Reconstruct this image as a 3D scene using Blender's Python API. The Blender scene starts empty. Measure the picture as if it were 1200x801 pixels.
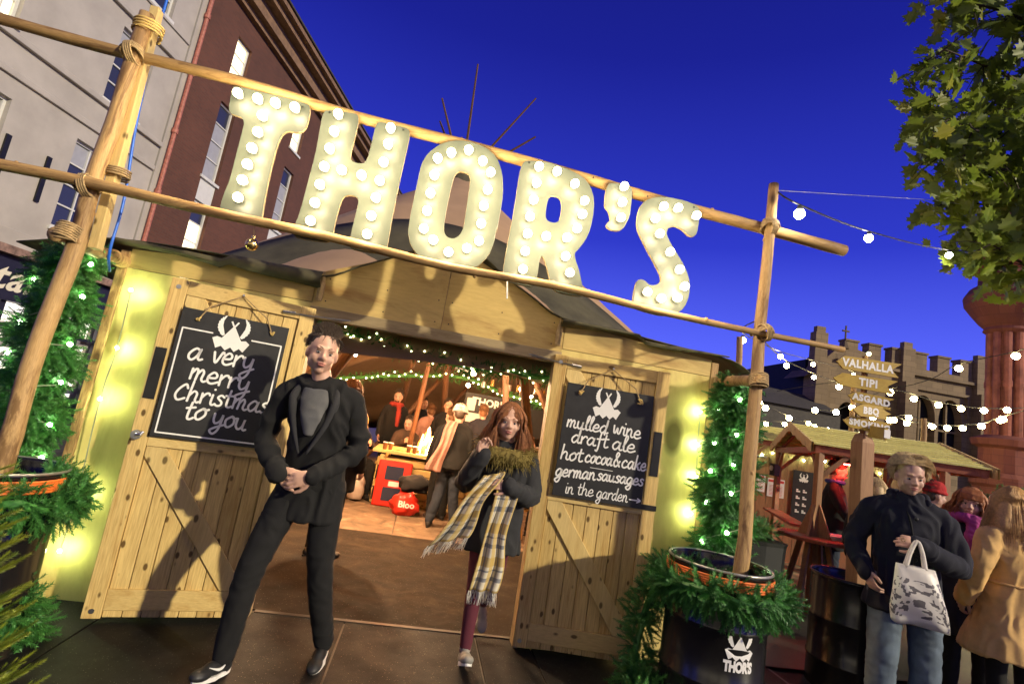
import bpy, bmesh, math, random
import numpy as np
from mathutils import Vector, Matrix, Euler, noise as mnoise
from mathutils.geometry import tessellate_polygon
random.seed(7); np.random.seed(7)
S = bpy.context.scene
COL = S.collection
R = math.radians

# ---------------------------------------------------------------- camera
cam_d = bpy.data.cameras.new('camera'); cam = bpy.data.objects.new('camera', cam_d); COL.objects.link(cam)
cam_d.sensor_width = 36; cam_d.lens = 612.41 / 1200 * 36; cam_d.clip_start = .05; cam_d.clip_end = 3000
_p, _r, _y = R(8.8693), R(9.3423), R(8.0052)
fw = Vector((math.sin(_y) * math.cos(_p), math.cos(_y) * math.cos(_p), math.sin(_p)))
rt = Vector((math.cos(_y), -math.sin(_y), 0)); up = rt.cross(fw)
rt2 = rt * math.cos(_r) + up * math.sin(_r); up2 = up * math.cos(_r) - rt * math.sin(_r)
mw = Matrix((rt2, up2, -fw)).transposed().to_4x4(); mw.translation = (0, -3.7598, 1.4764)
cam.matrix_world = mw
S.camera = cam

# ---------------------------------------------------------------- sky (dusk) and the one sun lamp
W = bpy.data.worlds.new('World'); S.world = W; W.use_nodes = True
nt = W.node_tree; nt.nodes.clear()
SUN_DIR = Vector((.73, -.655, .37)).normalized()       # towards the light
sky = nt.nodes.new('ShaderNodeTexSky'); sky.sky_type = 'NISHITA'; sky.sun_disc = False
sky.sun_elevation = R(-4.0); sky.sun_rotation = math.atan2(SUN_DIR.x, SUN_DIR.y)
mul = nt.nodes.new('ShaderNodeMix'); mul.data_type = 'RGBA'; mul.blend_type = 'MULTIPLY'; mul.inputs[0].default_value = 1
nt.links.new(sky.outputs[0], mul.inputs[6])
tc = nt.nodes.new('ShaderNodeTexCoord'); sx = nt.nodes.new('ShaderNodeSeparateXYZ'); nt.links.new(tc.outputs['Generated'], sx.inputs[0])
rp = nt.nodes.new('ShaderNodeValToRGB'); nt.links.new(sx.outputs['Z'], rp.inputs[0])
SKYK = 1.0
for _i, (_q, _c) in enumerate(((0.0, (.17, .21, .92)), (.18, (.085, .115, .82)), (.36, (.024, .036, .48)), (.62, (.009, .013, .24)), (.9, (.004, .006, .10)))):
    e = rp.color_ramp.elements[_i] if _i < 2 else rp.color_ramp.elements.new(_q)
    e.position = _q; e.color = (*_c, 1)
add = nt.nodes.new('ShaderNodeMix'); add.data_type = 'RGBA'; add.blend_type = 'MIX'; add.inputs[0].default_value = .93
mul.inputs[7].default_value = (.12, .14, .9, 1)
nt.links.new(mul.outputs[2], add.inputs[6]); nt.links.new(rp.outputs[0], add.inputs[7])
bg = nt.nodes.new('ShaderNodeBackground'); bg.inputs[1].default_value = SKYK
nt.links.new(add.outputs[2], bg.inputs[0])
wo = nt.nodes.new('ShaderNodeOutputWorld'); nt.links.new(bg.outputs[0], wo.inputs[0])
sl = bpy.data.lights.new('sun', 'SUN'); sl.energy = 3.1; sl.angle = R(1.4); sl.color = (1, .87, .61)
sun = bpy.data.objects.new('sun', sl); COL.objects.link(sun)
sun.rotation_euler = SUN_DIR.to_track_quat('Z', 'Y').to_euler()
S.view_settings.view_transform = 'Standard'; S.view_settings.look = 'None'
S.view_settings.exposure = .42; S.view_settings.gamma = 1
S.render.engine = 'CYCLES'
S.cycles.use_denoising = True; S.cycles.max_bounces = 6; S.cycles.diffuse_bounces = 3; S.cycles.glossy_bounces = 3
S.cycles.transmission_bounces = 4; S.cycles.sample_clamp_indirect = 4; S.cycles.use_light_tree = True
S.cycles.caustics_reflective = False; S.cycles.caustics_refractive = False

# ---------------------------------------------------------------- materials
MAT = {}
def newmat(name):
    m = bpy.data.materials.new(name); m.use_nodes = True; MAT[name] = m
    return m, m.node_tree, m.node_tree.nodes['Principled BSDF']
def nd(nt, t, **k):
    n = nt.nodes.new(t)
    for a, b in k.items(): setattr(n, a, b)
    return n
def coords(nt, scale=(1, 1, 1), rnd=True, src='Object'):
    t = nd(nt, 'ShaderNodeTexCoord'); mp = nd(nt, 'ShaderNodeMapping'); mp.inputs['Scale'].default_value = scale
    if rnd:
        oi = nd(nt, 'ShaderNodeObjectInfo'); m = nd(nt, 'ShaderNodeVectorMath', operation='SCALE'); m.inputs[0].default_value = (37, 53, 71)
        nt.links.new(oi.outputs['Random'], m.inputs['Scale']); a = nd(nt, 'ShaderNodeVectorMath', operation='ADD')
        nt.links.new(t.outputs[src], a.inputs[0]); nt.links.new(m.outputs[0], a.inputs[1]); nt.links.new(a.outputs[0], mp.inputs[0])
    else: nt.links.new(t.outputs[src], mp.inputs[0])
    return mp.outputs[0]
def ramp(nt, fac, stops):
    r = nd(nt, 'ShaderNodeValToRGB'); nt.links.new(fac, r.inputs[0])
    for i, (q, c) in enumerate(stops):
        e = r.color_ramp.elements[i] if i < 2 else r.color_ramp.elements.new(q)
        e.position = q; e.color = (*c, 1)
    return r.outputs[0]
def noise(nt, vec, scale, detail=4, dist=0., rough=.6):
    n = nd(nt, 'ShaderNodeTexNoise'); nt.links.new(vec, n.inputs['Vector']); n.inputs['Scale'].default_value = scale
    n.inputs['Detail'].default_value = detail; n.inputs['Distortion'].default_value = dist; n.inputs['Roughness'].default_value = rough
    return n.outputs['Fac']
def mix(nt, f, a, b, mode='MIX'):
    n = nd(nt, 'ShaderNodeMix', data_type='RGBA', blend_type=mode)
    for sock, v in ((n.inputs[0], f), (n.inputs[6], a), (n.inputs[7], b)):
        if hasattr(v, 'links'): nt.links.new(v, sock)
        elif isinstance(v, (int, float)): sock.default_value = v
        else: sock.default_value = (*v, 1)
    return n.outputs[2]
def bump(nt, b, h, strength=.3, dist=.01):
    n = nd(nt, 'ShaderNodeBump'); n.inputs['Strength'].default_value = strength; n.inputs['Distance'].default_value = dist
    nt.links.new(h, n.inputs['Height']); nt.links.new(n.outputs[0], b.inputs['Normal'])
def sc(c, k): return tuple(min(1, x * k) for x in c)
def plain(name, c, rough=.6, metal=0., var=.25, scale=6, bm=.15, fine=60, spec=.5, sheen=0., dist=.004, rnd=True):
    m, nt, b = newmat(name); v = coords(nt, rnd=rnd)
    col = ramp(nt, noise(nt, v, scale, 6), ((.3, sc(c, 1 - var)), (.7, sc(c, 1 + var))))
    nt.links.new(col, b.inputs['Base Color']); b.inputs['Roughness'].default_value = rough; b.inputs['Metallic'].default_value = metal
    b.inputs['Specular IOR Level'].default_value = spec
    if sheen: b.inputs['Sheen Weight'].default_value = sheen
    if bm: bump(nt, b, noise(nt, v, fine, 5), bm, dist)
    return m
def wood(name, light, dark, axis=2, stretch=.09, scale=14, knots=.5, rough=.6, knotscale=5.0, grain=1., bark=0.):
    m, nt, b = newmat(name); s = [1, 1, 1]; s[axis] = stretch
    v = coords(nt, tuple(s)); big = noise(nt, v, scale, 8, .7, .65)
    col = ramp(nt, big, ((.32, dark), (.5, sc(light, .9)), (.72, light)))
    fine = noise(nt, v, scale * 9, 3, .2)
    col = mix(nt, .3 * grain, col, ramp(nt, fine, ((.35, sc(dark, .75)), (.65, light))))
    oi = nd(nt, 'ShaderNodeObjectInfo'); hv = ramp(nt, oi.outputs['Random'], ((0, (.82, .80, .76)), (1, (1.0, 1.0, 1.0))))
    col = mix(nt, 1., col, hv, 'MULTIPLY')
    s2 = [1, 1, 1]; s2[axis] = .55; v2 = coords(nt, tuple(s2)); vo = nd(nt, 'ShaderNodeTexVoronoi'); nt.links.new(v2, vo.inputs['Vector'])
    vo.inputs['Scale'].default_value = knotscale
    k = ramp(nt, vo.outputs['Distance'], ((.0, (1, 1, 1)), (.085, (0, 0, 0)))) if False else None
    kr = nd(nt, 'ShaderNodeValToRGB'); nt.links.new(vo.outputs['Distance'], kr.inputs[0])
    for i, (q, c) in enumerate(((.13, (1, 1, 1, 1)), (.21, (0, 0, 0, 1)))): kr.color_ramp.elements[i].position = q; kr.color_ramp.elements[i].color = c
    km = nd(nt, 'ShaderNodeMath', operation='MULTIPLY'); nt.links.new(kr.outputs[0], km.inputs[0]); km.inputs[1].default_value = knots
    sel = nd(nt, 'ShaderNodeSeparateColor'); nt.links.new(vo.outputs['Color'], sel.inputs[0])
    gt = nd(nt, 'ShaderNodeMath', operation='GREATER_THAN'); nt.links.new(sel.outputs[0], gt.inputs[0]); gt.inputs[1].default_value = .25
    k2 = nd(nt, 'ShaderNodeMath', operation='MULTIPLY'); nt.links.new(km.outputs[0], k2.inputs[0]); nt.links.new(gt.outputs[0], k2.inputs[1])
    col = mix(nt, k2.outputs[0], col, sc(dark, .25))
    if bark:
        s3 = [1, 1, 1]; s3[axis] = .22; pb = noise(nt, coords(nt, tuple(s3)), 7, 6, .6, .7); br_ = nd(nt, 'ShaderNodeValToRGB'); nt.links.new(pb, br_.inputs[0])
        for i, (q, c) in enumerate(((.52, (0, 0, 0, 1)), (.60, (bark, bark, bark, 1)))): br_.color_ramp.elements[i].position = q; br_.color_ramp.elements[i].color = c
        col = mix(nt, br_.outputs[0], col, sc(dark, .7))
    nt.links.new(col, b.inputs['Base Color']); b.inputs['Roughness'].default_value = rough; b.inputs['Specular IOR Level'].default_value = .3
    bump(nt, b, fine, .12, .004)
    return m
def emit(name, c, s, base=None):
    m, nt, b = newmat(name); b.inputs['Base Color'].default_value = (*(base or c), 1)
    b.inputs['Emission Color'].default_value = (*c, 1); b.inputs['Emission Strength'].default_value = s; b.inputs['Roughness'].default_value = .4
    return m

PINE = wood('pine_boards', (.76, .56, .22), (.50, .29, .085), 2, stretch=.06, knots=1., knotscale=15, grain=1.6)
PINE_D = wood('pine_brace', (.78, .59, .25), (.60, .40, .14), 2, knots=1., knotscale=13)
PINE_X = wood('pine_rail', (.77, .57, .23), (.56, .36, .12), 0, knots=1., knotscale=13)
PLY = wood('plywood', (.74, .60, .22), (.50, .34, .09), 2, stretch=.35, scale=2.6, knots=.85, knotscale=2.2, grain=.5)
PLYX = wood('plywood_fascia', (.72, .53, .20), (.38, .22, .07), 0, stretch=.22, scale=5.5, knots=.5, knotscale=2.0, grain=.5)
POLE = wood('peeled_pole', (.56, .36, .15), (.20, .10, .04), 2, stretch=.10, scale=22, knots=.95, knotscale=5, bark=.75)
POLEX = wood('peeled_pole_flat', (.55, .35, .14), (.18, .09, .04), 0, stretch=.10, scale=22, knots=.95, knotscale=5, bark=.75)
LINTEL = wood('lintel_timber', (.42, .33, .19), (.24, .17, .09), 0, knots=.5)
DARKWOOD = wood('tent_pole_wood', (.16, .08, .04), (.07, .035, .02), 2, knots=.3)
HUT = wood('hut_boards', (.36, .19, .09), (.2, .09, .04), 2, knots=.6)
ROOFB = wood('roof_boards', (.80, .74, .24), (.55, .48, .13), 0, knots=.5)
STALLW = wood('stall_timber', (.40, .22, .11), (.24, .12, .06), 2, knots=.4)
REDW = wood('stall_red_timber', (.42, .13, .07), (.25, .07, .04), 0, knots=.3)
CANVAS_O = plain('olive_canvas', (.085, .075, .04), .85, var=.35, scale=3, fine=180, bm=.2)
CANVAS_B = plain('tan_canvas', (.42, .27, .155), .9, var=.12, scale=2, fine=200, bm=.15)
CANVAS_G = plain('grey_canvas', (.42, .38, .32), .9, var=.1, scale=2, fine=200)
def matting(name, c, spec_n=150, rough=.5):
    m, nt, b = newmat(name); v = coords(nt); col = ramp(nt, noise(nt, v, 3.5, 8, .8), ((.3, sc(c, .45)), (.55, c), (.78, sc(c, 2.3))))
    vo = nd(nt, 'ShaderNodeTexVoronoi'); nt.links.new(v, vo.inputs['Vector']); vo.inputs['Scale'].default_value = spec_n; se = nd(nt, 'ShaderNodeSeparateColor'); nt.links.new(vo.outputs['Color'], se.inputs[0])
    g = nd(nt, 'ShaderNodeMath', operation='GREATER_THAN'); nt.links.new(se.outputs[0], g.inputs[0]); g.inputs[1].default_value = .93; l = nd(nt, 'ShaderNodeMath', operation='LESS_THAN'); nt.links.new(vo.outputs['Distance'], l.inputs[0]); l.inputs[1].default_value = .22
    mm = nd(nt, 'ShaderNodeMath', operation='MULTIPLY'); nt.links.new(g.outputs[0], mm.inputs[0]); nt.links.new(l.outputs[0], mm.inputs[1]); col = mix(nt, mm.outputs[0], col, (.30, .26, .20))
    nt.links.new(col, b.inputs['Base Color']); rr_ = nd(nt, 'ShaderNodeMapRange'); nt.links.new(noise(nt, v, 5, 6), rr_.inputs[0]); rr_.inputs[3].default_value = rough - .18; rr_.inputs[4].default_value = rough + .25; nt.links.new(rr_.outputs[0], b.inputs['Roughness'])
    b.inputs['Specular IOR Level'].default_value = .25; bump(nt, b, noise(nt, v, 220, 4), .6, .004); return m
MATTING = matting('rubber_matting', (.0062, .0058, .0056), 150, .62)
FLOOR = matting('tent_floor', (.20, .14, .09), 90, .7)
PAVING = plain('paving_slab', (.13, .105, .08), .55, var=.4, scale=7, fine=90, bm=.4)
KERB = plain('kerb_dark', (.03, .026, .022), .5, var=.3)
RENDERW = plain('white_render', (.40, .37, .33), .85, var=.13, scale=1.2, fine=20, bm=.3, rnd=False)
STONE = None
BLACKP = plain('black_drum_paint', (.012, .011, .011), .22, var=.3, spec=.6, bm=.08, fine=18)
ORANGE = plain('orange_strap', (.85, .19, .03), .5, var=.12, fine=120)
CHALK = plain('blackboard_paint', (.014, .014, .015), .55, var=.35, scale=12)
WHITEP = plain('white_paint', (.80, .79, .76), .6, var=.05, bm=.05)
CREAMP = plain('cream_lettering', (.70, .66, .52), .6, var=.05)
ROPE = plain('rope', (.36, .25, .12), .9, var=.3, scale=40, fine=260, bm=.5)
GOLD = plain('gold_metal', (.80, .58, .22), .25, 1., var=.08, bm=.03)
STEEL = plain('steel', (.55, .55, .55), .32, 1., var=.15)
DARKMET = plain('dark_metal', (.03, .03, .03), .4, .6)
WIRE = plain('black_cable', (.012, .012, .012), .5)
WIREG = plain('green_cable', (.30, .33, .22), .5)
BLUEC = plain('blue_cable', (.02, .13, .62), .4)
GUTTER = plain('drain_pipe', (.36, .12, .08), .6, var=.4, scale=14)
NAVY = plain('shop_navy', (.018, .018, .032), .4)
FRAMEW = plain('window_frame', (.62, .62, .58), .5, var=.06)
CORN = plain('brown_cornice', (.20, .12, .065), .7, var=.3)
ROOFT = plain('slate_roof', (.05, .045, .04), .8)
GLASSD, _nt, _b = newmat('dark_glass'); _b.inputs['Base Color'].default_value = (.035, .04, .07, 1); _b.inputs['Roughness'].default_value = .08
BLIND = plain('window_blind', (.33, .34, .38), .6, var=.08)
LITWIN = emit('lit_window', (1.0, .88, .58), 1.3)
SHOPLIT = emit('shop_light', (1.0, .93, .86), 1.25)
LITWARM = emit('turret_window', (1.0, .90, .52), 1.5)
BULB = emit('sign_bulb', (1.0, .90, .55), 6.0)
FESTB = emit('festoon_bulb', (1.0, .80, .34), 90.0)
FESTW = emit('festoon_bulb_white', (1.0, .93, .78), 90.0)
FAIRY = emit('fairy_light', (.66, 1.0, .50), 60.0)
FAIRYP = emit('fairy_light_near_panel', (.80, 1.0, .48), 600.0)
FAIRYW = emit('fairy_light_warm', (.95, 1.0, .50), 7.0)
TENTB = emit('tent_bulb', (1.0, .72, .40), 60.0)
FIREC = emit('flame_core', (1.0, .62, .22), 14.0)
FIREO = emit('flame_edge', (1.0, .22, .03), 5.0)
HEATR = emit('heater_glow', (1.0, .05, .03), 110.0)
REDBOX = plain('red_plastic', (.62, .025, .012), .3, var=.08, bm=.03)
REDBAG = plain('red_bag_plastic', (.60, .03, .015), .3, var=.15)
GREENB = plain('black_bin_plastic', (.01, .012, .01), .4)
PAPER = plain('paper', (.72, .70, .68), .7, var=.03)
REDINK = plain('red_ink', (.55, .05, .04), .6, var=.05)
def needle_mat(name, a, bcol, rough=.5):
    m, nt, b = newmat(name); v = coords(nt)
    nt.links.new(ramp(nt, noise(nt, v, 14, 3), ((.3, a), (.7, bcol))), b.inputs['Base Color']); b.inputs['Roughness'].default_value = rough
    return m
NEEDLE = needle_mat('garland_needles', (.025, .12, .025), (.08, .28, .05))
NEEDLEY = needle_mat('spruce_needles', (.05, .11, .012), (.34, .38, .03))
def leafmat():
    m, nt, b = newmat('maple_leaf'); oi = nd(nt, 'ShaderNodeObjectInfo'); v = coords(nt)
    c = ramp(nt, oi.outputs['Random'], ((0, (.16, .25, .025)), (.6, (.30, .38, .04)), (1, (.48, .44, .06))))
    c = mix(nt, .4, c, ramp(nt, noise(nt, v, 3, 3), ((.3, (.09, .14, .018)), (.7, (.32, .33, .05)))))
    nt.links.new(c, b.inputs['Base Color']); b.inputs['Roughness'].default_value = .5
    tr = nd(nt, 'ShaderNodeBsdfTranslucent'); nt.links.new(c, tr.inputs[0]); mx = nd(nt, 'ShaderNodeMixShader'); mx.inputs[0].default_value = .5
    out = [n for n in nt.nodes if n.type == 'OUTPUT_MATERIAL'][0]
    nt.links.new(b.outputs[0], mx.inputs[1]); nt.links.new(tr.outputs[0], mx.inputs[2]); nt.links.new(mx.outputs[0], out.inputs[0])
    return m
LEAF = leafmat()
TWIG = plain('twig', (.05, .03, .02), .8)
def lettermat():
    m, nt, b = newmat('letter_face'); v = coords(nt)
    c = ramp(nt, noise(nt, v, 4, 5), ((.3, (.058, .068, .054)), (.7, (.088, .10, .078))))
    nt.links.new(c, b.inputs['Base Color']); b.inputs['Roughness'].default_value = .38
    bump(nt, b, noise(nt, v, 26, 3), .1, .006)
    return m
LETTER = lettermat()
def brickmat(name, c1, c2, mortar, scale, bw=.215, bh=.075, rnd=False, squash=1.):
    m, nt, b = newmat(name); v = coords(nt, rnd=rnd, src='UV')
    br = nd(nt, 'ShaderNodeTexBrick'); nt.links.new(v, br.inputs['Vector']); br.inputs['Scale'].default_value = 1
    br.inputs['Brick Width'].default_value = bw * scale; br.inputs['Row Height'].default_value = bh * scale; br.inputs['Mortar Size'].default_value = .010 * scale
    br.inputs['Color1'].default_value = (*c1, 1); br.inputs['Color2'].default_value = (*c2, 1); br.inputs['Mortar'].default_value = (*mortar, 1)
    vo = coords(nt, rnd=rnd); col = mix(nt, .35, br.outputs['Color'], ramp(nt, noise(nt, vo, .6, 6), ((.3, sc(c1, .6)), (.7, sc(c2, 1.3)))))
    nt.links.new(col, b.inputs['Base Color']); b.inputs['Roughness'].default_value = .85
    bump(nt, b, br.outputs['Fac'], -.4, .01)
    return m
BRICK = brickmat('red_brick', (.085, .033, .020), (.125, .046, .026), (.09, .055, .04), 1)
STONE = brickmat('church_stone', (.17, .12, .066), (.25, .18, .10), (.08, .055, .034), 1, .62, .30)
REDST = brickmat('red_sandstone', (.19, .055, .035), (.26, .085, .05), (.12, .04, .03), 1, .5, .28)
SKIN = plain('skin', (.56, .33, .235), .5, var=.08, bm=.05, fine=300)
LIPS = plain('lips', (.42, .15, .12), .45, var=.05, bm=0)
CHGLASS = plain('leaded_glass', (.012, .012, .016), .6, spec=.2)
EYEW = plain('eye_white', (.34, .31, .29), .3, var=.02, bm=0)
EYED = plain('eye_iris', (.03, .03, .03), .2, var=.02, bm=0)
def cloth(name, c, rough=.9, sheen=.0, var=.22, fine=260, bm=.3): return plain(name, c, rough, var=var, scale=7, fine=fine, bm=bm, sheen=sheen)
C_BLACK = cloth('black_wool', (.004, .004, .004)); C_CHAR = cloth('charcoal_wool', (.022, .022, .024)); C_NAVY = cloth('navy_cotton', (.009, .010, .018))
C_GREY = cloth('grey_jersey', (.10, .10, .10)); C_MAROON = cloth('maroon_tights', (.10, .016, .028)); C_CAMEL = cloth('camel_wool', (.72, .45, .16))
C_PURPLE = cloth('magenta_scarf', (.38, .05, .22)); C_REDSC = cloth('red_scarf_wool', (.30, .03, .02)); C_PINK = cloth('dusty_pink_wool', (.42, .22, .17))
C_FUR = cloth('olive_fur', (.20, .15, .035), bm=.8); C_DKBR = cloth('dark_brown_cloth', (.05, .03, .02)); C_BLUE = cloth('blue_jacket', (.02, .06, .30))
C_REDHAT = cloth('red_knit', (.45, .02, .02)); C_WHITE = cloth('white_knit', (.7, .66, .58), bm=.9, fine=90); C_SHIRT = cloth('dark_red_shirt', (.25, .02, .02))
DENIM = cloth('blue_denim', (.10, .135, .17), var=.35); DENIMD = cloth('dark_denim', (.02, .028, .045)); LEATHER = plain('brown_leather', (.16, .07, .025), .4)
SHOEB = plain('black_shoe', (.015, .015, .016), .5); SHOEG = plain('grey_shoe', (.26, .25, .22), .7); SOLE = plain('white_sole', (.72, .70, .66), .6)
H_DARK = plain('dark_hair', (.045, .026, .014), .58, var=.4, scale=50); H_AUB = plain('auburn_hair', (.26, .095, .03), .58, var=.4, scale=50)
H_BLOND = plain('blond_hair', (.56, .41, .20), .58, var=.3, scale=50); H_BROWN = plain('brown_hair', (.16, .075, .03), .58, var=.4, scale=50)
H_GOLD = plain('golden_hair', (.50, .28, .09), .58, var=.3, scale=50); H_RED = plain('red_hair', (.33, .11, .03), .58, var=.4, scale=50)
def plaid():
    m, nt, b = newmat('plaid_wool'); t = nd(nt, 'ShaderNodeTexCoord'); sp = nd(nt, 'ShaderNodeSeparateXYZ'); nt.links.new(t.outputs['UV'], sp.inputs[0])
    def band(sock, f, w, off=0.):
        a = nd(nt, 'ShaderNodeMath', operation='MULTIPLY_ADD'); nt.links.new(sock, a.inputs[0]); a.inputs[1].default_value = f; a.inputs[2].default_value = off
        fr = nd(nt, 'ShaderNodeMath', operation='FRACT'); nt.links.new(a.outputs[0], fr.inputs[0])
        l = nd(nt, 'ShaderNodeMath', operation='LESS_THAN'); nt.links.new(fr.outputs[0], l.inputs[0]); l.inputs[1].default_value = w
        return l.outputs[0]
    c = mix(nt, 0., (.66, .60, .46), (.66, .60, .46))
    for s in ('Y', 'X'):
        f = 3.0 if s == 'Y' else 2.0
        for w, off, cc in ((.28, .1, (.50, .34, .08)), (.12, .5, (.10, .12, .17)), (.05, .72, (.10, .12, .17))):
            g = nd(nt, 'ShaderNodeMath', operation='MULTIPLY'); nt.links.new(band(sp.outputs[s], f, w, off), g.inputs[0]); g.inputs[1].default_value = .75
            c = mix(nt, g.outputs[0], c, cc)
    nt.links.new(c, b.inputs['Base Color']); b.inputs['Roughness'].default_value = .95
    return m
PLAID = plaid()

# ---------------------------------------------------------------- mesh helpers
class MB:
    def __init__(s): s.v = []; s.f = []; s.m = []; s.n = 0; s.uv = None
    def addnp(s, v, f, mi=0):
        b = s.n; s.v.extend(map(tuple, v)); s.n += len(v)
        for q in f: s.f.append(tuple(int(i) + b for i in q))
        s.m.extend([mi] * len(f)); return s
    def box(s, lo, hi, mi=0, M=None):
        x0, y0, z0 = lo; x1, y1, z1 = hi
        v = [(x0, y0, z0), (x1, y0, z0), (x1, y1, z0), (x0, y1, z0), (x0, y0, z1), (x1, y0, z1), (x1, y1, z1), (x0, y1, z1)]
        if M is not None: v = [tuple(M @ Vector(p)) for p in v]
        return s.addnp(v, [(0, 3, 2, 1), (4, 5, 6, 7), (0, 1, 5, 4), (1, 2, 6, 5), (2, 3, 7, 6), (3, 0, 4, 7)], mi)
    def beam(s, a, b, w, h, mi=0, upv=(0, 0, 1)):
        a, b = Vector(a), Vector(b); d = (b - a).normalized(); x = d.cross(Vector(upv))
        if x.length < 1e-4: x = d.cross(Vector((1, 0, 0)))
        x.normalize(); z = x.cross(d)
        v = [tuple(p + x * sx * w / 2 + z * sz * h / 2) for p in (a, b) for sx, sz in ((-1, -1), (1, -1), (1, 1), (-1, 1))]
        return s.addnp(v, [(3, 2, 1, 0), (4, 5, 6, 7), (0, 1, 5, 4), (1, 2, 6, 5), (2, 3, 7, 6), (3, 0, 4, 7)], mi)
    def tube(s, pts, r, n=8, mi=0, caps=True, closed=False):
        pts = [Vector(p) for p in pts]; k = len(pts); rs = r if hasattr(r, '__len__') else [r] * k
        up_ = None; V = []
        for i, p in enumerate(pts):
            t = (pts[(i + 1) % k] - pts[i - 1]) if closed else (pts[min(i + 1, k - 1)] - pts[max(i - 1, 0)])
            t = t.normalized() if t.length > 1e-9 else Vector((0, 0, 1))
            if up_ is None: up_ = t.orthogonal().normalized()
            x = (up_ - t * up_.dot(t)); x = x.normalized() if x.length > 1e-6 else t.orthogonal().normalized(); up_ = x; y = t.cross(x)
            for j in range(n):
                a = 2 * math.pi * j / n; V.append(tuple(p + (x * math.cos(a) + y * math.sin(a)) * rs[i]))
        F = []
        for i in range(k if closed else k - 1):
            for j in range(n):
                a, b = i * n + j, i * n + (j + 1) % n; c, d = ((i + 1) % k) * n + (j + 1) % n, ((i + 1) % k) * n + j
                F.append((a, b, c, d))
        if caps and not closed: F.append(tuple(range(n - 1, -1, -1))); F.append(tuple(range((k - 1) * n, k * n)))
        return s.addnp(V, F, mi)
    def ball(s, c, r, nu=12, nv=8, mi=0, M=None):
        r = r if hasattr(r, '__len__') else (r, r, r); V = []; F = []
        for i in range(nv + 1):
            th = math.pi * i / nv
            for j in range(nu):
                ph = 2 * math.pi * j / nu; p = Vector((r[0] * math.sin(th) * math.cos(ph), r[1] * math.sin(th) * math.sin(ph), r[2] * math.cos(th)))
                if M is not None: p = M @ p
                V.append(tuple(Vector(c) + p))
        for i in range(nv):
            for j in range(nu):
                a, b = i * nu + j, i * nu + (j + 1) % nu; c2, d = (i + 1) * nu + (j + 1) % nu, (i + 1) * nu + j
                F.append((a, d, c2, b))
        return s.addnp(V, F, mi)
    def loft(s, rings, n=20, mi=0, power=2.3):
        """closed solid through ellipse rings (cx, cy, z, rx, ry)"""
        V = []; F = []; k = len(rings)
        for (cx, cy, z, rx, ry) in rings:
            for j in range(n):
                a = 2 * math.pi * j / n; c, d = math.cos(a), math.sin(a)
                V.append((cx + rx * math.copysign(abs(c) ** (2 / power), c), cy + ry * math.copysign(abs(d) ** (2 / power), d), z))
        up_ = rings[-1][2] > rings[0][2]
        for i in range(k - 1):
            for j in range(n):
                q = (i * n + j, i * n + (j + 1) % n, (i + 1) * n + (j + 1) % n, (i + 1) * n + j); F.append(q if up_ else q[::-1])
        a, b = tuple(range(n)), tuple(range((k - 1) * n, k * n))
        F.append(a[::-1] if up_ else a); F.append(b if up_ else b[::-1])
        return s.addnp(V, F, mi)
    def prism(s, outer, holes, mapf, thick, mi=0, side=None):
        """polygon (u,v) extruded; mapf(u,v,w)->xyz with w=0 front, w=thick back"""
        loops = [outer] + list(holes); tris = tessellate_polygon([[Vector((u, v, 0)) for u, v in l] for l in loops])
        flat = [p for l in loops for p in l]; n = len(flat)
        V = [tuple(mapf(u, v, 0)) for u, v in flat] + [tuple(mapf(u, v, thick)) for u, v in flat]
        def area(t): a, b, c = (flat[i] for i in t); return (b[0] - a[0]) * (c[1] - a[1]) - (b[1] - a[1]) * (c[0] - a[0])
        F = []
        for t in tris:
            t = tuple(t) if area(t) > 0 else tuple(t)[::-1]
            F.append(t); 
            if thick: F.append(tuple(i + n for i in t[::-1]))
        s.addnp(V, F, mi)
        if thick:
            b = s.n - len(V); o = 0; sd = []
            for l in loops:
                k = len(l); A = sum(l[i][0] * l[(i + 1) % k][1] - l[(i + 1) % k][0] * l[i][1] for i in range(k)); ccw = (A > 0) == (l is loops[0])
                for i in range(k):
                    p, q = o + i, o + (i + 1) % k; sd.append((b + q, b + p, b + p + n, b + q + n) if ccw else (b + p, b + q, b + q + n, b + p + n))
                o += k
            s.f.extend(sd); s.m.extend([mi if side is None else side] * len(sd))
        return s
    def mesh(s, name, mats, smooth=False):
        me = bpy.data.meshes.new(name); me.from_pydata(s.v, [], s.f)
        for m in (mats if isinstance(mats, (list, tuple)) else [mats]): me.materials.append(m)
        if len(me.materials) > 1: me.polygons.foreach_set('material_index', s.m)
        if smooth: me.polygons.foreach_set('use_smooth', [True] * len(me.polygons))
        if s.uv is not None:
            u = me.uv_layers.new(name='UVMap'); li = np.zeros(len(me.loops), int); me.loops.foreach_get('vertex_index', li)
            u.data.foreach_set('uv', np.array(s.uv, float)[li].ravel())
        me.update(); return me
def tag(o, label=None, cat=None, group=None, kind=None):
    if label: o['label'] = label
    if cat: o['category'] = cat
    if group: o['group'] = group
    if kind: o['kind'] = kind
    return o
def O(name, mb, mats=None, parent=None, loc=(0, 0, 0), rot=(0, 0, 0), smooth=False, kind=None, world=False, label=None, bevel=0):
    me = mb if isinstance(mb, bpy.types.Mesh) else mb.mesh(name, mats, smooth)
    o = bpy.data.objects.new(name, me); COL.objects.link(o); o.location = loc; o.rotation_euler = rot
    if parent is not None:
        o.parent = parent
        if world: o.matrix_parent_inverse = (Matrix.Translation(parent.location) @ parent.rotation_euler.to_matrix().to_4x4()).inverted()
    if kind: o['kind'] = kind
    if label: o['label'] = label
    if bevel:
        b = o.modifiers.new('bevel', 'BEVEL'); b.width = bevel; b.segments = 2; b.limit_method = 'ANGLE'
    return o
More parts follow.
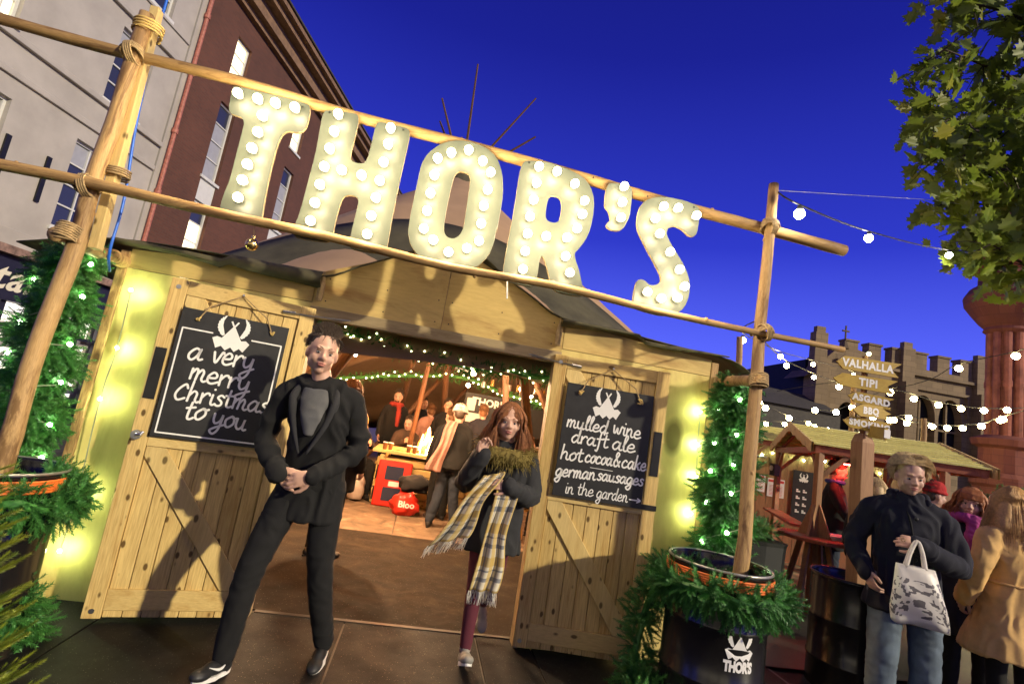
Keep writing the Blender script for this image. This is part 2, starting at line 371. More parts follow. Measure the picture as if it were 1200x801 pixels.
def thing(name, label, cat, loc=(0, 0, 0), rot=0, group=None):
    o = bpy.data.objects.new(name, None); COL.objects.link(o); o.location = loc; o.rotation_euler = (0, 0, rot); o.empty_display_size = .2
    return tag(o, label, cat, group)
def cr(pts, k=6, closed=False):
    """Catmull-Rom through points"""
    P = [Vector(p) for p in pts]; n = len(P)
    if n < 3 and not closed: return [P[0].lerp(P[1], t / 3) for t in range(4)] if n == 2 else P
    out = []
    for i in range(n if closed else n - 1):
        if closed: a, b, c, d = P[i - 1], P[i], P[(i + 1) % n], P[(i + 2) % n]
        else: a, b, c, d = P[max(i - 1, 0)], P[i], P[i + 1], P[min(i + 2, n - 1)]
        for j in range(k):
            t = j / k; out.append(.5 * ((2 * b) + (c - a) * t + (2 * a - 5 * b + 4 * c - d) * t * t + (3 * b - a - 3 * c + d) * t ** 3))
    if not closed: out.append(P[-1])
    return out
def sag(a, b, drop, n=14):
    a, b = Vector(a), Vector(b); return [a.lerp(b, i / n) - Vector((0, 0, drop * 4 * (i / n) * (1 - i / n))) for i in range(n + 1)]
def textmesh(txt, size, bold=0., shear=0., align='CENTER', res=3, extr=0., spacing=1.):
    c = bpy.data.curves.new('t', 'FONT'); c.body = txt; c.size = size; c.offset = bold; c.shear = shear; c.align_x = align; c.align_y = 'CENTER'; c.resolution_u = res; c.extrude = extr; c.space_character = spacing
    o = bpy.data.objects.new('t', c); COL.objects.link(o); me = bpy.data.meshes.new_from_object(o.evaluated_get(bpy.context.evaluated_depsgraph_get()))
    bpy.data.objects.remove(o); bpy.data.curves.remove(c); return me
def textinto(mb, txt, size, mapf, mi=0, **k):
    me = textmesh(txt, size, **k); mb.addnp([tuple(mapf(v.co.x, v.co.y, v.co.z)) for v in me.vertices], [tuple(p.vertices) for p in me.polygons], mi); bpy.data.meshes.remove(me)
def scatter(base_v, base_f, mats4):
    """numpy instancing into one vertex/face list"""
    bv = np.asarray(base_v, float); bf = np.asarray(base_f, int); Ms = np.asarray(mats4, float)
    V = np.einsum('kij,nj->kni', Ms[:, :3, :3], bv) + Ms[:, None, :3, 3]
    F = bf[None] + (np.arange(len(Ms)) * len(bv))[:, None, None]
    return V.reshape(-1, 3), F.reshape(-1, bf.shape[1])
def npmesh(name, V, F, mat, smooth=False):
    V = np.asarray(V, np.float32); F = np.asarray(F, np.int32); me = bpy.data.meshes.new(name); me.vertices.add(len(V)); me.vertices.foreach_set('co', V.ravel())
    k = F.shape[1]; me.loops.add(F.size); me.loops.foreach_set('vertex_index', F.ravel()); me.polygons.add(len(F))
    me.polygons.foreach_set('loop_start', np.arange(len(F), dtype=np.int32) * k); me.polygons.foreach_set('loop_total', np.full(len(F), k, np.int32))
    me.materials.append(mat); me.update(calc_edges=True); return me
def copy(o, parent, loc=None, rot=None, scale=None):
    c = o.copy(); COL.objects.link(c); c.parent = parent
    if loc is not None: c.location = loc
    if rot is not None: c.rotation_euler = rot
    if scale is not None: c.scale = (scale,) * 3 if not hasattr(scale, '__len__') else scale
    return c
LETTERS = {
 'T': ([(-1.45,3.17),(-1.35,3.173),(-1.025,3.17),(-1.005,3.132),(-1.002,3.038),(-1.015,2.992),(-1.047,2.971),(-1.106,2.969),(-1.131,2.933),(-1.142,2.856),(-1.142,2.692),(-1.137,2.552),(-1.125,2.415),(-1.131,2.378),(-1.157,2.363),(-1.255,2.366),(-1.33,2.372),(-1.358,2.401),(-1.36,2.479),(-1.345,2.602),(-1.347,2.763),(-1.347,2.906),(-1.348,2.957),(-1.368,2.987),(-1.399,2.99),(-1.437,2.996),(-1.452,3.023),(-1.458,3.105),(-1.461,3.157)],
  [],
  [(-1.409,3.112),(-1.295,3.107),(-1.194,3.107),(-1.083,3.108),(-1.247,3.009),(-1.249,2.904),(-1.258,2.799),(-1.26,2.697),(-1.264,2.597),(-1.264,2.49)]),
 'H': ([(-0.919,3.16),(-0.75,3.179),(-0.724,3.165),(-0.718,3.123),(-0.719,3.027),(-0.721,2.92),(-0.716,2.88),(-0.687,2.866),(-0.64,2.871),(-0.621,2.899),(-0.616,2.989),(-0.617,3.096),(-0.612,3.145),(-0.596,3.164),(-0.435,3.165),(-0.408,3.15),(-0.402,3.098),(-0.405,2.957),(-0.407,2.766),(-0.406,2.559),(-0.399,2.398),(-0.409,2.355),(-0.439,2.341),(-0.578,2.334),(-0.608,2.342),(-0.619,2.37),(-0.62,2.45),(-0.617,2.572),(-0.617,2.634),(-0.633,2.659),(-0.673,2.661),(-0.707,2.643),(-0.717,2.6),(-0.722,2.507),(-0.719,2.387),(-0.727,2.356),(-0.751,2.345),(-0.909,2.335),(-0.934,2.35),(-0.944,2.387),(-0.927,2.501),(-0.925,2.663),(-0.919,2.85),(-0.926,3.016),(-0.933,3.12)],
  [],
  [(-0.835,3.131),(-0.835,3.016),(-0.838,2.903),(-0.844,2.785),(-0.845,2.67),(-0.849,2.555),(-0.85,2.442),(-0.743,2.787),(-0.626,2.783),(-0.519,3.121),(-0.514,3.015),(-0.518,2.895),(-0.517,2.775),(-0.518,2.665),(-0.522,2.549),(-0.523,2.433)]),
 'O': ([(-0.144,3.153),(-0.05,3.174),(0.067,3.163),(0.15,3.113),(0.203,3.013),(0.229,2.88),(0.232,2.743),(0.23,2.607),(0.226,2.666),(0.225,2.554),(0.206,2.466),(0.153,2.386),(0.082,2.34),(-0.02,2.322),(-0.126,2.333),(-0.212,2.376),(-0.267,2.432),(-0.298,2.507),(-0.299,2.522),(-0.304,2.603),(-0.303,2.72),(-0.302,2.838),(-0.301,2.958),(-0.275,3.033),(-0.217,3.108)],
  [(-0.054,2.967),(-0.005,2.962),(0.012,2.931),(0.016,2.846),(0.02,2.728),(0.025,2.611),(0.011,2.558),(-0.023,2.526),(-0.063,2.528),(-0.087,2.553),(-0.095,2.601),(-0.098,2.718),(-0.095,2.837),(-0.09,2.924),(-0.076,2.953)],
  [(-0.032,3.098),(-0.133,3.055),(-0.208,2.998),(-0.208,2.886),(-0.21,2.767),(-0.209,2.653),(-0.208,2.538),(-0.14,2.482),(0.066,3.047),(0.127,2.987),(0.127,2.871),(0.121,2.762),(0.125,2.647),(0.131,2.535),(-0.038,2.427),(0.066,2.474)]),
 'R': ([(0.359,3.143),(0.473,3.161),(0.604,3.148),(0.716,3.12),(0.778,3.068),(0.819,2.977),(0.825,2.846),(0.811,2.734),(0.774,2.65),(0.739,2.6),(0.751,2.56),(0.787,2.493),(0.831,2.375),(0.838,2.343),(0.811,2.327),(0.686,2.325),(0.642,2.337),(0.622,2.364),(0.587,2.451),(0.556,2.518),(0.532,2.54),(0.524,2.5),(0.527,2.417),(0.52,2.353),(0.503,2.329),(0.439,2.326),(0.336,2.332),(0.313,2.352),(0.309,2.413),(0.309,2.559),(0.314,2.773),(0.31,2.988),(0.311,3.087),(0.325,3.128)],
  [(0.538,2.944),(0.58,2.947),(0.608,2.917),(0.616,2.853),(0.611,2.787),(0.581,2.765),(0.534,2.769),(0.517,2.798),(0.513,2.873),(0.52,2.925)],
  [(0.421,3.099),(0.541,3.095),(0.667,3.041),(0.422,2.987),(0.421,2.873),(0.416,2.759),(0.418,2.646),(0.537,2.656),(0.421,2.533),(0.426,2.417),(0.746,2.942),(0.745,2.85),(0.725,2.75),(0.668,2.676),(0.678,2.555),(0.72,2.456)]),
 'A': ([(0.902,3.12),(0.978,3.132),(1.046,3.125),(1.065,3.098),(1.067,3.013),(1.068,2.924),(1.04,2.84),(1.011,2.809),(0.957,2.802),(0.918,2.819),(0.925,2.847),(0.943,2.873),(0.925,2.924),(0.893,2.95),(0.887,2.993),(0.885,3.082)],
  [],
  [(0.993,3.101),(0.995,2.992),(1.0,2.886)]),
 'S': ([(1.24,3.103),(1.318,3.117),(1.432,3.121),(1.514,3.106),(1.547,3.079),(1.549,3.0),(1.544,2.908),(1.517,2.88),(1.477,2.887),(1.444,2.915),(1.386,2.929),(1.343,2.908),(1.33,2.872),(1.348,2.831),(1.411,2.756),(1.484,2.673),(1.531,2.583),(1.54,2.487),(1.517,2.396),(1.458,2.335),(1.372,2.31),(1.262,2.314),(1.185,2.324),(1.164,2.348),(1.161,2.421),(1.169,2.498),(1.192,2.522),(1.225,2.52),(1.261,2.495),(1.304,2.504),(1.334,2.532),(1.328,2.574),(1.288,2.631),(1.208,2.734),(1.14,2.829),(1.119,2.891),(1.121,2.981),(1.155,3.056)],
  [],
  [(1.276,3.028),(1.377,3.04),(1.51,3.018),(1.232,2.934),(1.273,2.837),(1.358,2.731),(1.436,2.629),(1.484,2.524),(1.443,2.439),(1.335,2.414),(1.238,2.437)]),
}
# ================================================================ SETTING
def grid(x0, x1, y0, y1, z, nx=2, ny=2):
    mb = MB(); V = [(x0 + (x1 - x0) * i / nx, y0 + (y1 - y0) * j / ny, z) for j in range(ny + 1) for i in range(nx + 1)]
    mb.addnp(V, [(j * (nx + 1) + i, j * (nx + 1) + i + 1, (j + 1) * (nx + 1) + i + 1, (j + 1) * (nx + 1) + i) for j in range(ny) for i in range(nx)]); return mb
ground = O('ground', grid(-400, 400, -300, 600, -.14), PAVING, kind='structure')
# deck: black rubber mats in front of the tent, each sheet its own piece
deck = O('deck', MB().box((-7, -8, -.139), (2.9, .12, -.012)).box((2.9, -2.2, -.139), (3.05, -.1, -.012)), KERB, kind='structure')
xs = [-7, -5.1, -3.3, -1.62, -.27, .62, 1.0, 2.86]
for i in range(len(xs) - 1):
    for (y0, y1) in ((-1.62, .11), (-3.9, -1.635), (-7.9, -3.915)):
        O('mat_sheet', MB().box((xs[i] + .006, y0, -.011), (xs[i + 1] - .006, y1, random.uniform(-.002, .002))), MATTING, deck, bevel=.002)
O('mat_edge_trim', MB().box((-.86, .112, -.01), (.88, .15, .006)), KERB, deck)
floor = O('tent_floor', grid(-5.2, 7.5, .151, 18, -.008), KERB, kind='structure')
O('doormat', MB().box((-1.9, .16, -.007), (1.9, 2.7, .003)), matting('brown_coir', (.026, .018, .011), 120, .85), floor)
for i in range(9):
    for j in range(7):
        x0 = -5 + i * 1.22 + (j % 2) * .3; y0 = 2.72 + j * 1.22
        O('floor_board', MB().box((x0 + .005, y0 + .005, -.006), (x0 + 1.215, y0 + 1.215, random.uniform(.0, .003))), FLOOR, floor, bevel=.003)
# carpet runner ramp to the market (dark, raised) and paving slabs
runner = O('path', MB().prism([(2.87, -3.0), (3.35, -1.2), (3.9, .1), (4.5, 1.3), (5.2, 2.5), (5.6, 4.3), (3.4, 4.6), (2.5, 1.2), (2.87, .2)], [], lambda u, v, w: (u, v, -.03 - w), .105), MATTING, kind='structure')
random.seed(3)
for j in range(11):
    y0 = -1.9 + j * .62; x = 3.3 + (.0 if j % 2 else -.35)
    while x < 9.5:
        w = random.choice((.6, .75, .9)); O('paving_slab', MB().box((x + .006, y0 + .006, -.139), (x + w - .006, y0 + .614, -.125 + random.uniform(-.003, .003))), PAVING, ground, bevel=.004); x += w
def flat_leaf(n=1):
    mb = MB(); P = maple_outline(); mb.prism([(p[0], p[1]) for p in P], [], lambda u, v, w: (u, v, .03 * (-abs(u) * 6 + .8 * math.sin(7 * v)) + .0015 - w), 0); return mb
def maple_outline():
    return [(0, -.5), (.06, -.33), (.3, -.36), (.24, -.22), (.5, -.12), (.42, -.02), (.5, .1), (.3, .06), (.27, .16), (.33, .34), (.14, .26), (.1, .33), (0, .55),
            (-.1, .33), (-.14, .26), (-.33, .34), (-.27, .16), (-.3, .06), (-.5, .1), (-.42, -.02), (-.5, -.12), (-.24, -.22), (-.3, -.36), (-.06, -.33)]
DEADL = plain('dead_leaf', (.12, .07, .025), .7, var=.4)
lm = flat_leaf().mesh('fallen_leaf', DEADL)
first = None
for i in range(46):
    x, y = random.uniform(3.3, 7.5), random.uniform(-1.5, 3.2)
    o = bpy.data.objects.new('fallen_leaf', lm); COL.objects.link(o); o.location = (x, y, -.12); s_ = random.uniform(.09, .15); o.scale = (s_,) * 3; o.rotation_euler = (random.uniform(-.3, .3), random.uniform(-.3, .3), random.uniform(0, 6))
    tag(o, 'brown fallen leaf lying on the paving beside the drums', 'leaf', 'fallen leaves on the paving')

# ---------------------------------------------------------------- street buildings on the left (one facade line)
FO = Vector((-8.0, 13.84, 0)); FD = Vector((.215, .977, 0)).normalized(); FN = Vector((FD.y, -FD.x, 0))   # FN points to the square
def fp(s, z, w=0.): return tuple(FO + FD * s + FN * w + Vector((0, 0, z)))   # w>0 stands proud
def fquad(mb, s0, s1, z0, z1, w0, w1, mi=0):
    vs = [fp(s, z, w) for w in (w0, w1) for s, z in ((s0, z0), (s1, z0), (s1, z1), (s0, z1))]
    mb.addnp(vs, [(0, 1, 2, 3)[::-1], (4, 5, 6, 7), (0, 1, 5, 4), (1, 2, 6, 5), (2, 3, 7, 6), (3, 0, 4, 7)], mi); return mb
def facade(name, s0, s1, z0, z1, openings, mat, parent, depth=.22):
    """wall slab with real openings, brick-mapped by UV"""
    mb = MB(); S_ = sorted({s0, s1, *[o[0] for o in openings], *[o[1] for o in openings]}); Z_ = sorted({z0, z1, *[o[2] for o in openings], *[o[3] for o in openings]})
    uv = []
    for a, b in zip(S_, S_[1:]):
        for c, d in zip(Z_, Z_[1:]):
            ms, mz = (a + b) / 2, (c + d) / 2
            if any(o[0] < ms < o[1] and o[2] < mz < o[3] for o in openings): continue
            mb.addnp([fp(a, c), fp(b, c), fp(b, d), fp(a, d)], [(0, 1, 2, 3)]); uv += [(a, c), (b, c), (b, d), (a, d)]
    for o in openings:
        for q in (((o[0], o[2]), (o[0], o[3])), ((o[0], o[3]), (o[1], o[3])), ((o[1], o[3]), (o[1], o[2])), ((o[1], o[2]), (o[0], o[2]))):
            (a, c), (b, d) = q; mb.addnp([fp(a, c), fp(b, d), fp(b, d, -depth), fp(a, c, -depth)], [(0, 1, 2, 3)]); uv += [(a + c, 0), (b + d, 0), (b + d, depth), (a + c, depth)]
    mb.uv = uv; return O(name, mb, mat, parent, world=True)
def sash(parent, s0, s1, z0, z1, cols, rows, pane, inset=-.14, label=None, bar=.035, low=None):
    """window frame with its panes as sub-parts"""
    f = MB(); t = .06
    for a, b, c, d in ((s0, s1, z0, z0 + t), (s0, s1, z1 - t, z1), (s0, s0 + t, z0 + t, z1 - t), (s1 - t, s1, z0 + t, z1 - t)): fquad(f, a, b, c, d, inset - .05, inset + .03)
    W_, H_ = (s1 - s0 - 2 * t), (z1 - z0 - 2 * t)
    for i in range(1, cols): x = s0 + t + W_ * i / cols; fquad(f, x - bar / 2, x + bar / 2, z0 + t, z1 - t, inset - .04, inset + .018)
    for j in range(1, rows): z = z0 + t + H_ * j / rows; fquad(f, s0 + t, s1 - t, z - bar / 2, z + bar / 2, inset - .04, inset + .022)
    fquad(f, s0 - .06, s1 + .06, z0 - .09, z0 - .004, inset, .05)
    w = O('window', f, FRAMEW, parent, world=True, label=label)
    for i in range(cols):
        for j in range(rows):
            m = pane(i, j) if callable(pane) else pane
            a, b = s0 + t + W_ * i / cols + bar / 2, s0 + t + W_ * (i + 1) / cols - bar / 2; c, d = z0 + t + H_ * j / rows + bar / 2, z0 + t + H_ * (j + 1) / rows - bar / 2
            p = MB(); fquad(p, a, b, c, d, inset - .03, inset - .015); q = O('pane', p, m, w); q.matrix_parent_inverse = Matrix.Translation(-Vector(parent.location)) ; q.matrix_parent_inverse = Matrix()
    return w

wb = thing('white_building', 'tall cream rendered building with sash windows and stone ledges left of the wooden poles', 'building', fp(-6, 0))
op = [(-4.5, -3.42, 7.62, 9.55), (-4.78, -3.75, 4.2, 6.35), (-4.5, -3.3, 10.75, 12.6), (-7.2, -6.65, 7.72, 9.5), (-7.4, -6.5, 10.9, 12.7), (-7.4, -6.3, 4.2, 6.3)]
facade('wall', -8.8, -2.52, 3.42, 15.5, op, RENDERW, wb)
for o in op: sash(wb, o[0], o[1], o[2], o[3], 2, 4, (lambda i, j: LITWIN) if o[0] == -7.2 else (lambda i, j: BLIND if (j == 3) else GLASSD), label='window with a lit room behind' if o[0] == -7.2 else None)
for z0, z1, w in ((6.72, 6.86, .07), (7.42, 7.56, .10), (9.86, 9.99, .10), (10.6, 10.68, .05), (3.42, 3.8, .09)):
    m = MB(); fquad(m, -8.8, -2.54, z0, z1, .002, w); O('ledge', m, RENDERW, wb, world=True, bevel=.02)
for s in (-5.27, -6.17):
    m = MB(); fquad(m, s - .05, s + .05, 4.55, 5.6, .01, .05); O('wall_bracket', m, DARKMET, wb, world=True)
m = MB(); fquad(m, -8.8, -2.54, 3.25, 3.42, .0, .35); O('shop_cornice', m, plain('weathered_cornice', (.22, .14, .11), .8, var=.5, scale=9), wb, world=True)
m = MB(); fquad(m, -8.8, -2.6, 2.32, 3.25, -.05, .16); sg = O('shop_sign', m, NAVY, wb, world=True)
m = MB(); textinto(m, 'tard', .80, lambda u, v, w: fp(-5.05 + u, 2.78 + v, .165 + w), bold=.012, shear=.25, extr=.008, spacing=1.08); O('lettering', m, CREAMP, sg, label=None).matrix_parent_inverse = Matrix()
fr = MB()
for s in (-7.4, -6.3, -5.3, -4.45, -3.4, -2.7): fquad(fr, s - .06, s + .06, -.14, 2.32, -.1, .06)
fquad(fr, -7.4, -2.7, 1.78, 1.86, -.09, .05); fquad(fr, -7.4, -2.7, -.14, .35, -.1, .07)
sf = O('shop_front', fr, NAVY, wb, world=True)
for s0, s1 in ((-7.34, -6.36), (-6.24, -5.36), (-5.24, -4.51), (-4.39, -3.46), (-3.34, -2.76)):
    for z0, z1 in ((.35, 1.78), (1.86, 2.32)):
        m = MB(); fquad(m, s0, s1, z0, z1, -.3, -.28); O('shop_window', m, SHOPLIT, sf).matrix_parent_inverse = Matrix()
for k in range(5):
    m = MB(); fquad(m, -7.3, -2.8, .45 + k * .3, .49 + k * .3, -.26, -.12)
    for i in range(14): a = -7.2 + i * .32; fquad(m, a, a + random.uniform(.12, .24), .492 + k * .3, .492 + k * .3 + random.uniform(.1, .22), -.25, -.14)
    O('shop_shelf', m, plain('shelf_goods', (.42, .38, .40), .6, var=.5, scale=6) if k == 0 else bpy.data.materials['shelf_goods'], sf).matrix_parent_inverse = Matrix()
dp = MB()
dp.tube([fp(-2.3, z, .12) for z in np.linspace(-.1, 15, 24)], .06, 10)
for z in np.arange(.6, 15, 1.85): dp.tube([fp(-2.3, z, .12), fp(-2.3, z + .14, .12)], .085, 10)
O('drain_pipe', dp, GUTTER, wb, world=True, smooth=False)
m = MB(); fquad(m, -2.5, -2.14, 0, 15.2, -.1, .04); O('corner_strip', m, RENDERW, wb, world=True)
m = MB(); fquad(m, -8.9, -2.5, 0, 15.5, -6, -.3); O('shell', m, RENDERW, wb, world=True)

bb = thing('brick_building', 'red brick building with tall white windows and projecting eaves behind the glowing sign', 'building', fp(4, 0))
strips = [(-.72, .06), (3.5, 4.3), (8.0, 8.8), (12.4, 13.2), (16.8, 17.6)]
op = []
for a, b in strips: op += [(a, b, 4.2, 10.1), (a, b, 10.95, 12.45)]
facade('wall', -2.14, 20, -.14, 13.3, op, BRICK, bb)
for k, (a, b) in enumerate(strips):
    sash(bb, a, b, 7.55, 10.1, 1, 4, lambda i, j: GLASSD if j == 3 else BLIND); sash(bb, a, b, 10.95, 12.45, 1, 3, LITWIN, label='window lit from inside')
    sash(bb, a, b, 4.2, 6.75, 1, 4, lambda i, j: GLASSD if j == 3 else LITWIN, label='window with a lit lower half')
    m = MB(); fquad(m, a, b, 6.76, 7.54, -.2, -.03); O('spandrel_panel', m, FRAMEW, bb, world=True)
for z0, z1, w in ((13.3, 13.5, .18), (13.5, 13.95, .42), (13.95, 14.15, .75), (14.15, 14.32, .95)):
    m = MB(); fquad(m, -2.3, 20, z0, z1, -.2, w); O('eave_moulding', m, CORN, bb, world=True)
m = MB(); vs = [fp(s, z, w) for s in (-2.4, 20.2) for z, w in ((14.33, 1.02), (14.40, 1.02), (17.5, -4.5), (14.33, -5.))]; m.addnp(vs, [(0, 1, 2, 3), (7, 6, 5, 4), (0, 4, 5, 1), (1, 5, 6, 2), (2, 6, 7, 3), (3, 7, 4, 0)]); O('roof', m, ROOFT, bb, world=True)
m = MB(); fquad(m, -2.1, 20, 0, 13.3, -6, -.3); O('shell', m, BRICK, bb, world=True); 

# ---------------------------------------------------------------- church with battlements, far right
ch = thing('stone_church', 'battlemented stone church with pointed windows and a gable cross beyond the market lights', 'church', (26, 21, 0))
CO = Vector((20.6, 21.6, -1)); CD = Vector((.9955, -.075, 0)).normalized(); CN = Vector((CD.y, -CD.x, 0))
def cp(s, z, w=0.): return tuple(CO + CD * s + CN * w + Vector((0, 0, z + 1)))
def cquad(mb, s0, s1, z0, z1, w0, w1, mi=0):
    vs = [cp(s, z, w) for w in (w0, w1) for s, z in ((s0, z0), (s1, z0), (s1, z1), (s0, z1))]
    mb.addnp(vs, [(0, 1, 2, 3)[::-1], (4, 5, 6, 7), (0, 1, 5, 4), (1, 2, 6, 5), (2, 3, 7, 6), (3, 0, 4, 7)], mi); mb.uv = (mb.uv or []) + [(s + w, z) for w in (w0, w1) for s, z in ((s0, z0), (s1, z0), (s1, z1), (s0, z1))]; return mb
def arch(s0, s1, z0, z1, k=8):
    w = s1 - s0; h = min(w * .9, (z1 - z0) * .5); pts = [(s0, z0), (s1, z0), (s1, z1 - h)]
    for i in range(1, k): t = i / k; pts.append((s1 - w / 2 * (1 - math.cos(t * math.pi / 2)) , z1 - h + h * math.sin(t * math.pi / 2)))
    pts.append(((s0 + s1) / 2, z1))
    for i in range(k - 1, 0, -1): t = i / k; pts.append((s0 + w / 2 * (1 - math.cos(t * math.pi / 2)), z1 - h + h * math.sin(t * math.pi / 2)))
    pts.append((s0, z1 - h)); return pts
wins = [(5.35, 6.75), (6.95, 8.35), (12.6, 13.75), (13.95, 15.1), (15.3, 16.45), (18.6, 19.75), (19.95, 21.1)]
holes = [arch(a, b, 3.6, 6.7) for a, b in wins] + [arch(1.0, 2.3, 2.0, 5.6)]
holes += [arch(9.6, 12.8, -.6, 2.6)]
wm = MB(); wm.prism([(-.6, -1.1), (30, -1.1), (30, 7.95), (-.0, 7.95), (-.6, 7.0)], holes, lambda u, v, w: cp(u, v, -w), .5)
wm.uv = [((Vector(v) - CO).dot(CD), v[2]) for v in wm.v]; O('wall', wm, STONE, ch, world=True)
bk = MB(); cquad(bk, -.4, 30, -1.1, 7.7, -9, -.75); O('shell', bk, CHGLASS, ch, world=True)
for a, b in wins:
    m = MB(); cquad(m, (a + b) / 2 - .05, (a + b) / 2 + .05, 3.6, 6.5, -.4, -.25); cquad(m, a, b, 4.9, 5.0, -.4, -.27); w = O('window', m, STONE, ch, world=True)
    m = MB(); m.prism(arch(a, b, 3.6, 6.7), [], lambda u, v, w_: cp(u, v, -.45 - w_), .02); O('pane', m, CHGLASS, w).matrix_parent_inverse = Matrix()
s = 1.3
while s < 26:
    m = MB(); cquad(m, s, s + .72, 8.12, 8.95, -.45, .06); cquad(m, s - .05, s + .77, 8.951, 9.06, -.5, .12); O('merlon', m, STONE, ch, world=True); s += 1.36
m = MB(); cquad(m, .8, 30, 7.7, 7.86, -.4, .22); cquad(m, .8, 30, 7.861, 8.12, -.45, .06); O('string_course', m, STONE, ch, world=True)
m = MB(); cquad(m, -.8, 30, 2.9, 3.1, -.2, .2); O('string_course', m, STONE, ch, world=True)
for s in (-.6, 4.5, 8.9, 11.6, 17.2, 22):
    m = MB(); cquad(m, s, s + .7, -1.1, 7.2, .003, .55); cquad(m, s, s + .7, 7.201, 9.12, -.2, .3); cquad(m, s + .1, s + .6, 9.121, 9.45, -.1, .2); O('buttress', m, STONE, ch, world=True)
for a, b in ((5.2, 8.5), (12.45, 16.6)):
    m = MB(); cquad(m, a, b, 6.95, 7.1, .003, .16); cquad(m, a - .1, a, 5.8, 7.1, .003, .16); cquad(m, b, b + .1, 5.8, 7.1, .003, .16); O('hood_mould', m, STONE, ch, world=True)
m = MB(); m.prism([(.2, 7.2), (3.2, 8.3), (1.7, 8.65), (.9, 8.5), (-.9, 6.6)], [], lambda u, v, w: cp(u, v, .05 - w), 2.0); m.uv = [((Vector(v) - CO).dot(CD), v[2]) for v in m.v]; O('gable', m, STONE, ch, world=True)
m = MB(); m.tube([cp(1.3, 8.5), cp(1.3, 9.0)], [.22, .08], 6); m.tube([cp(1.3, 8.9), cp(1.3, 9.8)], .05, 6); m.tube([cp(1.1, 9.5), cp(1.5, 9.5)], .05, 6); O('cross', m, STONE, ch, world=True)
lowr = MB(); cquad(lowr, -14, 0, -.1, 5.2, -8, -1); O('nave_wing', lowr, STONE, ch, world=True)
dk = thing('dark_shed_row', 'long low dark roofline beyond the stall below the church', 'building', (15, 18, 0))
m = MB(); m.box((9.5, 20.0, -.1), (20.6, 24, 4.6)); O('wall', m, ROOFT, dk, world=True); m = MB(); m.addnp([(9.3, 19.8, 4.61), (20.5, 19.8, 4.61), (20.5, 24.2, 4.61), (9.3, 24.2, 4.61), (9.3, 22, 6.0), (20.5, 22, 5.6)], [(0, 3, 2, 1), (0, 1, 5, 4), (3, 4, 5, 2), (0, 4, 3), (1, 2, 5)]); O('roof', m, ROOFT, dk, world=True)

# ---------------------------------------------------------------- red sandstone turret building, right edge
tb = thing('red_sandstone_building', 'ornate red sandstone building with a moulded corner turret and lit windows at the right edge', 'building', (19.3, 11.25, 0))
TC = Vector((19.3, 11.25, 0))
def lathe(prof, n=16):
    m = MB(); V = []; F = []
    for r, z in prof:
        for j in range(n): a = 2 * math.pi * (j + .5) / n; V.append((TC.x + r * math.cos(a), TC.y + r * math.sin(a), z))
    for i in range(len(prof) - 1):
        for j in range(n): F.append((i * n + j, i * n + (j + 1) % n, (i + 1) * n + (j + 1) % n, (i + 1) * n + j))
    F.append(tuple(range(n))[::-1]); F.append(tuple(range((len(prof) - 1) * n, len(prof) * n))); m.addnp(V, F)
    m.uv = [(1.2 * math.atan2(v[1] - TC.y, v[0] - TC.x), v[2]) for v in V]; return m
O('turret_base', lathe([(.85, -.14), (.85, 2.0), (.95, 2.1), (.95, 2.35), (.72, 2.5), (.72, 3.3), (.9, 3.4), (.95, 3.6), (.6, 3.75)]), REDST, tb, world=True)
O('turret_shaft', lathe([(.42, 3.75), (.42, 7.3)]), REDST, tb, world=True)
for k in range(10):
    a = 2 * math.pi * k / 10 + .1; p = TC + Vector((.47 * math.cos(a), .47 * math.sin(a), 0)); m = MB(); m.tube([p + Vector((0, 0, 3.75)), p + Vector((0, 0, 7.3))], .11, 8); m.tube([p + Vector((0, 0, 5.4)), p + Vector((0, 0, 5.6))], .135, 8); O('colonnette', m, plain('pale_red_stone', (.34, .115, .065), .8, var=.5, scale=2) if k == 0 else bpy.data.materials['pale_red_stone'], tb, world=True)
O('turret_cornice', lathe([(.55, 7.3), (.66, 7.4), (.62, 7.5), (.8, 7.7), (1.0, 8.0), (1.18, 8.3), (1.22, 8.6), (1.05, 8.9), (.82, 9.05), (.80, 9.5), (.98, 9.65), (1.08, 9.9), (.98, 10.2), (.85, 10.3), (.85, 10.6), (.6, 10.9), (.72, 11.2), (.55, 11.5), (.2, 12.2)], 24), REDST, tb, world=True)
def rp_(s, z, w=0.): d = Vector((.93, -.37, 0)).normalized(); n = Vector((-.37, -.93, 0)).normalized(); return tuple(Vector((19.45, 11.15, 0)) + d * s + n * w + Vector((0, 0, z)))
wm = MB(); WZ = (6.15, 9.1); ops = [[(a, WZ[0]), (a + 1.4, WZ[0]), (a + 1.4, WZ[1]), (a, WZ[1])] for a in (.42, 2.4, 4.4)] + [arch(.9, 3.2, .2, 3.3), arch(4.4, 6.7, .2, 3.3)]
wm.prism([(-.2, -.14), (9, -.14), (9, 14), (-.2, 14)], ops, lambda u, v, w: rp_(u, v, -w), .5); wm.uv = [(v[0] - v[1] * .3, v[2]) for v in wm.v]; O('wall', wm, REDST, tb, world=True)
def rq(m, s0, s1, z0, z1, w0, w1):
    vs = [rp_(s, z, w) for w in (w0, w1) for s, z in ((s0, z0), (s1, z0), (s1, z1), (s0, z1))]; return m.addnp(vs, [(3, 2, 1, 0), (4, 5, 6, 7), (0, 1, 5, 4), (1, 2, 6, 5), (2, 3, 7, 6), (3, 0, 4, 7)])
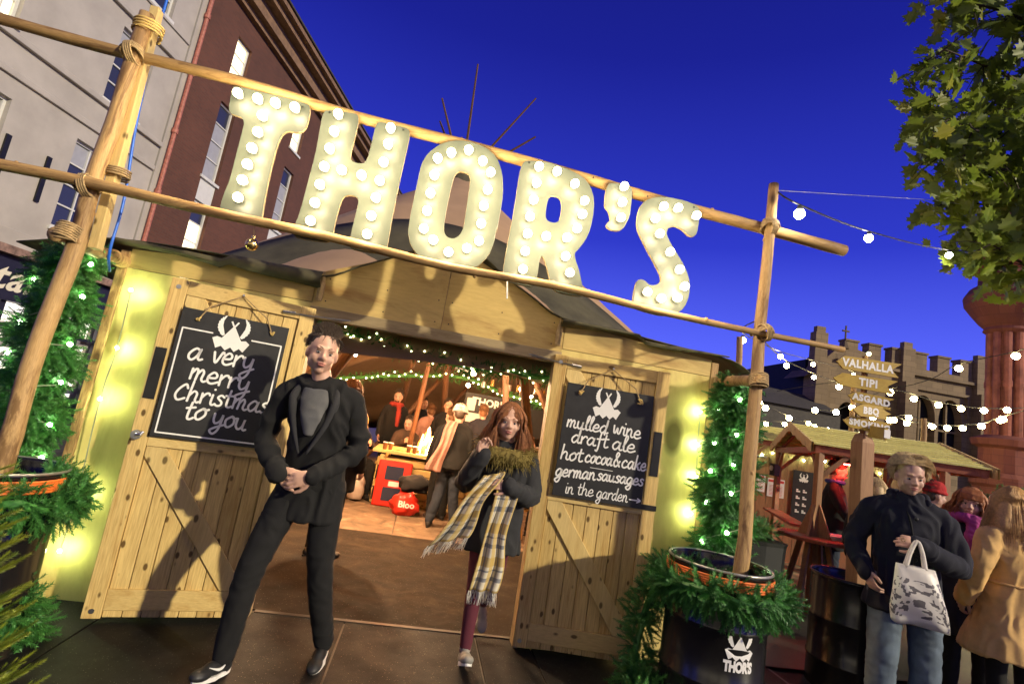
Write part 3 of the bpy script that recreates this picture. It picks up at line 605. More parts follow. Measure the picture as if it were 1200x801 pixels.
for a in (.42, 2.4, 4.4):
    m = MB()
    for (s0, s1, z0, z1) in ((a, a + .09, *WZ), (a + 1.31, a + 1.4, *WZ), (a + .66, a + .74, WZ[0] + .1, WZ[1] - .1), (a + .09, a + 1.31, WZ[0], WZ[0] + .1), (a + .09, a + .66, 7.3, 7.42), (a + .74, a + 1.31, 7.3, 7.42), (a + .09, a + 1.31, WZ[1] - .1, WZ[1])): rq(m, s0, s1, z0, z1, -.3, -.15)
    w = O('window', m, REDST, tb, world=True); m = MB(); rq(m, a, a + 1.4, *WZ, -.42, -.40); O('pane', m, LITWARM, w)
m = MB()
for z0, z1, w in ((3.4, 3.7, .25), (5.75, 6.0, .2), (9.4, 9.8, .3), (10.9, 11.3, .35)): rq(m, .6, 9, z0, z1, .003, w)
O('string_course', m, REDST, tb, world=True)
# added unseen terrace behind the viewer: blocks blue skylight, lit windows give warm fill
for k in range(4):
    x0 = -24 + k * 7.4; t2 = thing('added_terrace', ('added unseen brick terrace block with glowing shop panes, holding back skylight, far left', 'added unseen cream terrace block holding back skylight beside the far left one', 'added unseen brick terrace block holding back skylight opposite the left door', 'added unseen cream terrace block holding back skylight opposite the tent doorway')[k], 'building', (x0 + 3.6, -20, -.14)); mt_ = BRICK if k % 2 == 0 else RENDERW
    def bq(m, a, b, z0, z1, y0, y1): return m.box((a, y0, z0), (b, y1, z1))
    xs_ = [x0, x0 + .6, x0 + 3.3, x0 + 3.9, x0 + 6.6, x0 + 7.3]
    m = MB()
    for a, b in ((xs_[0], xs_[1]), (xs_[2], xs_[3]), (xs_[4], xs_[5])): bq(m, a, b, -.14, 2.8, -18.4, -18)
    bq(m, x0, x0 + 7.3, 2.801, 4.2, -18.4, -18); bq(m, x0, x0 + 7.3, 4.201, 12.5 + k % 2, -18.8, -18.0); m.uv = [(v[0], v[2]) for v in m.v]; O('wall', m, mt_, t2, world=True)
    O('roof', bq(MB(), x0 - .1, x0 + 7.4, 12.51 + k % 2, 12.9 + k % 2, -19, -17.7), CORN, t2, world=True)
    for a in (x0 + .6, x0 + 3.9): O('shop_window', bq(MB(), a, a + 2.7, .3, 2.79, -18.35, -18.3), LITWIN, t2, world=True)  # glowing shop panes added as warm fill for the tent front
    for r_ in range(3):
        for c_ in range(3):
            a = x0 + .9 + c_ * 2.1; z = 4.7 + r_ * 2.6; O('window', bq(MB(), a, a + 1.1, z, z + 1.7, -17.999, -17.96), LITWIN if (r_ * 3 + c_ + k) % 3 else GLASSD, t2, world=True)  # upper panes of the added row, most glowing for fill

# ---------------------------------------------------------------- maple, branches reaching in from the right
tree = thing('maple_tree', 'leafy maple whose lobed green leaves hang in from the upper right', 'tree', (8.6, 1.6, -.14))
rs = random.Random(11); tk = MB()
tk.tube(cr([(8.6, 1.6, -.14), (8.5, 1.6, 2.0), (8.55, 1.5, 4.2), (8.3, 1.4, 6.5), (8.4, 1.3, 9.5)]), list(np.linspace(.26, .09, 25)), 10); O('trunk', tk, TWIG, tree, world=True)
tips = [((8.45, 1.5, 4.6), (5.48, .9, 5.15)), ((8.4, 1.5, 5.2), (5.03, 1.0, 5.35)), ((8.35, 1.4, 5.9), (5.03, 1.1, 5.9)), ((8.3, 1.4, 6.4), (5.08, .9, 6.5)), ((8.3, 1.4, 6.9), (5.03, .8, 7.1)), ((8.35, 1.4, 7.3), (5.18, .7, 7.7)),
        ((8.5, 1.5, 3.9), (5.93, 1.1, 4.42)), ((8.5, 1.5, 4.6), (6.58, .4, 4.9)), ((8.4, 1.5, 5.7), (6.58, 1.9, 6.0)), ((8.4, 1.5, 6.8), (6.78, 1.7, 6.9)), ((8.4, 1.4, 6.6), (7.48, .2, 6.5)), ((8.4, 1.4, 5.2), (7.28, 0, 5.3)), ((8.5, 1.5, 4.2), (6.18, 1.4, 4.75)), ((8.4, 1.4, 5.5), (5.88, .5, 5.7)), ((8.3, 1.4, 6.2), (5.78, 1.6, 6.3)), ((8.4, 1.5, 5), (6.28, 1.9, 5.3)), ((8.3, 1.4, 7.2), (6.28, .4, 7.4))]
br = MB(); spots = []
for a, b in tips:
    a, b = Vector(a), Vector(b); mid = a.lerp(b, .5) + Vector((0, rs.uniform(-.2, .2), rs.uniform(.0, .3))); pts = cr([a, mid, b], 8); br.tube(pts, list(np.linspace(.045, .006, len(pts))), 6)
    for i, p in enumerate(pts[3:], 3):
        for _ in range(3):
            d = Vector((rs.uniform(-1, .25), rs.uniform(-1, 1), rs.uniform(-.9, .55))).normalized() * rs.uniform(.18, .55); q = p + d; br.tube([p, p + d * .5 + Vector((0, 0, .03)), q], [.008, .005, .003], 4, caps=False)
            for _ in range(5):
                t = rs.uniform(.25, 1.1); spots.append(p + d * t + Vector((rs.gauss(0, .09), rs.gauss(0, .09), rs.gauss(0, .09) - .05)))
O('branches', br, TWIG, tree, world=True)
lmesh = flat_leaf().mesh('leaf', LEAF); rs.shuffle(spots)
view = Vector((0, -3.76, 1.476)); spots.sort(key=lambda p: (p - view).length)
LV = [v.co[:] for v in lmesh.vertices]; LF = [p.vertices[:] for p in lmesh.polygons]; rest = []
for i, p in enumerate(spots):
    s_ = rs.uniform(.15, .25); e = Euler((rs.gauss(1.1, .5), rs.gauss(0, .5), rs.gauss(.35, 1.0)))
    if i % 4 == 0 and i // 4 < 300:
        o = bpy.data.objects.new('leaf', lmesh); COL.objects.link(o); o.parent = tree; o.location = p - Vector(tree.location); o.rotation_euler = e; o.scale = (s_, s_, s_)
    else: rest.append(np.array(Matrix.LocRotScale(p, e, (s_,) * 3)))
V, F = scatter(LV, LF, rest); o = O('foliage', npmesh('foliage', V, F, LEAF), None, tree, world=True, kind='stuff')
# ================================================================ TENT ENTRANCE
tent = thing('tipi_tent', 'big tipi tent with a plywood front, two open barn doors and an olive canvas roof', 'tent', (0, .1, 0))
def panel(name, poly, y0, thick, mat, parent=tent, **k):
    m = MB(); m.prism(poly, [], lambda u, v, w: (u, y0 + w, v), thick); return O(name, m, mat, parent, world=True, **k)
X1 = 2.105
panel('wall_panel', [(-X1, -.01), (-.905, -.01), (-.905, 2.085), (-X1, 2.085)], 0, .018, PLY)
panel('wall_panel', [(.905, -.01), (X1, -.01), (X1, 2.085), (.905, 2.085)], 0, .018, PLY)
panel('fascia_panel', [(-X1, 2.089), (-.91, 2.089), (-.91, 2.292), (-X1, 2.215)], -.003, .018, PLYX)
panel('fascia_panel', [(.91, 2.089), (X1, 2.089), (X1, 2.215), (.91, 2.292)], -.003, .018, PLYX)
panel('fascia_panel', [(-.906, 2.062), (-.002, 2.062), (-.002, 2.64), (-.14, 2.64), (-.906, 2.30)], -.003, .018, PLYX)
panel('fascia_panel', [(.002, 2.062), (.906, 2.062), (.906, 2.30), (.16, 2.64), (.002, 2.64)], -.003, .018, PLYX)
O('lintel', MB().box((-.905, -.035, 1.975), (.905, .06, 2.058)), LINTEL, tent, world=True, bevel=.004)
for sx_ in (-1, 1):
    a, b = sorted((sx_ * .868, sx_ * .903)); O('door_post', MB().box((a, -.02, 0), (b, .10, 1.974)), LINTEL, tent, world=True, bevel=.004)
    a, b = sorted((sx_ * (X1 + .002), sx_ * (X1 + .062))); O('corner_post', MB().box((a, -.01, -.01), (b, .06, 2.2)), POLE, tent, world=True, bevel=.006)
    m = MB(); m.tube([(sx_ * .86, -.035, 2.28), (sx_ * .86, -.035, 2.2), (sx_ * .862, -.03, 2.1)], [.01, .026, .022], 8); m.tube([(sx_ * .86, -.03, 2.31), (sx_ * .857, -.03, 2.27)], .006, 6); O('canvas_tie', m, ROPE, tent, world=True)
sc_m = MB()
for x in (-.82, -.42, -.05, .05, .42, .82):
    for z in (2.11, 2.27): sc_m.tube([(x, -.0035, z), (x, -.006, z)], .005, 8)
O('screws', sc_m, DARKMET, tent, world=True, kind='stuff')

# doors: local x from hinge-independent left edge, y out of the wall (front = -y side)
def door(ox, oy, dx, dy, mirror):
    d = Vector((dx, dy, 0)).normalized(); n = Vector((d.y, -d.x, 0)); W_ = .855          # n faces the viewer
    def q(s, z, w): return tuple(Vector((ox, oy, 0)) + d * s + n * w + Vector((0, 0, z)))
    def bx(m, s0, s1, z0, z1, w0, w1):
        vs = [q(s, z, w) for w in (w0, w1) for s, z in ((s0, z0), (s1, z0), (s1, z1), (s0, z1))]
        m.addnp(vs, [(3, 2, 1, 0), (4, 5, 6, 7), (0, 1, 5, 4), (1, 2, 6, 5), (2, 3, 7, 6), (3, 0, 4, 7)]); return m
    dr = O('door', bx(MB(), .002, W_ - .002, .035, 2.025, -.040, -.032), PINE, tent, world=True)
    n_ = 7; w_ = (W_ - .19) / n_
    for i in range(n_):
        s0 = .095 + i * w_
        m = MB(); bx(m, s0 + .002, s0 + w_ - .002, .03, 2.03, -.031, -.016); O('board', m, PINE, dr, bevel=.003)
    for s0, s1 in ((0, .0935), (W_ - .0935, W_)):
        m = MB(); bx(m, s0, s1, .028, 2.032, -.030, .003); O('stile', m, PINE, dr, bevel=.004)
    for z0, z1 in ((.072, .188), (1.005, 1.12), (1.94, 2.03)):
        m = MB(); bx(m, .0945, W_ - .0945, z0, z1, -.015, .001); O('rail', m, PINE_X, dr, bevel=.003)
    for z0, z1 in ((.189, 1.004), (1.121, 1.939)):
        m = MB(); pl_ = [(.097, z1 - .001), (.20, z1 - .001), (W_ - .097, z0 + .07), (W_ - .097, z0 + .001), (W_ - .19, z0 + .001), (.097, z1 - .06)]
        m.prism(pl_, [], lambda u, v, w: q(u, v, -.0005 - w), .014); O('brace', m, PINE_D, dr, bevel=.003)
    m = MB(); s_ = .012 if mirror < 0 else W_ - .072
    bx(m, s_, s_ + .06, 1.28, 1.59, .004, .009)
    for k in range(8): bx(m, s_ + .002 + k * .0075, s_ + .006 + k * .0075, 1.5901, 1.594, .004, .009)
    O('strike_plate', m, DARKMET, dr)
    if mirror < 0:
        m = MB(); m.tube([q(.034, 1.065, .004), q(.034, 1.065, .03)], .028, 16); m.tube([q(.034, 1.065, .0302), q(.034, 1.065, .045)], .018, 16); m.tube([q(.034, 1.065, .05), q(.06, 1.07, .055), q(.07, 1.09, .05)], .009, 8); O('latch', m, STEEL, dr, smooth=False)
    else:
        m = MB(); bx(m, .75, W_ + .004, 1.045, 1.08, .004, .012); O('latch', m, DARKMET, dr)
    for z in (.07, 1.98):
        m = MB(); m.tube([q(.045, z, .004), q(.045, z, .007)], .014, 12); O('screw_plate', m, STEEL, dr)
    a = q(W_ - .2, 1.965, .006) if mirror < 0 else q(.2, 1.965, .006); e = (-.62, -.03, 2.0) if mirror < 0 else (.66, -.03, 2.0)
    m = MB(); m.tube([a, Vector(a).lerp(Vector(e), .35) + Vector((0, 0, -.004)), e], .006, 6); m.tube([a, Vector(a).lerp(Vector(e), .18)], .013, 8); O('stay_rod', m, STEEL, dr)
    return q
qL = door(-1.675, -.30, .82, .222, -1)
qR = door(.853, -.062, .846, -.111, 1)

# olive canvas front flap and roof
def cone(x, y, ax=-.11, ay=4.4, az=5.35, k=.80): return az - k * math.hypot(x - ax, y - ay)
prof = [(-2.75, 2.11), (-2.24, 2.245), (-1.6, 2.285), (-1.2, 2.27), (-.86, 2.272), (-.62, 2.40), (-.38, 2.53), (-.12, 2.665), (.16, 2.665), (.40, 2.53), (.62, 2.42), (.86, 2.31), (1.3, 2.292), (1.8, 2.26), (2.24, 2.235), (2.42, 2.16)]
rows = []; NR = 12
for j in range(NR + 1):
    t = j / NR; row = []
    for i, (x, z) in enumerate(prof):
        y = -.05 + t * 2.4; xx = x * (1 + .10 * t); zc = max(cone(xx, y), z + .1)
        zz = z + (zc - z) * t ** 1.25 + .03 * math.sin(i * 1.9) * math.sin(math.pi * t) + .05 * math.sin(math.pi * min(1, t * 3)) * abs(math.sin(i * 2.3))
        row.append((xx, y, zz + .006))
    rows.append(row)
def shell(rows, th, mb=None):
    mb = mb or MB(); n = len(rows[0]); k = len(rows); V = [p for r in rows for p in r] + [(p[0], p[1], p[2] - th) for r in rows for p in r]; b = n * k; F = []
    for j in range(k - 1):
        for i in range(n - 1): a = j * n + i; F += [(a, a + 1, a + n + 1, a + n), (b + a, b + a + n, b + a + n + 1, b + a + 1)]
    for i in range(n - 1): F += [(i, b + i, b + i + 1, i + 1)]; a = (k - 1) * n + i; F += [(a + 1, b + a + 1, b + a, a)]
    for j in range(k - 1): F += [(j * n, (j + 1) * n, b + (j + 1) * n, b + j * n)]; a = j * n + n - 1; F += [(a + n, a, b + a, b + a + n)]
    return mb.addnp(V, F)
fine = []
for j in range(len(rows)):
    P = [Vector(p) for p in rows[j]]; fine.append([tuple(v) for v in cr(P, 4)])
O('front_canopy', shell(fine, .008), CANVAS_O, tent, world=True, smooth=True)
# drooping folds of canvas hanging over the fascia between the wall corner and the tie
for x0, x1, sg_ in ((-2.2, -.86, 1), (.86, 2.2, -1)):
    r_ = []
    for j in range(9):
        t = j / 8; row = []
        for i in range(25):
            u = i / 24; x = x0 + (x1 - x0) * u; c = u if sg_ > 0 else 1 - u
            ztop = 2.30; drop = (.03 + .10 * c ** 1.5) * t if sg_ > 0 else (.015 + .03 * c) * t
            yy = -.055 - .05 * math.sin(math.pi * t) * (0.4 + .6 * c) - .02 * math.sin(7 * u + 3 * t)
            row.append((x, yy, ztop - (.04 if abs(x) > 1.5 else 0) - drop + .012 * math.sin(9 * u + 5 * t) * t))
        r_.append(row)
    mb = MB(); n = 25; V = [p for r in r_ for p in r] + [(p[0], p[1] + .012, p[2]) for r in r_ for p in r]; b = n * 9; F = []
    for j in range(8):
        for i in range(n - 1): a = j * n + i; F += [(a, a + n, a + n + 1, a + 1), (b + a, b + a + 1, b + a + n + 1, b + a + n)]
    O('canvas_fold', mb.addnp(V, F), CANVAS_O, tent, world=True, smooth=True)
# main tipi cone and the linked tipi behind (max of two cones, down to a low wall)
def roof_z(x, y):
    a = cone(x, y); b = 4.9 - .62 * math.hypot(x - 1.6, y - 10.8); w = 1.0
    z = max(a, b, w) ; return z + .05 * math.sin(1.7 * math.atan2(y - 4.4, x + .11) * 5) * min(1, math.hypot(x + .11, y - 4.4) / 3)
rows = []
for j in range(53):
    y = .35 + j * .3; row = []
    for i in range(47):
        u = -1 + 2 * i / 46; half = min(4.6, .52 * (y + 3.76)); cxm = .2 + (y > 9) * min(1, (y - 9) / 3) * .8; x = cxm + u * half
        edge = min((1 - abs(u)) * half, (16.2 - y) + .0); z = roof_z(x, y) - (.22 if y < 2.5 else 0)
        if edge < .5: z = z * (edge / .5) + .0 * (1 - edge / .5)
        row.append((x, y, max(z, -.05)))
    rows.append(row)
O('tipi_canvas', shell(rows, .012), CANVAS_B, tent, world=True, smooth=True)
AP = Vector((-.11, 4.4, 5.25))
for k, b in enumerate([(-2.6, 1.9, 0), (2.75, 2.2, 0), (-3.2, 6.2, 0), (.55, 7.9, 0), (3.3, 6.0, 0), (-.65, 8.4, 0)]):
    m = MB(); m.tube([b, AP + (AP - Vector(b)).normalized() * .1], [.065, .045], 10); O('tent_pole', m, DARKWOOD, tent, world=True)
for a, b in (((-1.6, .75, 0), (-.42, 1.15, 2.6)), ((1.35, 1.25, .0), (.66, 1.1, 2.7)), ((1.3, 3.2, 0), (.83, 3.1, 2.9)), ((-.15, 2.9, 0.0), (.02, 2.75, 2.9)), ((-1.25, 6.2, 0), (.5, 7.2, 2.6)), ((-.6, 7.5, 0), (1.3, 8.6, 2.8)), ((2.4, 8, 0), (1.9, 8.6, 3.2))):
    if a[1] == 2.9: continue
    m = MB(); m.tube([a, b], [.05, .042], 10); O('support_pole', m, DARKWOOD, tent, world=True)
m = MB(); m.tube([(-.2, 5.75, 0), (-.05, 5.2, 3.0)], [.045, .04], 8); O('support_pole', m, DARKWOOD, tent, world=True)
for t_ in ((-.19, 4, 7.05), (-.64, 4, 6.32), (-.62, 4.2, 6.05), (.83, 4, 6.72), (.93, 4, 6.06)):
    m = MB(); t_ = Vector(t_); m.tube([AP - (t_ - AP).normalized() * .3, t_], [.028, .014], 6); O('pole_tip', m, DARKWOOD, tent, world=True)
m = MB(); m.tube([(AP.x, AP.y, 5.0), (AP.x, AP.y, 5.35)], [.30, .17], 14); O('apex_cap', m, CANVAS_O, tent, world=True)
for sx_ in (-1, 1):
    pts = [AP + Vector((sx_ * r_ * .86, -r_ * .5, -.80 * r_ + .06)) for r_ in np.linspace(.15, 2.6, 26)]
    fl = thing('fairy_light_string', 'string of tiny lights running down the %s edge of the tipi roof' % ('left' if sx_ < 0 else 'right'), 'lights', pts[0])
    m = MB(); m.tube(pts, .004, 4); O('cable', m, WIREG, fl, world=True)
    for p in pts: m = MB(); m.ball(p + Vector((0, 0, .02)), .018, 6, 4); O('bulb', m, FAIRYW, fl, world=True)
m = MB(); m.tube([(-.16, -.2, 2.62), (-.19, -.1, 2.72)], .03, 10); 
fl2 = thing('floodlight', 'small grey floodlight seen through the round letter O', 'lamp', (-.17, .35, 2.72))
O('head', MB().tube([(-.17, .34, 2.74), (-.17, .45, 2.76)], .06, 14), STEEL, fl2, world=True); O('lens', MB().tube([(-.17, .33, 2.739), (-.17, .338, 2.74)], .052, 14), WHITEP, fl2, world=True); O('bracket', MB().beam((-.17, .4, 2.70), (-.17, .45, 2.55), .04, .02), DARKMET, fl2, world=True)

# ---------------------------------------------------------------- hand lettering
GL = {'a': (1.15, [[(.85, .8), (.5, 1.0), (.12, .6), (.12, .2), (.4, 0), (.72, .35), (.88, .95), (.82, .3), (.95, .02), (1.2, .1)]]),
 'c': (1., [[(.8, .8), (.5, 1), (.12, .6), (.15, .15), (.5, 0), (.95, .2)]]), 'C': (1.1, [[(.95, 1.15), (.7, 1.5), (.25, 1.0), (.1, .4), (.4, 0), (.95, .25)]]),
 'd': (1.15, [[(.85, .8), (.5, 1.0), (.12, .6), (.12, .2), (.4, 0), (.72, .35), (.9, 1.0), (.9, 1.85), (.82, .3), (1.0, .02), (1.2, .15)]]),
 'e': (1., [[(.1, .45), (.7, .55), (.75, .85), (.45, 1.0), (.12, .6), (.15, .15), (.5, 0), (1.0, .25)]]),
 'f': (.8, [[(.85, 1.6), (.62, 1.95), (.42, 1.5), (.4, 0), (.3, -.6), (.1, -.5)], [(.05, .95), (.85, 1.0)]]),
 'g': (1.1, [[(.85, .8), (.5, 1.0), (.12, .6), (.12, .2), (.4, 0), (.75, .35), (.88, .95), (.82, -.4), (.5, -.85), (.08, -.55), (.5, -.2), (1.15, .15)]]),
 'h': (1.1, [[(.15, 1.9), (.12, 0)], [(.13, .5), (.45, .98), (.75, .8), (.75, .2), (.95, .0), (1.1, .1)]]),
 'i': (.5, [[(.2, .95), (.2, .2), (.35, 0), (.55, .1)], [(.22, 1.42), (.25, 1.47)]]), 'k': (1., [[(.15, 1.9), (.12, 0)], [(.78, 1.0), (.2, .45), (.5, .42), (.65, .1), (.98, .02)]]),
 'l': (.55, [[(.1, .5), (.45, 1.6), (.33, 1.95), (.18, 1.5), (.2, .25), (.38, 0), (.6, .1)]]),
 'm': (1.4, [[(.1, .95), (.12, 0)], [(.13, .5), (.4, .98), (.58, .75), (.56, 0)], [(.57, .5), (.85, .98), (1.05, .75), (1.02, .2), (1.2, 0), (1.4, .1)]]),
 'n': (1.08, [[(.1, .95), (.12, 0)], [(.13, .5), (.45, .98), (.7, .75), (.7, .2), (.88, 0), (1.08, .1)]]),
 'o': (1., [[(.55, 1), (.12, .6), (.2, .1), (.5, 0), (.85, .4), (.75, .9), (.5, 1), (.8, .85), (1.02, .92)]]),
 'r': (.82, [[(.1, .95), (.15, 0)], [(.14, .5), (.4, .92), (.65, 1.0), (.78, .82)]]), 's': (.8, [[(.75, .85), (.45, 1.0), (.2, .75), (.6, .4), (.6, .1), (.3, 0), (.05, .15)]]),
 't': (.8, [[(.35, 1.6), (.3, .3), (.5, 0), (.8, .15)], [(.02, 1.05), (.72, 1.12)]]), 'u': (1.1, [[(.1, .95), (.12, .3), (.4, 0), (.7, .3), (.78, .95), (.75, .2), (.92, .0), (1.1, .1)]]),
 'v': (.85, [[(.05, .9), (.38, 0), (.75, .95), (.9, .85)]]), 'w': (1.35, [[(.1, .95), (.2, .15), (.4, .05), (.62, .7), (.72, .1), (.98, .1), (1.15, .95), (1.35, .85)]]),
 'y': (1.1, [[(.1, .95), (.15, .35), (.4, .1), (.75, .4), (.85, .95), (.8, -.3), (.45, -.85), (.1, -.6), (.5, -.25), (1.15, .1)]]),
 '&': (1.05, [[(1., .0), (.3, 1.1), (.42, 1.6), (.65, 1.35), (.15, .5), (.3, .0), (.65, .1), (.95, .65)]]), '>': (1.6, [[(0, .5), (1.5, .5)], [(1.1, .85), (1.55, .5), (1.1, .15)]]), '-': (3, [[(0, .5), (3, .5)]]), ' ': (.6, [])}
_rc = [0]
def ribbon(mb, pts, w, mapf):
    _rc[0] += 1; lift = .0012 + (_rc[0] % 7) * .00012
    P = [Vector((p[0], p[1])) for p in pts]; V = []; n = len(P)
    a = P[0] - (P[1] - P[0]).normalized() * w * .35; b = P[-1] + (P[-1] - P[-2]).normalized() * w * .35; Q = [a] + P + [b]
    for i, p in enumerate(Q):
        t = (Q[min(i + 1, len(Q) - 1)] - Q[max(i - 1, 0)]); t = t.normalized() if t.length > 1e-9 else Vector((1, 0)); nn = Vector((-t.y, t.x)); hw = w / 2 * (.45 if i in (0, len(Q) - 1) else 1)
        V += [tuple(mapf(*(p + nn * hw), lift)), tuple(mapf(*(p - nn * hw), lift))]
    mb.addnp(V, [(2 * i, 2 * i + 1, 2 * i + 3, 2 * i + 2)[::-1] for i in range(len(Q) - 1)])
def write(txt, x0, z0, x1, z1, xh, w, mapf, parent, mat=WHITEP, plainstyle=False):
    adv = sum(GL[c][0] for c in txt); mb = MB(); x = 0; kx = (x1 - x0) / adv
    for c in txt:
        for st in GL[c][1]:
            pts = [(x0 + (x + p[0]) * kx, z0 + (z1 - z0) * (x + p[0]) / adv + p[1] * xh) for p in st]
            pts = [(p[0] + (p[1] - z0) * .10, p[1]) for p in pts]
            ribbon(mb, [(p[0], p[1]) for p in cr([(a, b, 0) for a, b in pts], 6)], w, mapf)
        x += GL[c][0]
    return O('lettering', mb, mat, parent, world=True)
TENTP = [(0, .36), (.13, .14), (.27, -.09), (.40, -.06), (.52, -.15), (.38, -.43), (.26, -.34), (.14, -.46), (.02, -.34), (-.11, -.46), (-.24, -.34), (-.38, -.43), (-.52, -.13), (-.40, -.06), (-.27, -.09), (-.13, .14)]
WING = [(-.21, .02), (-.26, .16), (-.31, .30), (-.315, .46), (-.25, .63), (-.30, .615), (-.335, .555), (-.36, .57), (-.385, .50), (-.41, .505), (-.42, .43), (-.445, .42), (-.44, .34), (-.46, .32), (-.44, .25), (-.45, .21), (-.41, .16), (-.41, .12), (-.36, .08), (-.34, .03), (-.27, -.02)]
def emblem(mb, cx, cz, s, mapf, lift=.0013, wz=1.):
    f = lambda u, v, w: mapf(cx + u * s, cz + v * s * wz, lift)
    mb.prism(TENTP, [], f, 0); mb.prism(WING, [], f, 0); mb.prism([(-u, v) for u, v in WING][::-1], [], f, 0)
    f2 = lambda u, v, w: mapf(cx + u * s, cz + v * s * wz, lift + .0003)
    for k in (-1, 1): mb.prism([(k * -.03, .30), (k * .01, .27), (k * .12, .47), (k * .075, .49)][::k], [], f2, 0)
def chalkboard(label, q, s0, s1, z0, z1, off):
    c = q((s0 + s1) / 2, z0, off); b = thing('chalkboard', label, 'sign', c)
    m = MB(); vs = [q(s, z, w) for w in (off - .012, off) for s, z in ((s0, z0), (s1, z0), (s1, z1), (s0, z1))]; m.addnp(vs, [(3, 2, 1, 0), (4, 5, 6, 7), (0, 1, 5, 4), (1, 2, 6, 5), (2, 3, 7, 6), (3, 0, 4, 7)])
    O('board', m, CHALK, b, world=True, bevel=.002); mid = (s0 + s1) / 2 - .0
    m = MB(); m.tube([q(s0 + .10, z1 - .055, off + .012), q(s0 + .14, z1 + .03, off + .008), q(mid, z1 + .145, .014), q(s1 - .14, z1 + .03, off + .008), q(s1 - .10, z1 - .055, off + .012)], .0045, 6); O('hanging_rope', m, ROPE, b, world=True)
    m = MB(); m.tube([q(mid, z1 + .15, .005), q(mid, z1 + .15, .028)], .007, 8); O('hook', m, STEEL, b, world=True)
    for s in (s0 + .10, s1 - .10):
        m = MB(); rr = random.Random(int(s * 99)); pts = [q(s + rr.uniform(-.02, .02), z1 - .055 + rr.uniform(-.018, .018), off + .006 + rr.uniform(0, .014)) for _ in range(7)]; m.tube(cr(pts, 4), .0055, 6); O('rope_knot', m, GOLDROPE, b, world=True)
    return b, (lambda u, v, w: q(u, v, off + w))
GOLDROPE = plain('straw_rope', (.62, .44, .14), .8, var=.3, fine=200)
b, f = chalkboard('black chalkboard on the left door lettered a very merry christmas to you', qL, .10, .716, 1.068, 1.862, .030)
write('a', .185, 1.548, .265, 1.556, .072, .0135, f, b); write('very', .318, 1.557, .560, 1.55, .074, .0135, f, b); write('merry', .222, 1.435, .568, 1.408, .070, .0135, f, b)
write('Christmas', .168, 1.300, .70, 1.292, .066, .0130, f, b); write('to', .245, 1.188, .365, 1.205, .066, .0135, f, b); write('you', .400, 1.185, .600, 1.168, .068, .0135, f, b)
m = MB()
for pts in ([(.290, 1.736), (.125, 1.736), (.125, 1.094), (.692, 1.094), (.692, 1.734), (.515, 1.734)],):
    for a, c in zip(pts, pts[1:]): ribbon(m, [Vector(a).lerp(Vector(c), t / 4) for t in range(5)], .009, f)
O('border_line', m, WHITEP, b, world=True); m = MB(); emblem(m, .40, 1.735, .205, f, wz=.98); O('emblem', m, WHITEP, b, world=True)
b, f = chalkboard('black chalkboard on the right door listing mulled wine, draft ale, hot cocoa and cake', qR, .116, .747, 1.047, 1.840, .030)
for t_, a, z0, c, z1, xh, w in (('mulled', .147, 1.528, .445, 1.522, .052, .0115), ('wine', .478, 1.538, .684, 1.520, .056, .0115), ('draft', .195, 1.425, .460, 1.424, .054, .0115), ('ale', .488, 1.424, .655, 1.420, .056, .0115),
    ('hot', .135, 1.300, .295, 1.300, .054, .0115), ('cocoa', .310, 1.305, .505, 1.308, .050, .0115), ('&', .510, 1.308, .560, 1.308, .060, .0115), ('cake', .572, 1.308, .748, 1.308, .052, .0115),
    ('german', .118, 1.180, .400, 1.192, .050, .0115), ('sausages', .412, 1.196, .740, 1.205, .046, .0110), ('in', .200, 1.073, .262, 1.073, .046, .0075), ('the', .286, 1.076, .402, 1.078, .046, .0075), ('garden', .424, 1.076, .645, 1.078, .046, .0075), ('>', .655, 1.08, .735, 1.08, .04, .0085), ('-', .356, 1.270, .515, 1.270, .004, .0035)): write(t_, a, z0, c, z1, xh, w, f, b)
m = MB(); emblem(m, .418, 1.715, .195, f, wz=1.02); O('emblem', m, WHITEP, b, world=True)

# ---------------------------------------------------------------- pole frame carrying the sign
def rough_pole(name, a, b, r0, r1, mat, label, cat='pole', seed=1, group=None, n=14, bend=.007):
    rr = random.Random(seed); a, b = Vector(a), Vector(b); pts = [a.lerp(b, i / 9) + Vector((rr.gauss(0, bend), rr.gauss(0, bend), rr.gauss(0, bend))) * (0 < i < 9) for i in range(10)]; P = cr(pts, 4); k = len(P)
    m = MB(); m.tube(P, [(r0 + (r1 - r0) * i / (k - 1)) * (1 + rr.gauss(0, .02)) for i in range(k)], n)
    for i in range(6):  # knots left by trimmed branches
        j = rr.randrange(2, k - 2); d = (P[j + 1] - P[j]).normalized(); o_ = d.orthogonal().normalized(); o_.rotate(Matrix.Rotation(rr.uniform(0, 6.28), 3, d)); rad = r0 + (r1 - r0) * j / k; m.ball(P[j] + o_ * rad * .8, (.014, .014, .018), 8, 6)
    me = m.mesh(name, mat, True); o = bpy.data.objects.new(name, me); COL.objects.link(o); o['label'] = label; o['category'] = cat
    return o
rough_pole('wooden_pole', (-2.06, -.66, .3), (-2.035, -.62, 3.50), .050, .040, POLE, 'peeled upright log standing in the left drum', seed=4)
rough_pole('wooden_pole', (2.075, -.66, .3), (2.10, -.60, 3.42), .046, .033, POLE, 'peeled upright log standing in the right drum', seed=5)
rough_pole('wooden_pole', (-3.6, -.64, 3.285), (2.72, -.56, 3.075), .030, .040, POLEX, 'upper horizontal log along the top of the big letters', seed=6)
rough_pole('wooden_pole', (-3.4, -.71, 2.395), (2.66, -.68, 2.325), .035, .019, POLEX, 'lower horizontal log running under the big letters', seed=7, bend=.016)
rough_pole('wooden_pole', (-2.09, -.72, 2.075), (-2.14, .03, 2.12), .040, .044, POLE, 'short log tying the left upright to the tent corner', seed=8, bend=.003)
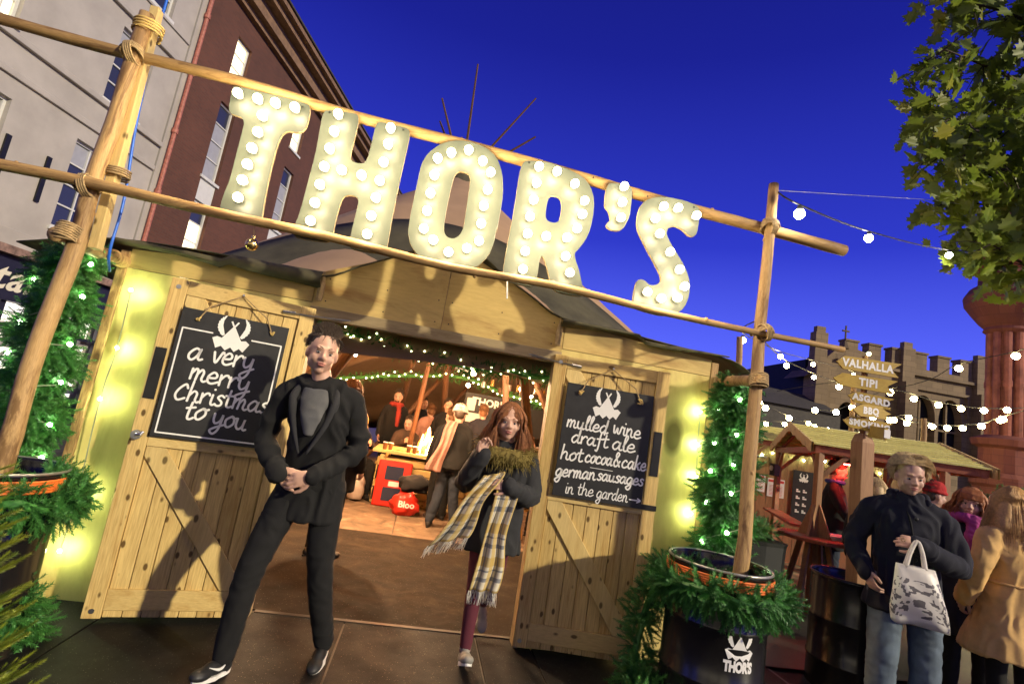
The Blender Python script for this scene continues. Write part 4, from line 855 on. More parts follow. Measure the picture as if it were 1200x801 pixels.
rough_pole('wooden_pole', (2.05, -.72, 2.01), (2.19, .03, 2.06), .036, .042, POLE, 'short log tying the right upright to the tent corner', seed=9, bend=.003)
rough_pole('wooden_pole', (3.25, 1.5, -.1), (3.25, 1.5, 2.83), .035, .032, POLE, 'thin plain upright pole behind the right log pole', seed=10)
rough_pole('wooden_pole', (8.9, 6.2, -.1), (8.9, 6.2, 3.55), .06, .05, POLE, 'distant upright pole among the festoon lights left of the signpost', seed=12)
rough_pole('wooden_pole', (9.6, 5.2, -.1), (9.6, 5.2, 2.9), .06, .05, POLE, 'distant upright pole rising behind the stall roof', seed=13)
pk = thing('sawn_post', 'pale sawn timber post lashed behind the left log pole', 'post', (-2.0, -.55, 2.05))
O('post', MB().beam((-1.97, -.575, 2.06), (-2.02, -.575, 3.58), .05, .06, upv=(0, 1, 0)), PINE_D, pk, world=True, bevel=.004)
cb = MB(); cb.tube(cr([(-1.97, -.40, 1.98), (-1.935, -.51, 2.08), (-1.945, -.50, 2.4), (-2.0, -.50, 2.9), (-2.03, -.50, 3.5), (-2.06, -.45, 4.3)], 6), .008, 8)
tag(O('blue_cable', cb, BLUEC, smooth=True), 'blue cable running up behind the pale sawn post', 'cable')
def lashing(c, axis, r, turns, w, label, seed=0, second=None, mat=ROPE, rr=.006):
    rg = random.Random(seed); axis = Vector(axis).normalized(); x = axis.orthogonal().normalized(); y = axis.cross(x); c = Vector(c); pts = []
    for i in range(turns * 14 + 1): a = i / 14 * 2 * math.pi; pts.append(c + (x * math.cos(a) + y * math.sin(a)) * (r + rg.gauss(0, .0015)) + axis * (w * (i / (turns * 14) - .5)))
    m = MB(); m.tube(pts, rr, 6)
    if second is not None:
        a2 = Vector(second).normalized(); x = a2.orthogonal().normalized(); y = a2.cross(x); pts = []
        for i in range(turns * 14 + 1): a = i / 14 * 2 * math.pi; pts.append(c + (x * math.cos(a) + y * math.sin(a)) * (r + .004) + a2 * (w * (i / (turns * 14) - .5)))
        m.tube(pts, rr, 6)
    tag(O('rope_lashing', m, mat, smooth=True), label, 'rope')
lashing((-2.065, -.67, 2.10), (0, 0, 1), .054, 7, .09, 'rope lashing where the left log pole meets its short tie log', 1, (.1, .3, 1))
lashing((2.07, -.67, 2.01), (0, 0, 1), .051, 7, .08, 'rope lashing where the right log pole meets its short tie log', 2, (.1, .3, 1))
lashing((2.185, -.02, 2.055), (.15, 1, .05), .047, 5, .07, 'rope lashing at the right tent corner', 3)
lashing((-2.045, -.66, 2.385), (0, .6, 1), .062, 4, .045, 'rope lashing on the left pole at the lower crossbar', 4, (1, 0, .3))
lashing((-2.035, -.64, 3.225), (0, .6, 1), .062, 4, .045, 'rope lashing on the left pole at the upper crossbar', 5, (1, 0, .3))
lashing((2.09, -.61, 3.095), (0, .6, 1), .060, 4, .04, 'rope lashing on the right pole at the upper crossbar', 6, (1, 0, .3))
lashing((2.085, -.67, 2.335), (0, .6, 1), .052, 4, .04, 'rope lashing on the right pole at the lower crossbar', 7, (1, 0, .3))
lashing((-1.97, -.575, 2.52), (0, 0, 1), .058, 4, .05, 'dark rope band round the middle of the pale sawn post', 8)
lashing((-2.02, -.60, 3.42), (0, 0, 1), .075, 4, .07, 'rope lashing near the top of the left log pole', 9, mat=GOLDROPE)

# ---------------------------------------------------------------- marquee letters
bulb_me = MB().ball((0, 0, 0), .028, 16, 10).mesh('bulb', BULB, True); sock_me = MB().tube([(0, .03, 0), (0, .0, 0)], .022, 12).mesh('socket', WHITEP, True)
names = {'T': 'letter T, first of the glowing bulb letters', 'H': 'letter H, second of the glowing bulb letters', 'O': 'letter O, round third one of the glowing bulb letters', 'R': 'letter R, fourth of the glowing bulb letters', 'A': 'small apostrophe between the glowing letters R and S', 'S': 'letter S, last of the glowing bulb letters at the right'}
def chaikin(p):
    o = []
    for i in range(len(p)): a, b = p[i], p[(i + 1) % len(p)]; o += [(a[0] * .78 + b[0] * .22, a[1] * .78 + b[1] * .22), (a[0] * .22 + b[0] * .78, a[1] * .22 + b[1] * .78)]
    return o
YF = -.655
for k, (outer, hole, bl) in LETTERS.items():
    cx = sum(p[0] for p in outer) / len(outer); zb = min(p[1] for p in outer)
    t = thing('marquee_letter', 'cream ' + names[k], 'letter sign', (cx, YF, zb))
    m = MB(); m.prism(chaikin(outer), [chaikin(hole)] if hole else [], lambda u, v, w: (u, YF + w, v), .022, side=1)
    o = O('letter_face', m, [LETTER, LINTEL], t, world=True, bevel=.004)
    ld = bpy.data.lights.new('bulb_light', 'POINT'); ld.energy = 1.9; ld.color = (1, .80, .50); ld.shadow_soft_size = .03
    for (x, z) in bl:
        b = bpy.data.objects.new('bulb', bulb_me); COL.objects.link(b); b.parent = t; b.location = (x - cx, -.036, z - zb)
        s_ = bpy.data.objects.new('socket', sock_me); COL.objects.link(s_); s_.parent = b; s_.location = (0, .005, 0)
        lo = bpy.data.objects.new('bulb_light', ld); COL.objects.link(lo); lo.parent = b; lo.location = (0, -.062, 0)
    m = MB()
    xs_ = [p[0] for p in outer]
    for x in (min(xs_) + .05, max(xs_) - .05): 
        if k in 'THRS': m.tube([(x, YF - .0005, max(p[1] for p in outer) - .035), (x, YF - .004, max(p[1] for p in outer) - .035)], .006, 8)
    if m.n: O('screw', m, DARKMET, t, world=True)
bau = thing('gold_bauble', 'gold christmas bauble hanging under the lower log below the letter T', 'bauble', (-1.145, -.65, 2.24))
O('ball', MB().ball((-1.145, -.65, 2.245), .036, 24, 16), GOLD, bau, world=True, smooth=True); O('cap', MB().tube([(-1.145, -.65, 2.279), (-1.145, -.65, 2.296)], .012, 10), GOLD, bau, world=True); O('string', MB().tube([(-1.145, -.65, 2.296), (-1.15, -.68, 2.37)], .0015, 4), ROPE, bau, world=True)
dn = MB().tube([(.345, -.66, 2.34), (.36, -.675, 2.22)], .005, 6); tag(O('hanging_wire_end', dn, WHITEP), 'short white cable end hanging below the letter O', 'cable')

# ---------------------------------------------------------------- drums
def drum(label, x, y, z0, strap, emb=None, pour=True, soil=True):
    d = thing('oil_drum', label, 'drum', (x, y, z0)); r = .285; H_ = .88; m = MB(); prof_ = []
    zz_ = [0, .012, .02, .27, .285, .30, .315, .56, .575, .59, .605, .845, .86, .87, .88]; rr_ = [r + .006, r + .008, r, r, r + .008, r + .008, r, r, r + .008, r + .008, r, r, r + .002, r + .009, r + .009]
    n = 48; V = []; F = []
    L = [(a, b) for a, b in zip(rr_, zz_)] + [(r + .004, .888), (r - .004, .885), (r - .008, .87), (r - .010, .80), (.0, .795)]
    for a, b in L:
        for j in range(n): t = 2 * math.pi * j / n; V.append((x + a * math.cos(t), y + a * math.sin(t), z0 + b))
    for i in range(len(L) - 1):
        for j in range(n): F.append((i * n + j, i * n + (j + 1) % n, (i + 1) * n + (j + 1) % n, (i + 1) * n + j))
    F.append(tuple(range(n))[::-1]); m.addnp(V, F); O('shell', m, BLACKP, d, world=True, smooth=True)
    m = MB(); m.tube([(x + (r + .006) * math.cos(t), y + (r + .006) * math.sin(t), z0 + .885) for t in np.linspace(0, 2 * math.pi, 48, endpoint=False)], .007, 8, closed=True); O('rim', m, RIMM if strap else DARKMET, d, world=True, smooth=True)
    if strap:
        for k in range(5):
            m = MB(); R_ = r + .013; z1 = z0 + .80 + k * .0125; m.tube([(x + R_ * math.cos(t), y + R_ * math.sin(t), z1) for t in np.linspace(0, 2 * math.pi, 48, endpoint=False)], .0066, 8, closed=True); O('strap', m, ORANGE, d, world=True, smooth=True)
    if emb is not None:
        a0, zc, s = emb
        def mp(u, v, w): t = a0 + u / (r + .004); return (x + (r + .0025 + w) * math.cos(t), y + (r + .0025 + w) * math.sin(t), v)
        m = MB(); emblem(m, 0, zc, s, mp); O('emblem', m, WHITEP, d, world=True)
        m = MB(); textinto(m, "THOR'S", .062, lambda u, v, w: mp(u * .80, zc - s * .66 + v * 1.15, .001), bold=.004, spacing=.95); O('lettering', m, WHITEP, d, world=True)
    return d
RIMM = plain('bare_rim', (.42, .40, .34), .35, .7)
drum("black drum with orange strap and white winged tent emblem, left of the left door", -2.03, -.72, -.012, True, (-1.15, .50, .15))
drum("black drum with orange strap and white winged tent emblem, beside the right door", 1.895, -.71, -.012, True, (-1.62, .505, .155))
drum('plain black drum holding the arrow signpost at the right', 3.42, -.05, -.125, False)
# ================================================================ GREENERY
rg = np.random.RandomState(5)
def sprig_base(n=26, L=.11, nl=.026, wd=.0022):
    V = []; F = []
    V += [(0, 0, 0), (.002, 0, 0), (0, .0, L)]; F.append((0, 1, 2))
    for i in range(n):
        z = L * (.08 + .92 * i / n); a = i * 2.4; l = nl * (1 - .45 * i / n); dx, dy = math.cos(a), math.sin(a); p = np.array((0, 0, z)); tip = p + np.array((dx * l, dy * l, l * .75)); sd = np.array((-dy, dx, 0)) * wd
        b = len(V); V += [tuple(p - sd), tuple(p + sd), tuple(tip)]; F.append((b, b + 1, b + 2))
    return np.array(V), np.array(F)
def orient(p, d, s, roll):
    d = Vector(d).normalized(); x = d.orthogonal().normalized(); x.rotate(Matrix.Rotation(roll, 3, d)); y = d.cross(x)
    M = Matrix((x * s, y * s, d * s)).transposed().to_4x4(); M.translation = p; return np.array(M)
SB = sprig_base(46, .105, .024, .0030)
def fluff(path, radius, count, s=(.8, 1.25), out=1., down=0., squash=(1, 1, 1)):
    P = [Vector(p) for p in path]; n = len(P); Ms = []
    for _ in range(count):
        t = rg.uniform(0, n - 1.001); i = int(t); p = P[i].lerp(P[i + 1], t - i); ax = (P[i + 1] - P[i]).normalized(); v = Vector(rg.normal(size=3)); v -= ax * v.dot(ax); v = v.normalized() if v.length > 1e-5 else ax.orthogonal()
        r_ = radius[i] if hasattr(radius, '__len__') else radius; r_ = r_ * (.25 + .65 * rg.uniform() ** .6) * (.8 + .35 * math.sin(t * 3.1 + v.x * 2))
        q = p + Vector((v.x * squash[0], v.y * squash[1], v.z * squash[2])) * r_; d = v * out + ax * rg.normal() * .55 + Vector((0, 0, -down)) + Vector(rg.normal(size=3)) * .3; Ms.append(orient(q, d, rg.uniform(*s), rg.uniform(0, 6.3)))
    return scatter(*SB, Ms)
def garland(label, path, radius, count, lights=0, lmat=None, lr=.010, wire=True, core=.35, mat=NEEDLE, lightpos=None, **k):
    g = thing('garland', label, 'garland', path[0]); V, F = fluff(path, radius, count, **k); O('needles', npmesh('needles', V, F, mat), None, g, world=True)
    rad = [x * core for x in radius] if hasattr(radius, '__len__') else radius * core
    m = MB(); m.tube(path, rad, 8); O('core', m, mat, g, world=True)
    return g
def lights_on(label, pts, lmat, lr, wiremat=WIREG, parent=None, group=None, wr=.0035):
    g = thing('fairy_light_string', label, 'lights', pts[0], group=group); m = MB(); m.tube(cr(pts, 3), wr, 5); O('cable', m, wiremat, g, world=True)
    me = MB().ball((0, 0, 0), lr, 8, 6).mesh('bulb', lmat, True)
    for p in pts: b = bpy.data.objects.new('bulb', me); COL.objects.link(b); b.parent = g; b.location = Vector(p) - Vector(g.location)
    return g
def column(label, llabel, x, y, z0, z1, r, seed, side):
    rr = random.Random(seed); path = [(x + rr.uniform(-.02, .02), y, z0 + (z1 - z0) * i / 8) for i in range(9)]; rad = [r * (1.15 - .35 * i / 8) for i in range(9)]
    garland(label, path, rad, 2300, s=(.8, 1.3), squash=(1, .75, 1), down=.5)
    pts = []
    for i in range(17): t = i / 16; a = math.sin(i * 2.1) * 1.15 - math.pi / 2 + side * .3; R_ = r * (1.15 - .3 * t) * 1.0; pts.append((x + R_ * math.cos(a), y + .8 * R_ * math.sin(a), z0 + .04 + (z1 - z0 - .1) * t + rr.uniform(-.03, .03)))
    lights_on(llabel, pts, FAIRY, .0135)
column('thick green garland column left of the tent front', 'zigzag of white fairy lights on the left garland column', -2.27, -.27, .72, 2.08, .165, 1, 1)
column('thick green garland column right of the tent front', 'zigzag of white fairy lights on the right garland column', 2.22, -.18, .72, 2.06, .16, 2, -1)
# fairy lights tucked close to the plywood so that they throw pools of light on it
lights_on('few fairy lights resting against the left plywood panel', [(-2.0, -.09, 1.93), (-1.99, -.08, 1.55), (-2.0, -.09, 1.22), (-1.98, -.08, .62), (-1.99, -.08, .30)], FAIRYP, .009)
lights_on('few fairy lights resting against the right plywood panel', [(2.03, -.05, 1.80), (2.04, -.045, 1.55), (2.05, -.05, 1.32), (2.04, -.05, 1.05)], FAIRYP, .008)
def ring(label, x, y, z, r, rad, n, seed):
    rr = random.Random(seed); path = [(x + (r + rr.uniform(-.02, .02)) * math.cos(t), y + (r + rr.uniform(-.02, .02)) * math.sin(t), z + rr.uniform(-.03, .03)) for t in np.linspace(0, 2 * math.pi, 22)]
    return garland(label, path, rad, n, s=(.75, 1.2), down=.45, core=.3)
ring('green garland wreathed round the top of the right drum', 1.895, -.71, .74, .318, .074, 1500, 1)
ring('green garland wreathed round the top of the left drum', -2.03, -.72, .72, .315, .07, 1200, 2)
garland('green garland trailing down between the right drum and the door', [(1.62, -.45, .62), (1.60, -.40, .42), (1.56, -.42, .22), (1.55, -.5, .06)], .09, 260, core=.25)
garland('green garland end lying on the matting below the right drum', [(1.48, -.62, .03), (1.58, -.72, .06), (1.60, -.86, .04)], .10, 240, core=.25)
garland('green garland end lying at the foot of the left drum', [(-1.86, -.55, .02), (-1.82, -.62, .14), (-1.82, -.75, .24), (-1.86, -.85, .1)], .12, 460, core=.25)
garland('green garland spilling from the left drum towards the door', [(-1.86, -.62, .80), (-1.78, -.62, .77), (-1.68, -.62, .74)], .06, 240, core=.2)
# christmas spruce close to the camera, bottom left
sp = thing('christmas_tree', 'small spruce with yellow green branches at the lower left corner', 'tree', (-1.34, -1.95, 0)); rr = random.Random(5)
TX, TY, TH = -1.34, -1.95, 1.12
O('trunk', MB().tube([(TX, TY, -.01), (TX, TY, TH)], [.03, .006], 8), TWIG, sp, world=True); Ms = []; bm_ = MB()
SB2 = sprig_base(84, .12, .021, .0018)
for k in range(120):
    z = .06 + (TH - .14) * (k / 120); a = k * 2.399; Lb = .40 * (1 - z / TH) ** .85 + .05; d = Vector((math.cos(a), math.sin(a), .55 + .25 * rr.random())).normalized(); p0 = Vector((TX, TY, z)); bm_.tube([p0, p0 + d * Lb], [.006, .002], 5)
    m_ = max(2, int(Lb / .03))
    for i in range(m_):
        t = (i + .5) / m_; q = p0 + d * Lb * t
        for sgn in (-1, 1): e = (d + d.cross(Vector((0, 0, 1))) * sgn * .75 + Vector((0, 0, rr.uniform(-.1, .2)))).normalized(); Ms.append(orient(q, e, .4 + .55 * (1 - t) * Lb / .4, rr.uniform(0, 6)))
        Ms.append(orient(q, d, .7, rr.uniform(0, 6)))
    Ms.append(orient(p0 + d * Lb * .9, d, .8, 0))
O('branches', bm_, TWIG, sp, world=True); V, F = scatter(*SB2, Ms); O('needles', npmesh('needles', V, F, NEEDLEY), None, sp, world=True)
# interior garland with dense lights
gp = [(-1.2, .60, 2.02), (-.88, .58, 1.985), (-.49, .53, 1.94), (.07, .46, 1.885), (.41, .41, 1.875), (.89, .34, 1.885), (1.2, .3, 1.90)]
pp = [tuple(v) for v in cr(gp, 3)]; garland('garland with dense tiny lights hung just inside the doorway', pp, .055, 700, s=(.4, .7), core=.4)
pts = [tuple(Vector(p) + Vector((rg.normal() * .012, rg.uniform(-.06, .0), rg.normal() * .035))) for p in cr(gp, 13)]
lights_on('dense tiny lights on the doorway garland', pts, FAIRYW, .0075, wr=.002)
gp2 = [(-1.9, 6.6, 1.75), (-1.1, 6.6, 1.95), (-.3, 6.6, 2.10), (.6, 6.5, 2.22), (1.4, 6.4, 2.05), (2.2, 6.3, 1.95)]
garland('far garland with tiny lights looping across the tent interior', [tuple(v) for v in cr(gp2, 3)], .09, 420, s=(.6, 1.), core=.4)
lights_on('tiny lights on the far interior garland', [tuple(Vector(p) + Vector((0, -.12, rg.normal() * .04))) for p in cr(gp2, 8)], FAIRYW, .017)
# festoon strings outside
def festoon(label, pts, bulbs, mat=FESTB, r=.035, hang=.07, off=.5):
    g = thing('festoon_string', label, 'string lights', pts[0]); P = cr(pts, 8); m = MB(); m.tube(P, .007 if (P[0] - view).length < 9 else .012, 6); O('cable', m, WIRE, g, world=True)
    L = [0]; 
    for a, b in zip(P, P[1:]): L.append(L[-1] + (b - a).length)
    me = MB().ball((0, 0, -hang), r, 14, 10).mesh('bulb', mat, True); so = MB().tube([(0, 0, 0), (0, 0, -hang + r * .7)], r * .5, 8).mesh('socket', WIRE)
    for k in range(bulbs):
        d = L[-1] * (k + off) / bulbs; i = next((i for i in range(len(L) - 1) if L[i + 1] >= d), len(L) - 2); p = P[i].lerp(P[i + 1], (d - L[i]) / max(1e-6, L[i + 1] - L[i]))
        b = bpy.data.objects.new('bulb', me); COL.objects.link(b); b.parent = g; b.location = p - Vector(g.location); s_ = bpy.data.objects.new('socket', so); COL.objects.link(s_); s_.parent = b
    return g
def bulbs_at(label, cable, pts, mat=FESTB, r=.035, cr_=.006):
    g = thing('festoon_string', label, 'string lights', cable[0]); m = MB(); m.tube(cr(cable, 6), cr_, 6); O('cable', m, WIRE, g, world=True)
    me = MB().ball((0, 0, -.045), r, 14, 10).mesh('bulb', mat, True); so = MB().tube([(0, 0, 0.01), (0, 0, -.045 + r * .6)], r * .55, 8).mesh('socket', WIRE)
    for p in pts: b = bpy.data.objects.new('bulb', me); COL.objects.link(b); b.parent = g; b.location = Vector(p) - Vector(g.location); s_ = bpy.data.objects.new('socket', so); COL.objects.link(s_); s_.parent = b

bulbs_at('festoon string with three big bulbs running right from the top of the right log pole', [(2.12, -.62, 3.36), (2.22, -.73, 3.24), (3.52, .11, 3.64), (5.53, 1.17, 4.24), (8.51, 2.64, 5.3)], [(2.22, -.73, 3.22), (3.52, .11, 3.62), (5.53, 1.17, 4.22), (8.51, 2.64, 5.27)], FESTW, .034)
m = MB(); m.tube([(2.12, -.6, 3.38), (5.2, 1.1, 4.75), (9, 3, 6.2)], .0025, 4); tag(O('guy_wire', m, STEEL), 'thin steel wire from the right log pole across the sky', 'wire')
bulbs_at('upper festoon string left of the signpost', [(2.1, -.6, 2.45), (3.4, 1.68, 2.93), (5.14, 3.43, 3.23), (7.06, 5.14, 3.60), (9.42, 6.8, 3.93)], [(3.4, 1.68, 2.89), (5.14, 3.43, 3.20), (7.06, 5.14, 3.57), (9.42, 6.8, 3.90)], r=.036)
bulbs_at('lower festoon string left of the signpost', [(2.1, -.6, 2.35), (3.06, .75, 2.63), (4.6, 2.53, 2.90), (6.41, 4.28, 3.17), (8.38, 6.01, 3.43)], [(4.6, 2.53, 2.88), (6.41, 4.28, 3.15), (8.38, 6.01, 3.40)], r=.034)
bulbs_at('festoon string crossing in front of the church battlements', [(6.4, 5.2, 2.9), (6.86, 4.23, 3.10), (7.3, 3.66, 3.05), (7.44, 3.11, 3.18), (7.44, 2.67, 3.38), (7.57, 2.02, 3.52), (7.6, 1.4, 3.7)], [(6.86, 4.23, 3.06), (7.3, 3.66, 3.03), (7.44, 2.67, 3.36), (7.57, 2.02, 3.5)], r=.045)
bulbs_at('long festoon string sagging from the church tower side to the sandstone building', [(10.16, 8.85, 3.22), (10.72, 8.77, 3.26), (12.03, 8.46, 4.0), (13.36, 8.3, 3.9), (14.57, 8.12, 3.94), (15.94, 7.88, 4.2), (18, 7.6, 4.8)], [(10.16, 8.85, 3.2), (10.72, 8.77, 3.24), (12.03, 8.46, 3.98), (12.68, 8.38, 3.92), (13.36, 8.3, 3.87), (13.96, 8.21, 3.87), (14.57, 8.12, 3.92), (15.16, 8.01, 4.03), (15.94, 7.88, 4.18)], r=.075, cr_=.012)
P8 = [(8.67, 9.07, 3.15), (9.3, 9.7, 3.12), (10.88, 10.81, 3.08), (12.4, 11.6, 3.02), (13.61, 12.47, 3.09), (14.77, 12.29, 3.19), (14.02, 10.3, 3.54), (14.42, 10.25, 3.5), (14.23, 9.27, 3.42), (14.67, 9.2, 3.44), (14.57, 8.18, 3.5), (14.01, 7.22, 3.61), (13.66, 6.22, 3.78)]
bulbs_at('lowest long festoon string above the stall roof', [(p[0], p[1], p[2] + .02) for p in P8], P8, r=.078, cr_=.012)
P9 = [(8.9, 6.2, 3.05), (9.6, 6.4, 2.95), (10.42, 6.8, 3.01), (10.83, 6.72, 3.14), (11.4, 6.66, 3.03), (12.08, 6.55, 3.1), (12.88, 6.39, 3.41)]
bulbs_at('short festoon string between the two distant poles', [(p[0], p[1], p[2] + .02) for p in P9], P9, r=.06, cr_=.01)
P10 = [(6.2, 6.6, 2.62), (6.7, 6.9, 2.50), (7.2, 7.2, 2.45), (7.9, 7.6, 2.5), (8.6, 7.9, 2.6), (9.4, 8.1, 2.75)]
bulbs_at('small festoon string beyond the grey tent slope', [(p[0], p[1], p[2] + .02) for p in P10], P10, r=.05, cr_=.008)
# ================================================================ MARKET (right)
gt = thing('grey_tent', 'pale grey canvas tent slope behind the right log pole', 'tent', (6.5, 7.5, -.14))
O('canvas', shell([[(4.2 + u * .9, 5.6, 3.0 - u * .62) for u in range(6)], [(4.2 + u * .95, 9.5, 3.25 - u * .68) for u in range(6)]], .02), CANVAS_G, gt, world=True)
m = MB(); m.addnp([(4.2, 5.61, -.13), (8.6, 5.61, -.13), (8.6, 5.61, .0), (8.6, 5.61, .02), (4.2, 5.61, 2.97)], [(0, 1, 2, 3, 4)]); O('side_wall', m, CANVAS_G, gt, world=True)
def stall(label, FR, FL, L, zr, ze, posts, npl, fascia=True):
    FR, FL = Vector((*FR, ze)), Vector((*FL, ze)); g = (FL - FR).normalized(); e = Vector((-g.y, g.x, 0)); e = e if e.x > 0 else -e; hw = (FL - FR).length / 2; mid = (FR + FL) / 2
    st = thing('market_stall', label, 'market stall', (mid.x, mid.y, -.13)); zu = Vector((0, 0, 1))
    def P(a, b, z): return mid + e * a + g * b + zu * (z - ze)          # a along ridge, b across
    rise = zr - ze
    for sd in (-1, 1):
        for k in range(npl):
            t0, t1 = k / npl, (k + 1) / npl + .02; b0, b1 = sd * hw * (1.0 - t0), sd * hw * (1.0 - t1); z0, z1 = ze + rise * t0, ze + rise * t1 - .006
            if k == npl - 1: b1 = 0.0; z1 = zr
            m = MB(); A = [P(-.02 + random.uniform(-.008, .008), b0, z0 + .014), P(L + random.uniform(-.008, .012), b0, z0 + .014), P(L, b1, z1 + .004), P(-.02, b1, z1 + .004)]; m.addnp([tuple(p) for p in A] + [tuple(p + zu * .016) for p in A], [(0, 1, 2, 3), (7, 6, 5, 4), (0, 4, 5, 1), (1, 5, 6, 2), (2, 6, 7, 3), (3, 7, 4, 0)] if sd > 0 else [(3, 2, 1, 0), (4, 5, 6, 7), (1, 5, 4, 0), (2, 6, 5, 1), (3, 7, 6, 2), (0, 4, 7, 3)]); O('roof_board', m, ROOFB, st, world=True)
    for a in (-.055, L + .035):
        for sd in (-1, 1):
            m = MB(); n_ = 9
            pts = []
            for k in range(n_ + 1): t = k / n_; pts.append((t, -.075 - (.018 if k % 2 else 0)))
            top = [P(a, sd * hw * (1.03 - 1.03 * t), ze + rise * t + .035) for t, _ in pts]; bot = [P(a, sd * hw * (1.03 - 1.03 * t), ze + rise * t + d) for t, d in pts]
            V = [tuple(p) for p in top + bot] + [tuple(p + e * .02) for p in top + bot]; k_ = n_ + 1; F = []
            for k in range(n_): F += [(k, k + 1, k_ + k + 1, k_ + k), (2 * k_ + k, 3 * k_ + k, 3 * k_ + k + 1, 2 * k_ + k + 1), (k, 2 * k_ + k, 2 * k_ + k + 1, k + 1), (k_ + k, k_ + k + 1, 3 * k_ + k + 1, 3 * k_ + k)]
            m.addnp(V, F); O('bargeboard', m, PINE_X, st, world=True)
    for b in (-hw + .06, hw - .06): m = MB(); m.beam(P(0, b, ze - .03), P(L, b, ze - .03), .05, .08); O('wall_plate', m, REDW, st, world=True)
    for a in (.03, L - .05): m = MB(); m.beam(P(a, -hw + .03, ze - .045), P(a, hw - .03, ze - .045), .05, .07); O('tie_beam', m, REDW, st, world=True)
    for k in range(4): a = .1 + (L - .2) * k / 3; m = MB(); [m.beam(P(a, sd * (hw - .03), ze - .005), P(a, sd * .02, zr - .02), .035, .04) for sd in (-1, 1)]; O('rafter', m, REDW, st, world=True)
    m = MB(); m.beam(P(0, 0, zr - .03), P(L, 0, zr - .03), .03, .05); O('ridge_beam', m, REDW, st, world=True)
    for a, b in posts:
        m = MB(); m.beam(P(a, b, -.13), P(a, b, ze - .07), .07, .07, upv=(0, 1, 0)); O('post', m, STALLW, st, world=True, bevel=.004)
        for da, db in ((.28, 0), (-.0, .28 if b < 0 else -.28)):
            m = MB(); m.beam(P(a, b, ze - .36), P(a + (da if a < L / 2 else -da), b + db, ze - .07), .035, .05); O('brace', m, STALLW, st, world=True)
    return st, P, hw
st1, P1, hw1 = stall('wooden market stall with a pale boarded gable roof behind the arrow signpost', (4.38, 1.62), (5.45, 3.82), 1.62, 2.09, 1.80, [(.06, -1.15), (.06, 1.15), (1.25, -1.15), (1.5, 1.15)], 9)
st2, P2, hw2 = stall('smaller gabled stall roof tucked behind the right log pole', (5.15, 4.15), (5.75, 5.5), 1.3, 2.15, 1.88, [(.06, -.7), (.06, .7)], 6)
# counter rail on stall 1 (red lit)
m = MB(); m.beam(P1(.0, -.9, .88), P1(.0, .95, .88), .03, .22, upv=(0, 0, 1)); O('counter', MB().beam(P1(-.02, -.85, .86), P1(-.02, 1.0, .86), .22, .03), REDW, st1, world=True, bevel=.003)
# standing table built round the near post
tp = P1(.06, -1.15, 0); tbl = thing('standing_table', 'eight sided wooden standing table built round the stall post', 'table', (tp.x, tp.y, -.13))
m = MB(); n = 8; V = []
for z, r in ((.765, .36), (.80, .375), (.81, .36)):
    for j in range(n): a = 2 * math.pi * (j + .5) / n; V.append((tp.x + r * math.cos(a), tp.y + r * math.sin(a), z))
m.addnp(V, [tuple(range(n))[::-1], tuple(range(2 * n, 3 * n))] + [(i * n + j, i * n + (j + 1) % n, (i + 1) * n + (j + 1) % n, (i + 1) * n + j) for i in range(2) for j in range(n)]); O('tabletop', m, REDW, tbl, world=True)
for k in range(4):
    a = k * math.pi / 2 + .5; d = Vector((math.cos(a), math.sin(a), 0)); b0 = Vector((tp.x, tp.y, 0)) + d * .038
    m = MB(); m.beam(b0 + d * .30 + Vector((0, 0, -.125)), b0 + d * .10 + Vector((0, 0, .762)), .05, .05); O('leg', m, STALLW, tbl, world=True, bevel=.004)
    m = MB(); s_ = d.cross(Vector((0, 0, 1))) * .015; q = [b0 + Vector((0, 0, .812)), b0 + d * .14 + Vector((0, 0, .812)), b0 + Vector((0, 0, 1.16))]; m.addnp([tuple(p - s_) for p in q] + [tuple(p + s_) for p in q], [(0, 1, 2), (5, 4, 3), (0, 3, 4, 1), (1, 4, 5, 2), (2, 5, 3, 0)]); O('gusset', m, STALLW, tbl, world=True)
m = MB(); m.tube([(tp.x, tp.y, -.125), (tp.x, tp.y, -.03)], [.3, .26], 14); O('base', m, DARKMET, tbl, world=True)
# parcel of food on table
fd = MB(); fd.loft([(5.0, 1.75, .812, .13, .08), (5.0, 1.75, .87, .15, .10), (5.02, 1.75, .90, .12, .07)], 12); 
tg = thing('paper_food_tray', 'checked paper food wrapper on the standing table', 'food tray', (tp.x + .16, tp.y - .1, .811)); O('wrapper', MB().loft([(tp.x + .16, tp.y - .1, .811, .08, .05), (tp.x + .16, tp.y - .1, .85, .11, .075), (tp.x + .17, tp.y - .1, .875, .08, .04)], 10, power=3), PAPER, tg, world=True)
# boarded hut wall
ht = thing('wooden_hut', 'brown vertical boarded hut wall with notices under the stall lights', 'hut', (6.6, 4.2, -.13)); HA, HB = Vector((5.25, 4.75, 0)), Vector((8.1, 3.55, 0)); hd = (HB - HA).normalized(); hn = Vector((hd.y, -hd.x, 0))
def hq(s, z, w=0.): return tuple(HA + hd * s + hn * w + Vector((0, 0, z)))
def hbox(m, s0, s1, z0, z1, w0, w1):
    vs = [hq(s, z, w) for w in (w0, w1) for s, z in ((s0, z0), (s1, z0), (s1, z1), (s0, z1))]; return m.addnp(vs, [(3, 2, 1, 0), (4, 5, 6, 7), (0, 1, 5, 4), (1, 2, 6, 5), (2, 3, 7, 6), (3, 0, 4, 7)])
s = 0
while s < 3.0: w = random.uniform(.12, .15); O('board', hbox(MB(), s + .004, s + w, -.13, 1.98, -.02, random.uniform(0, .004)), HUT, ht, world=True); s += w
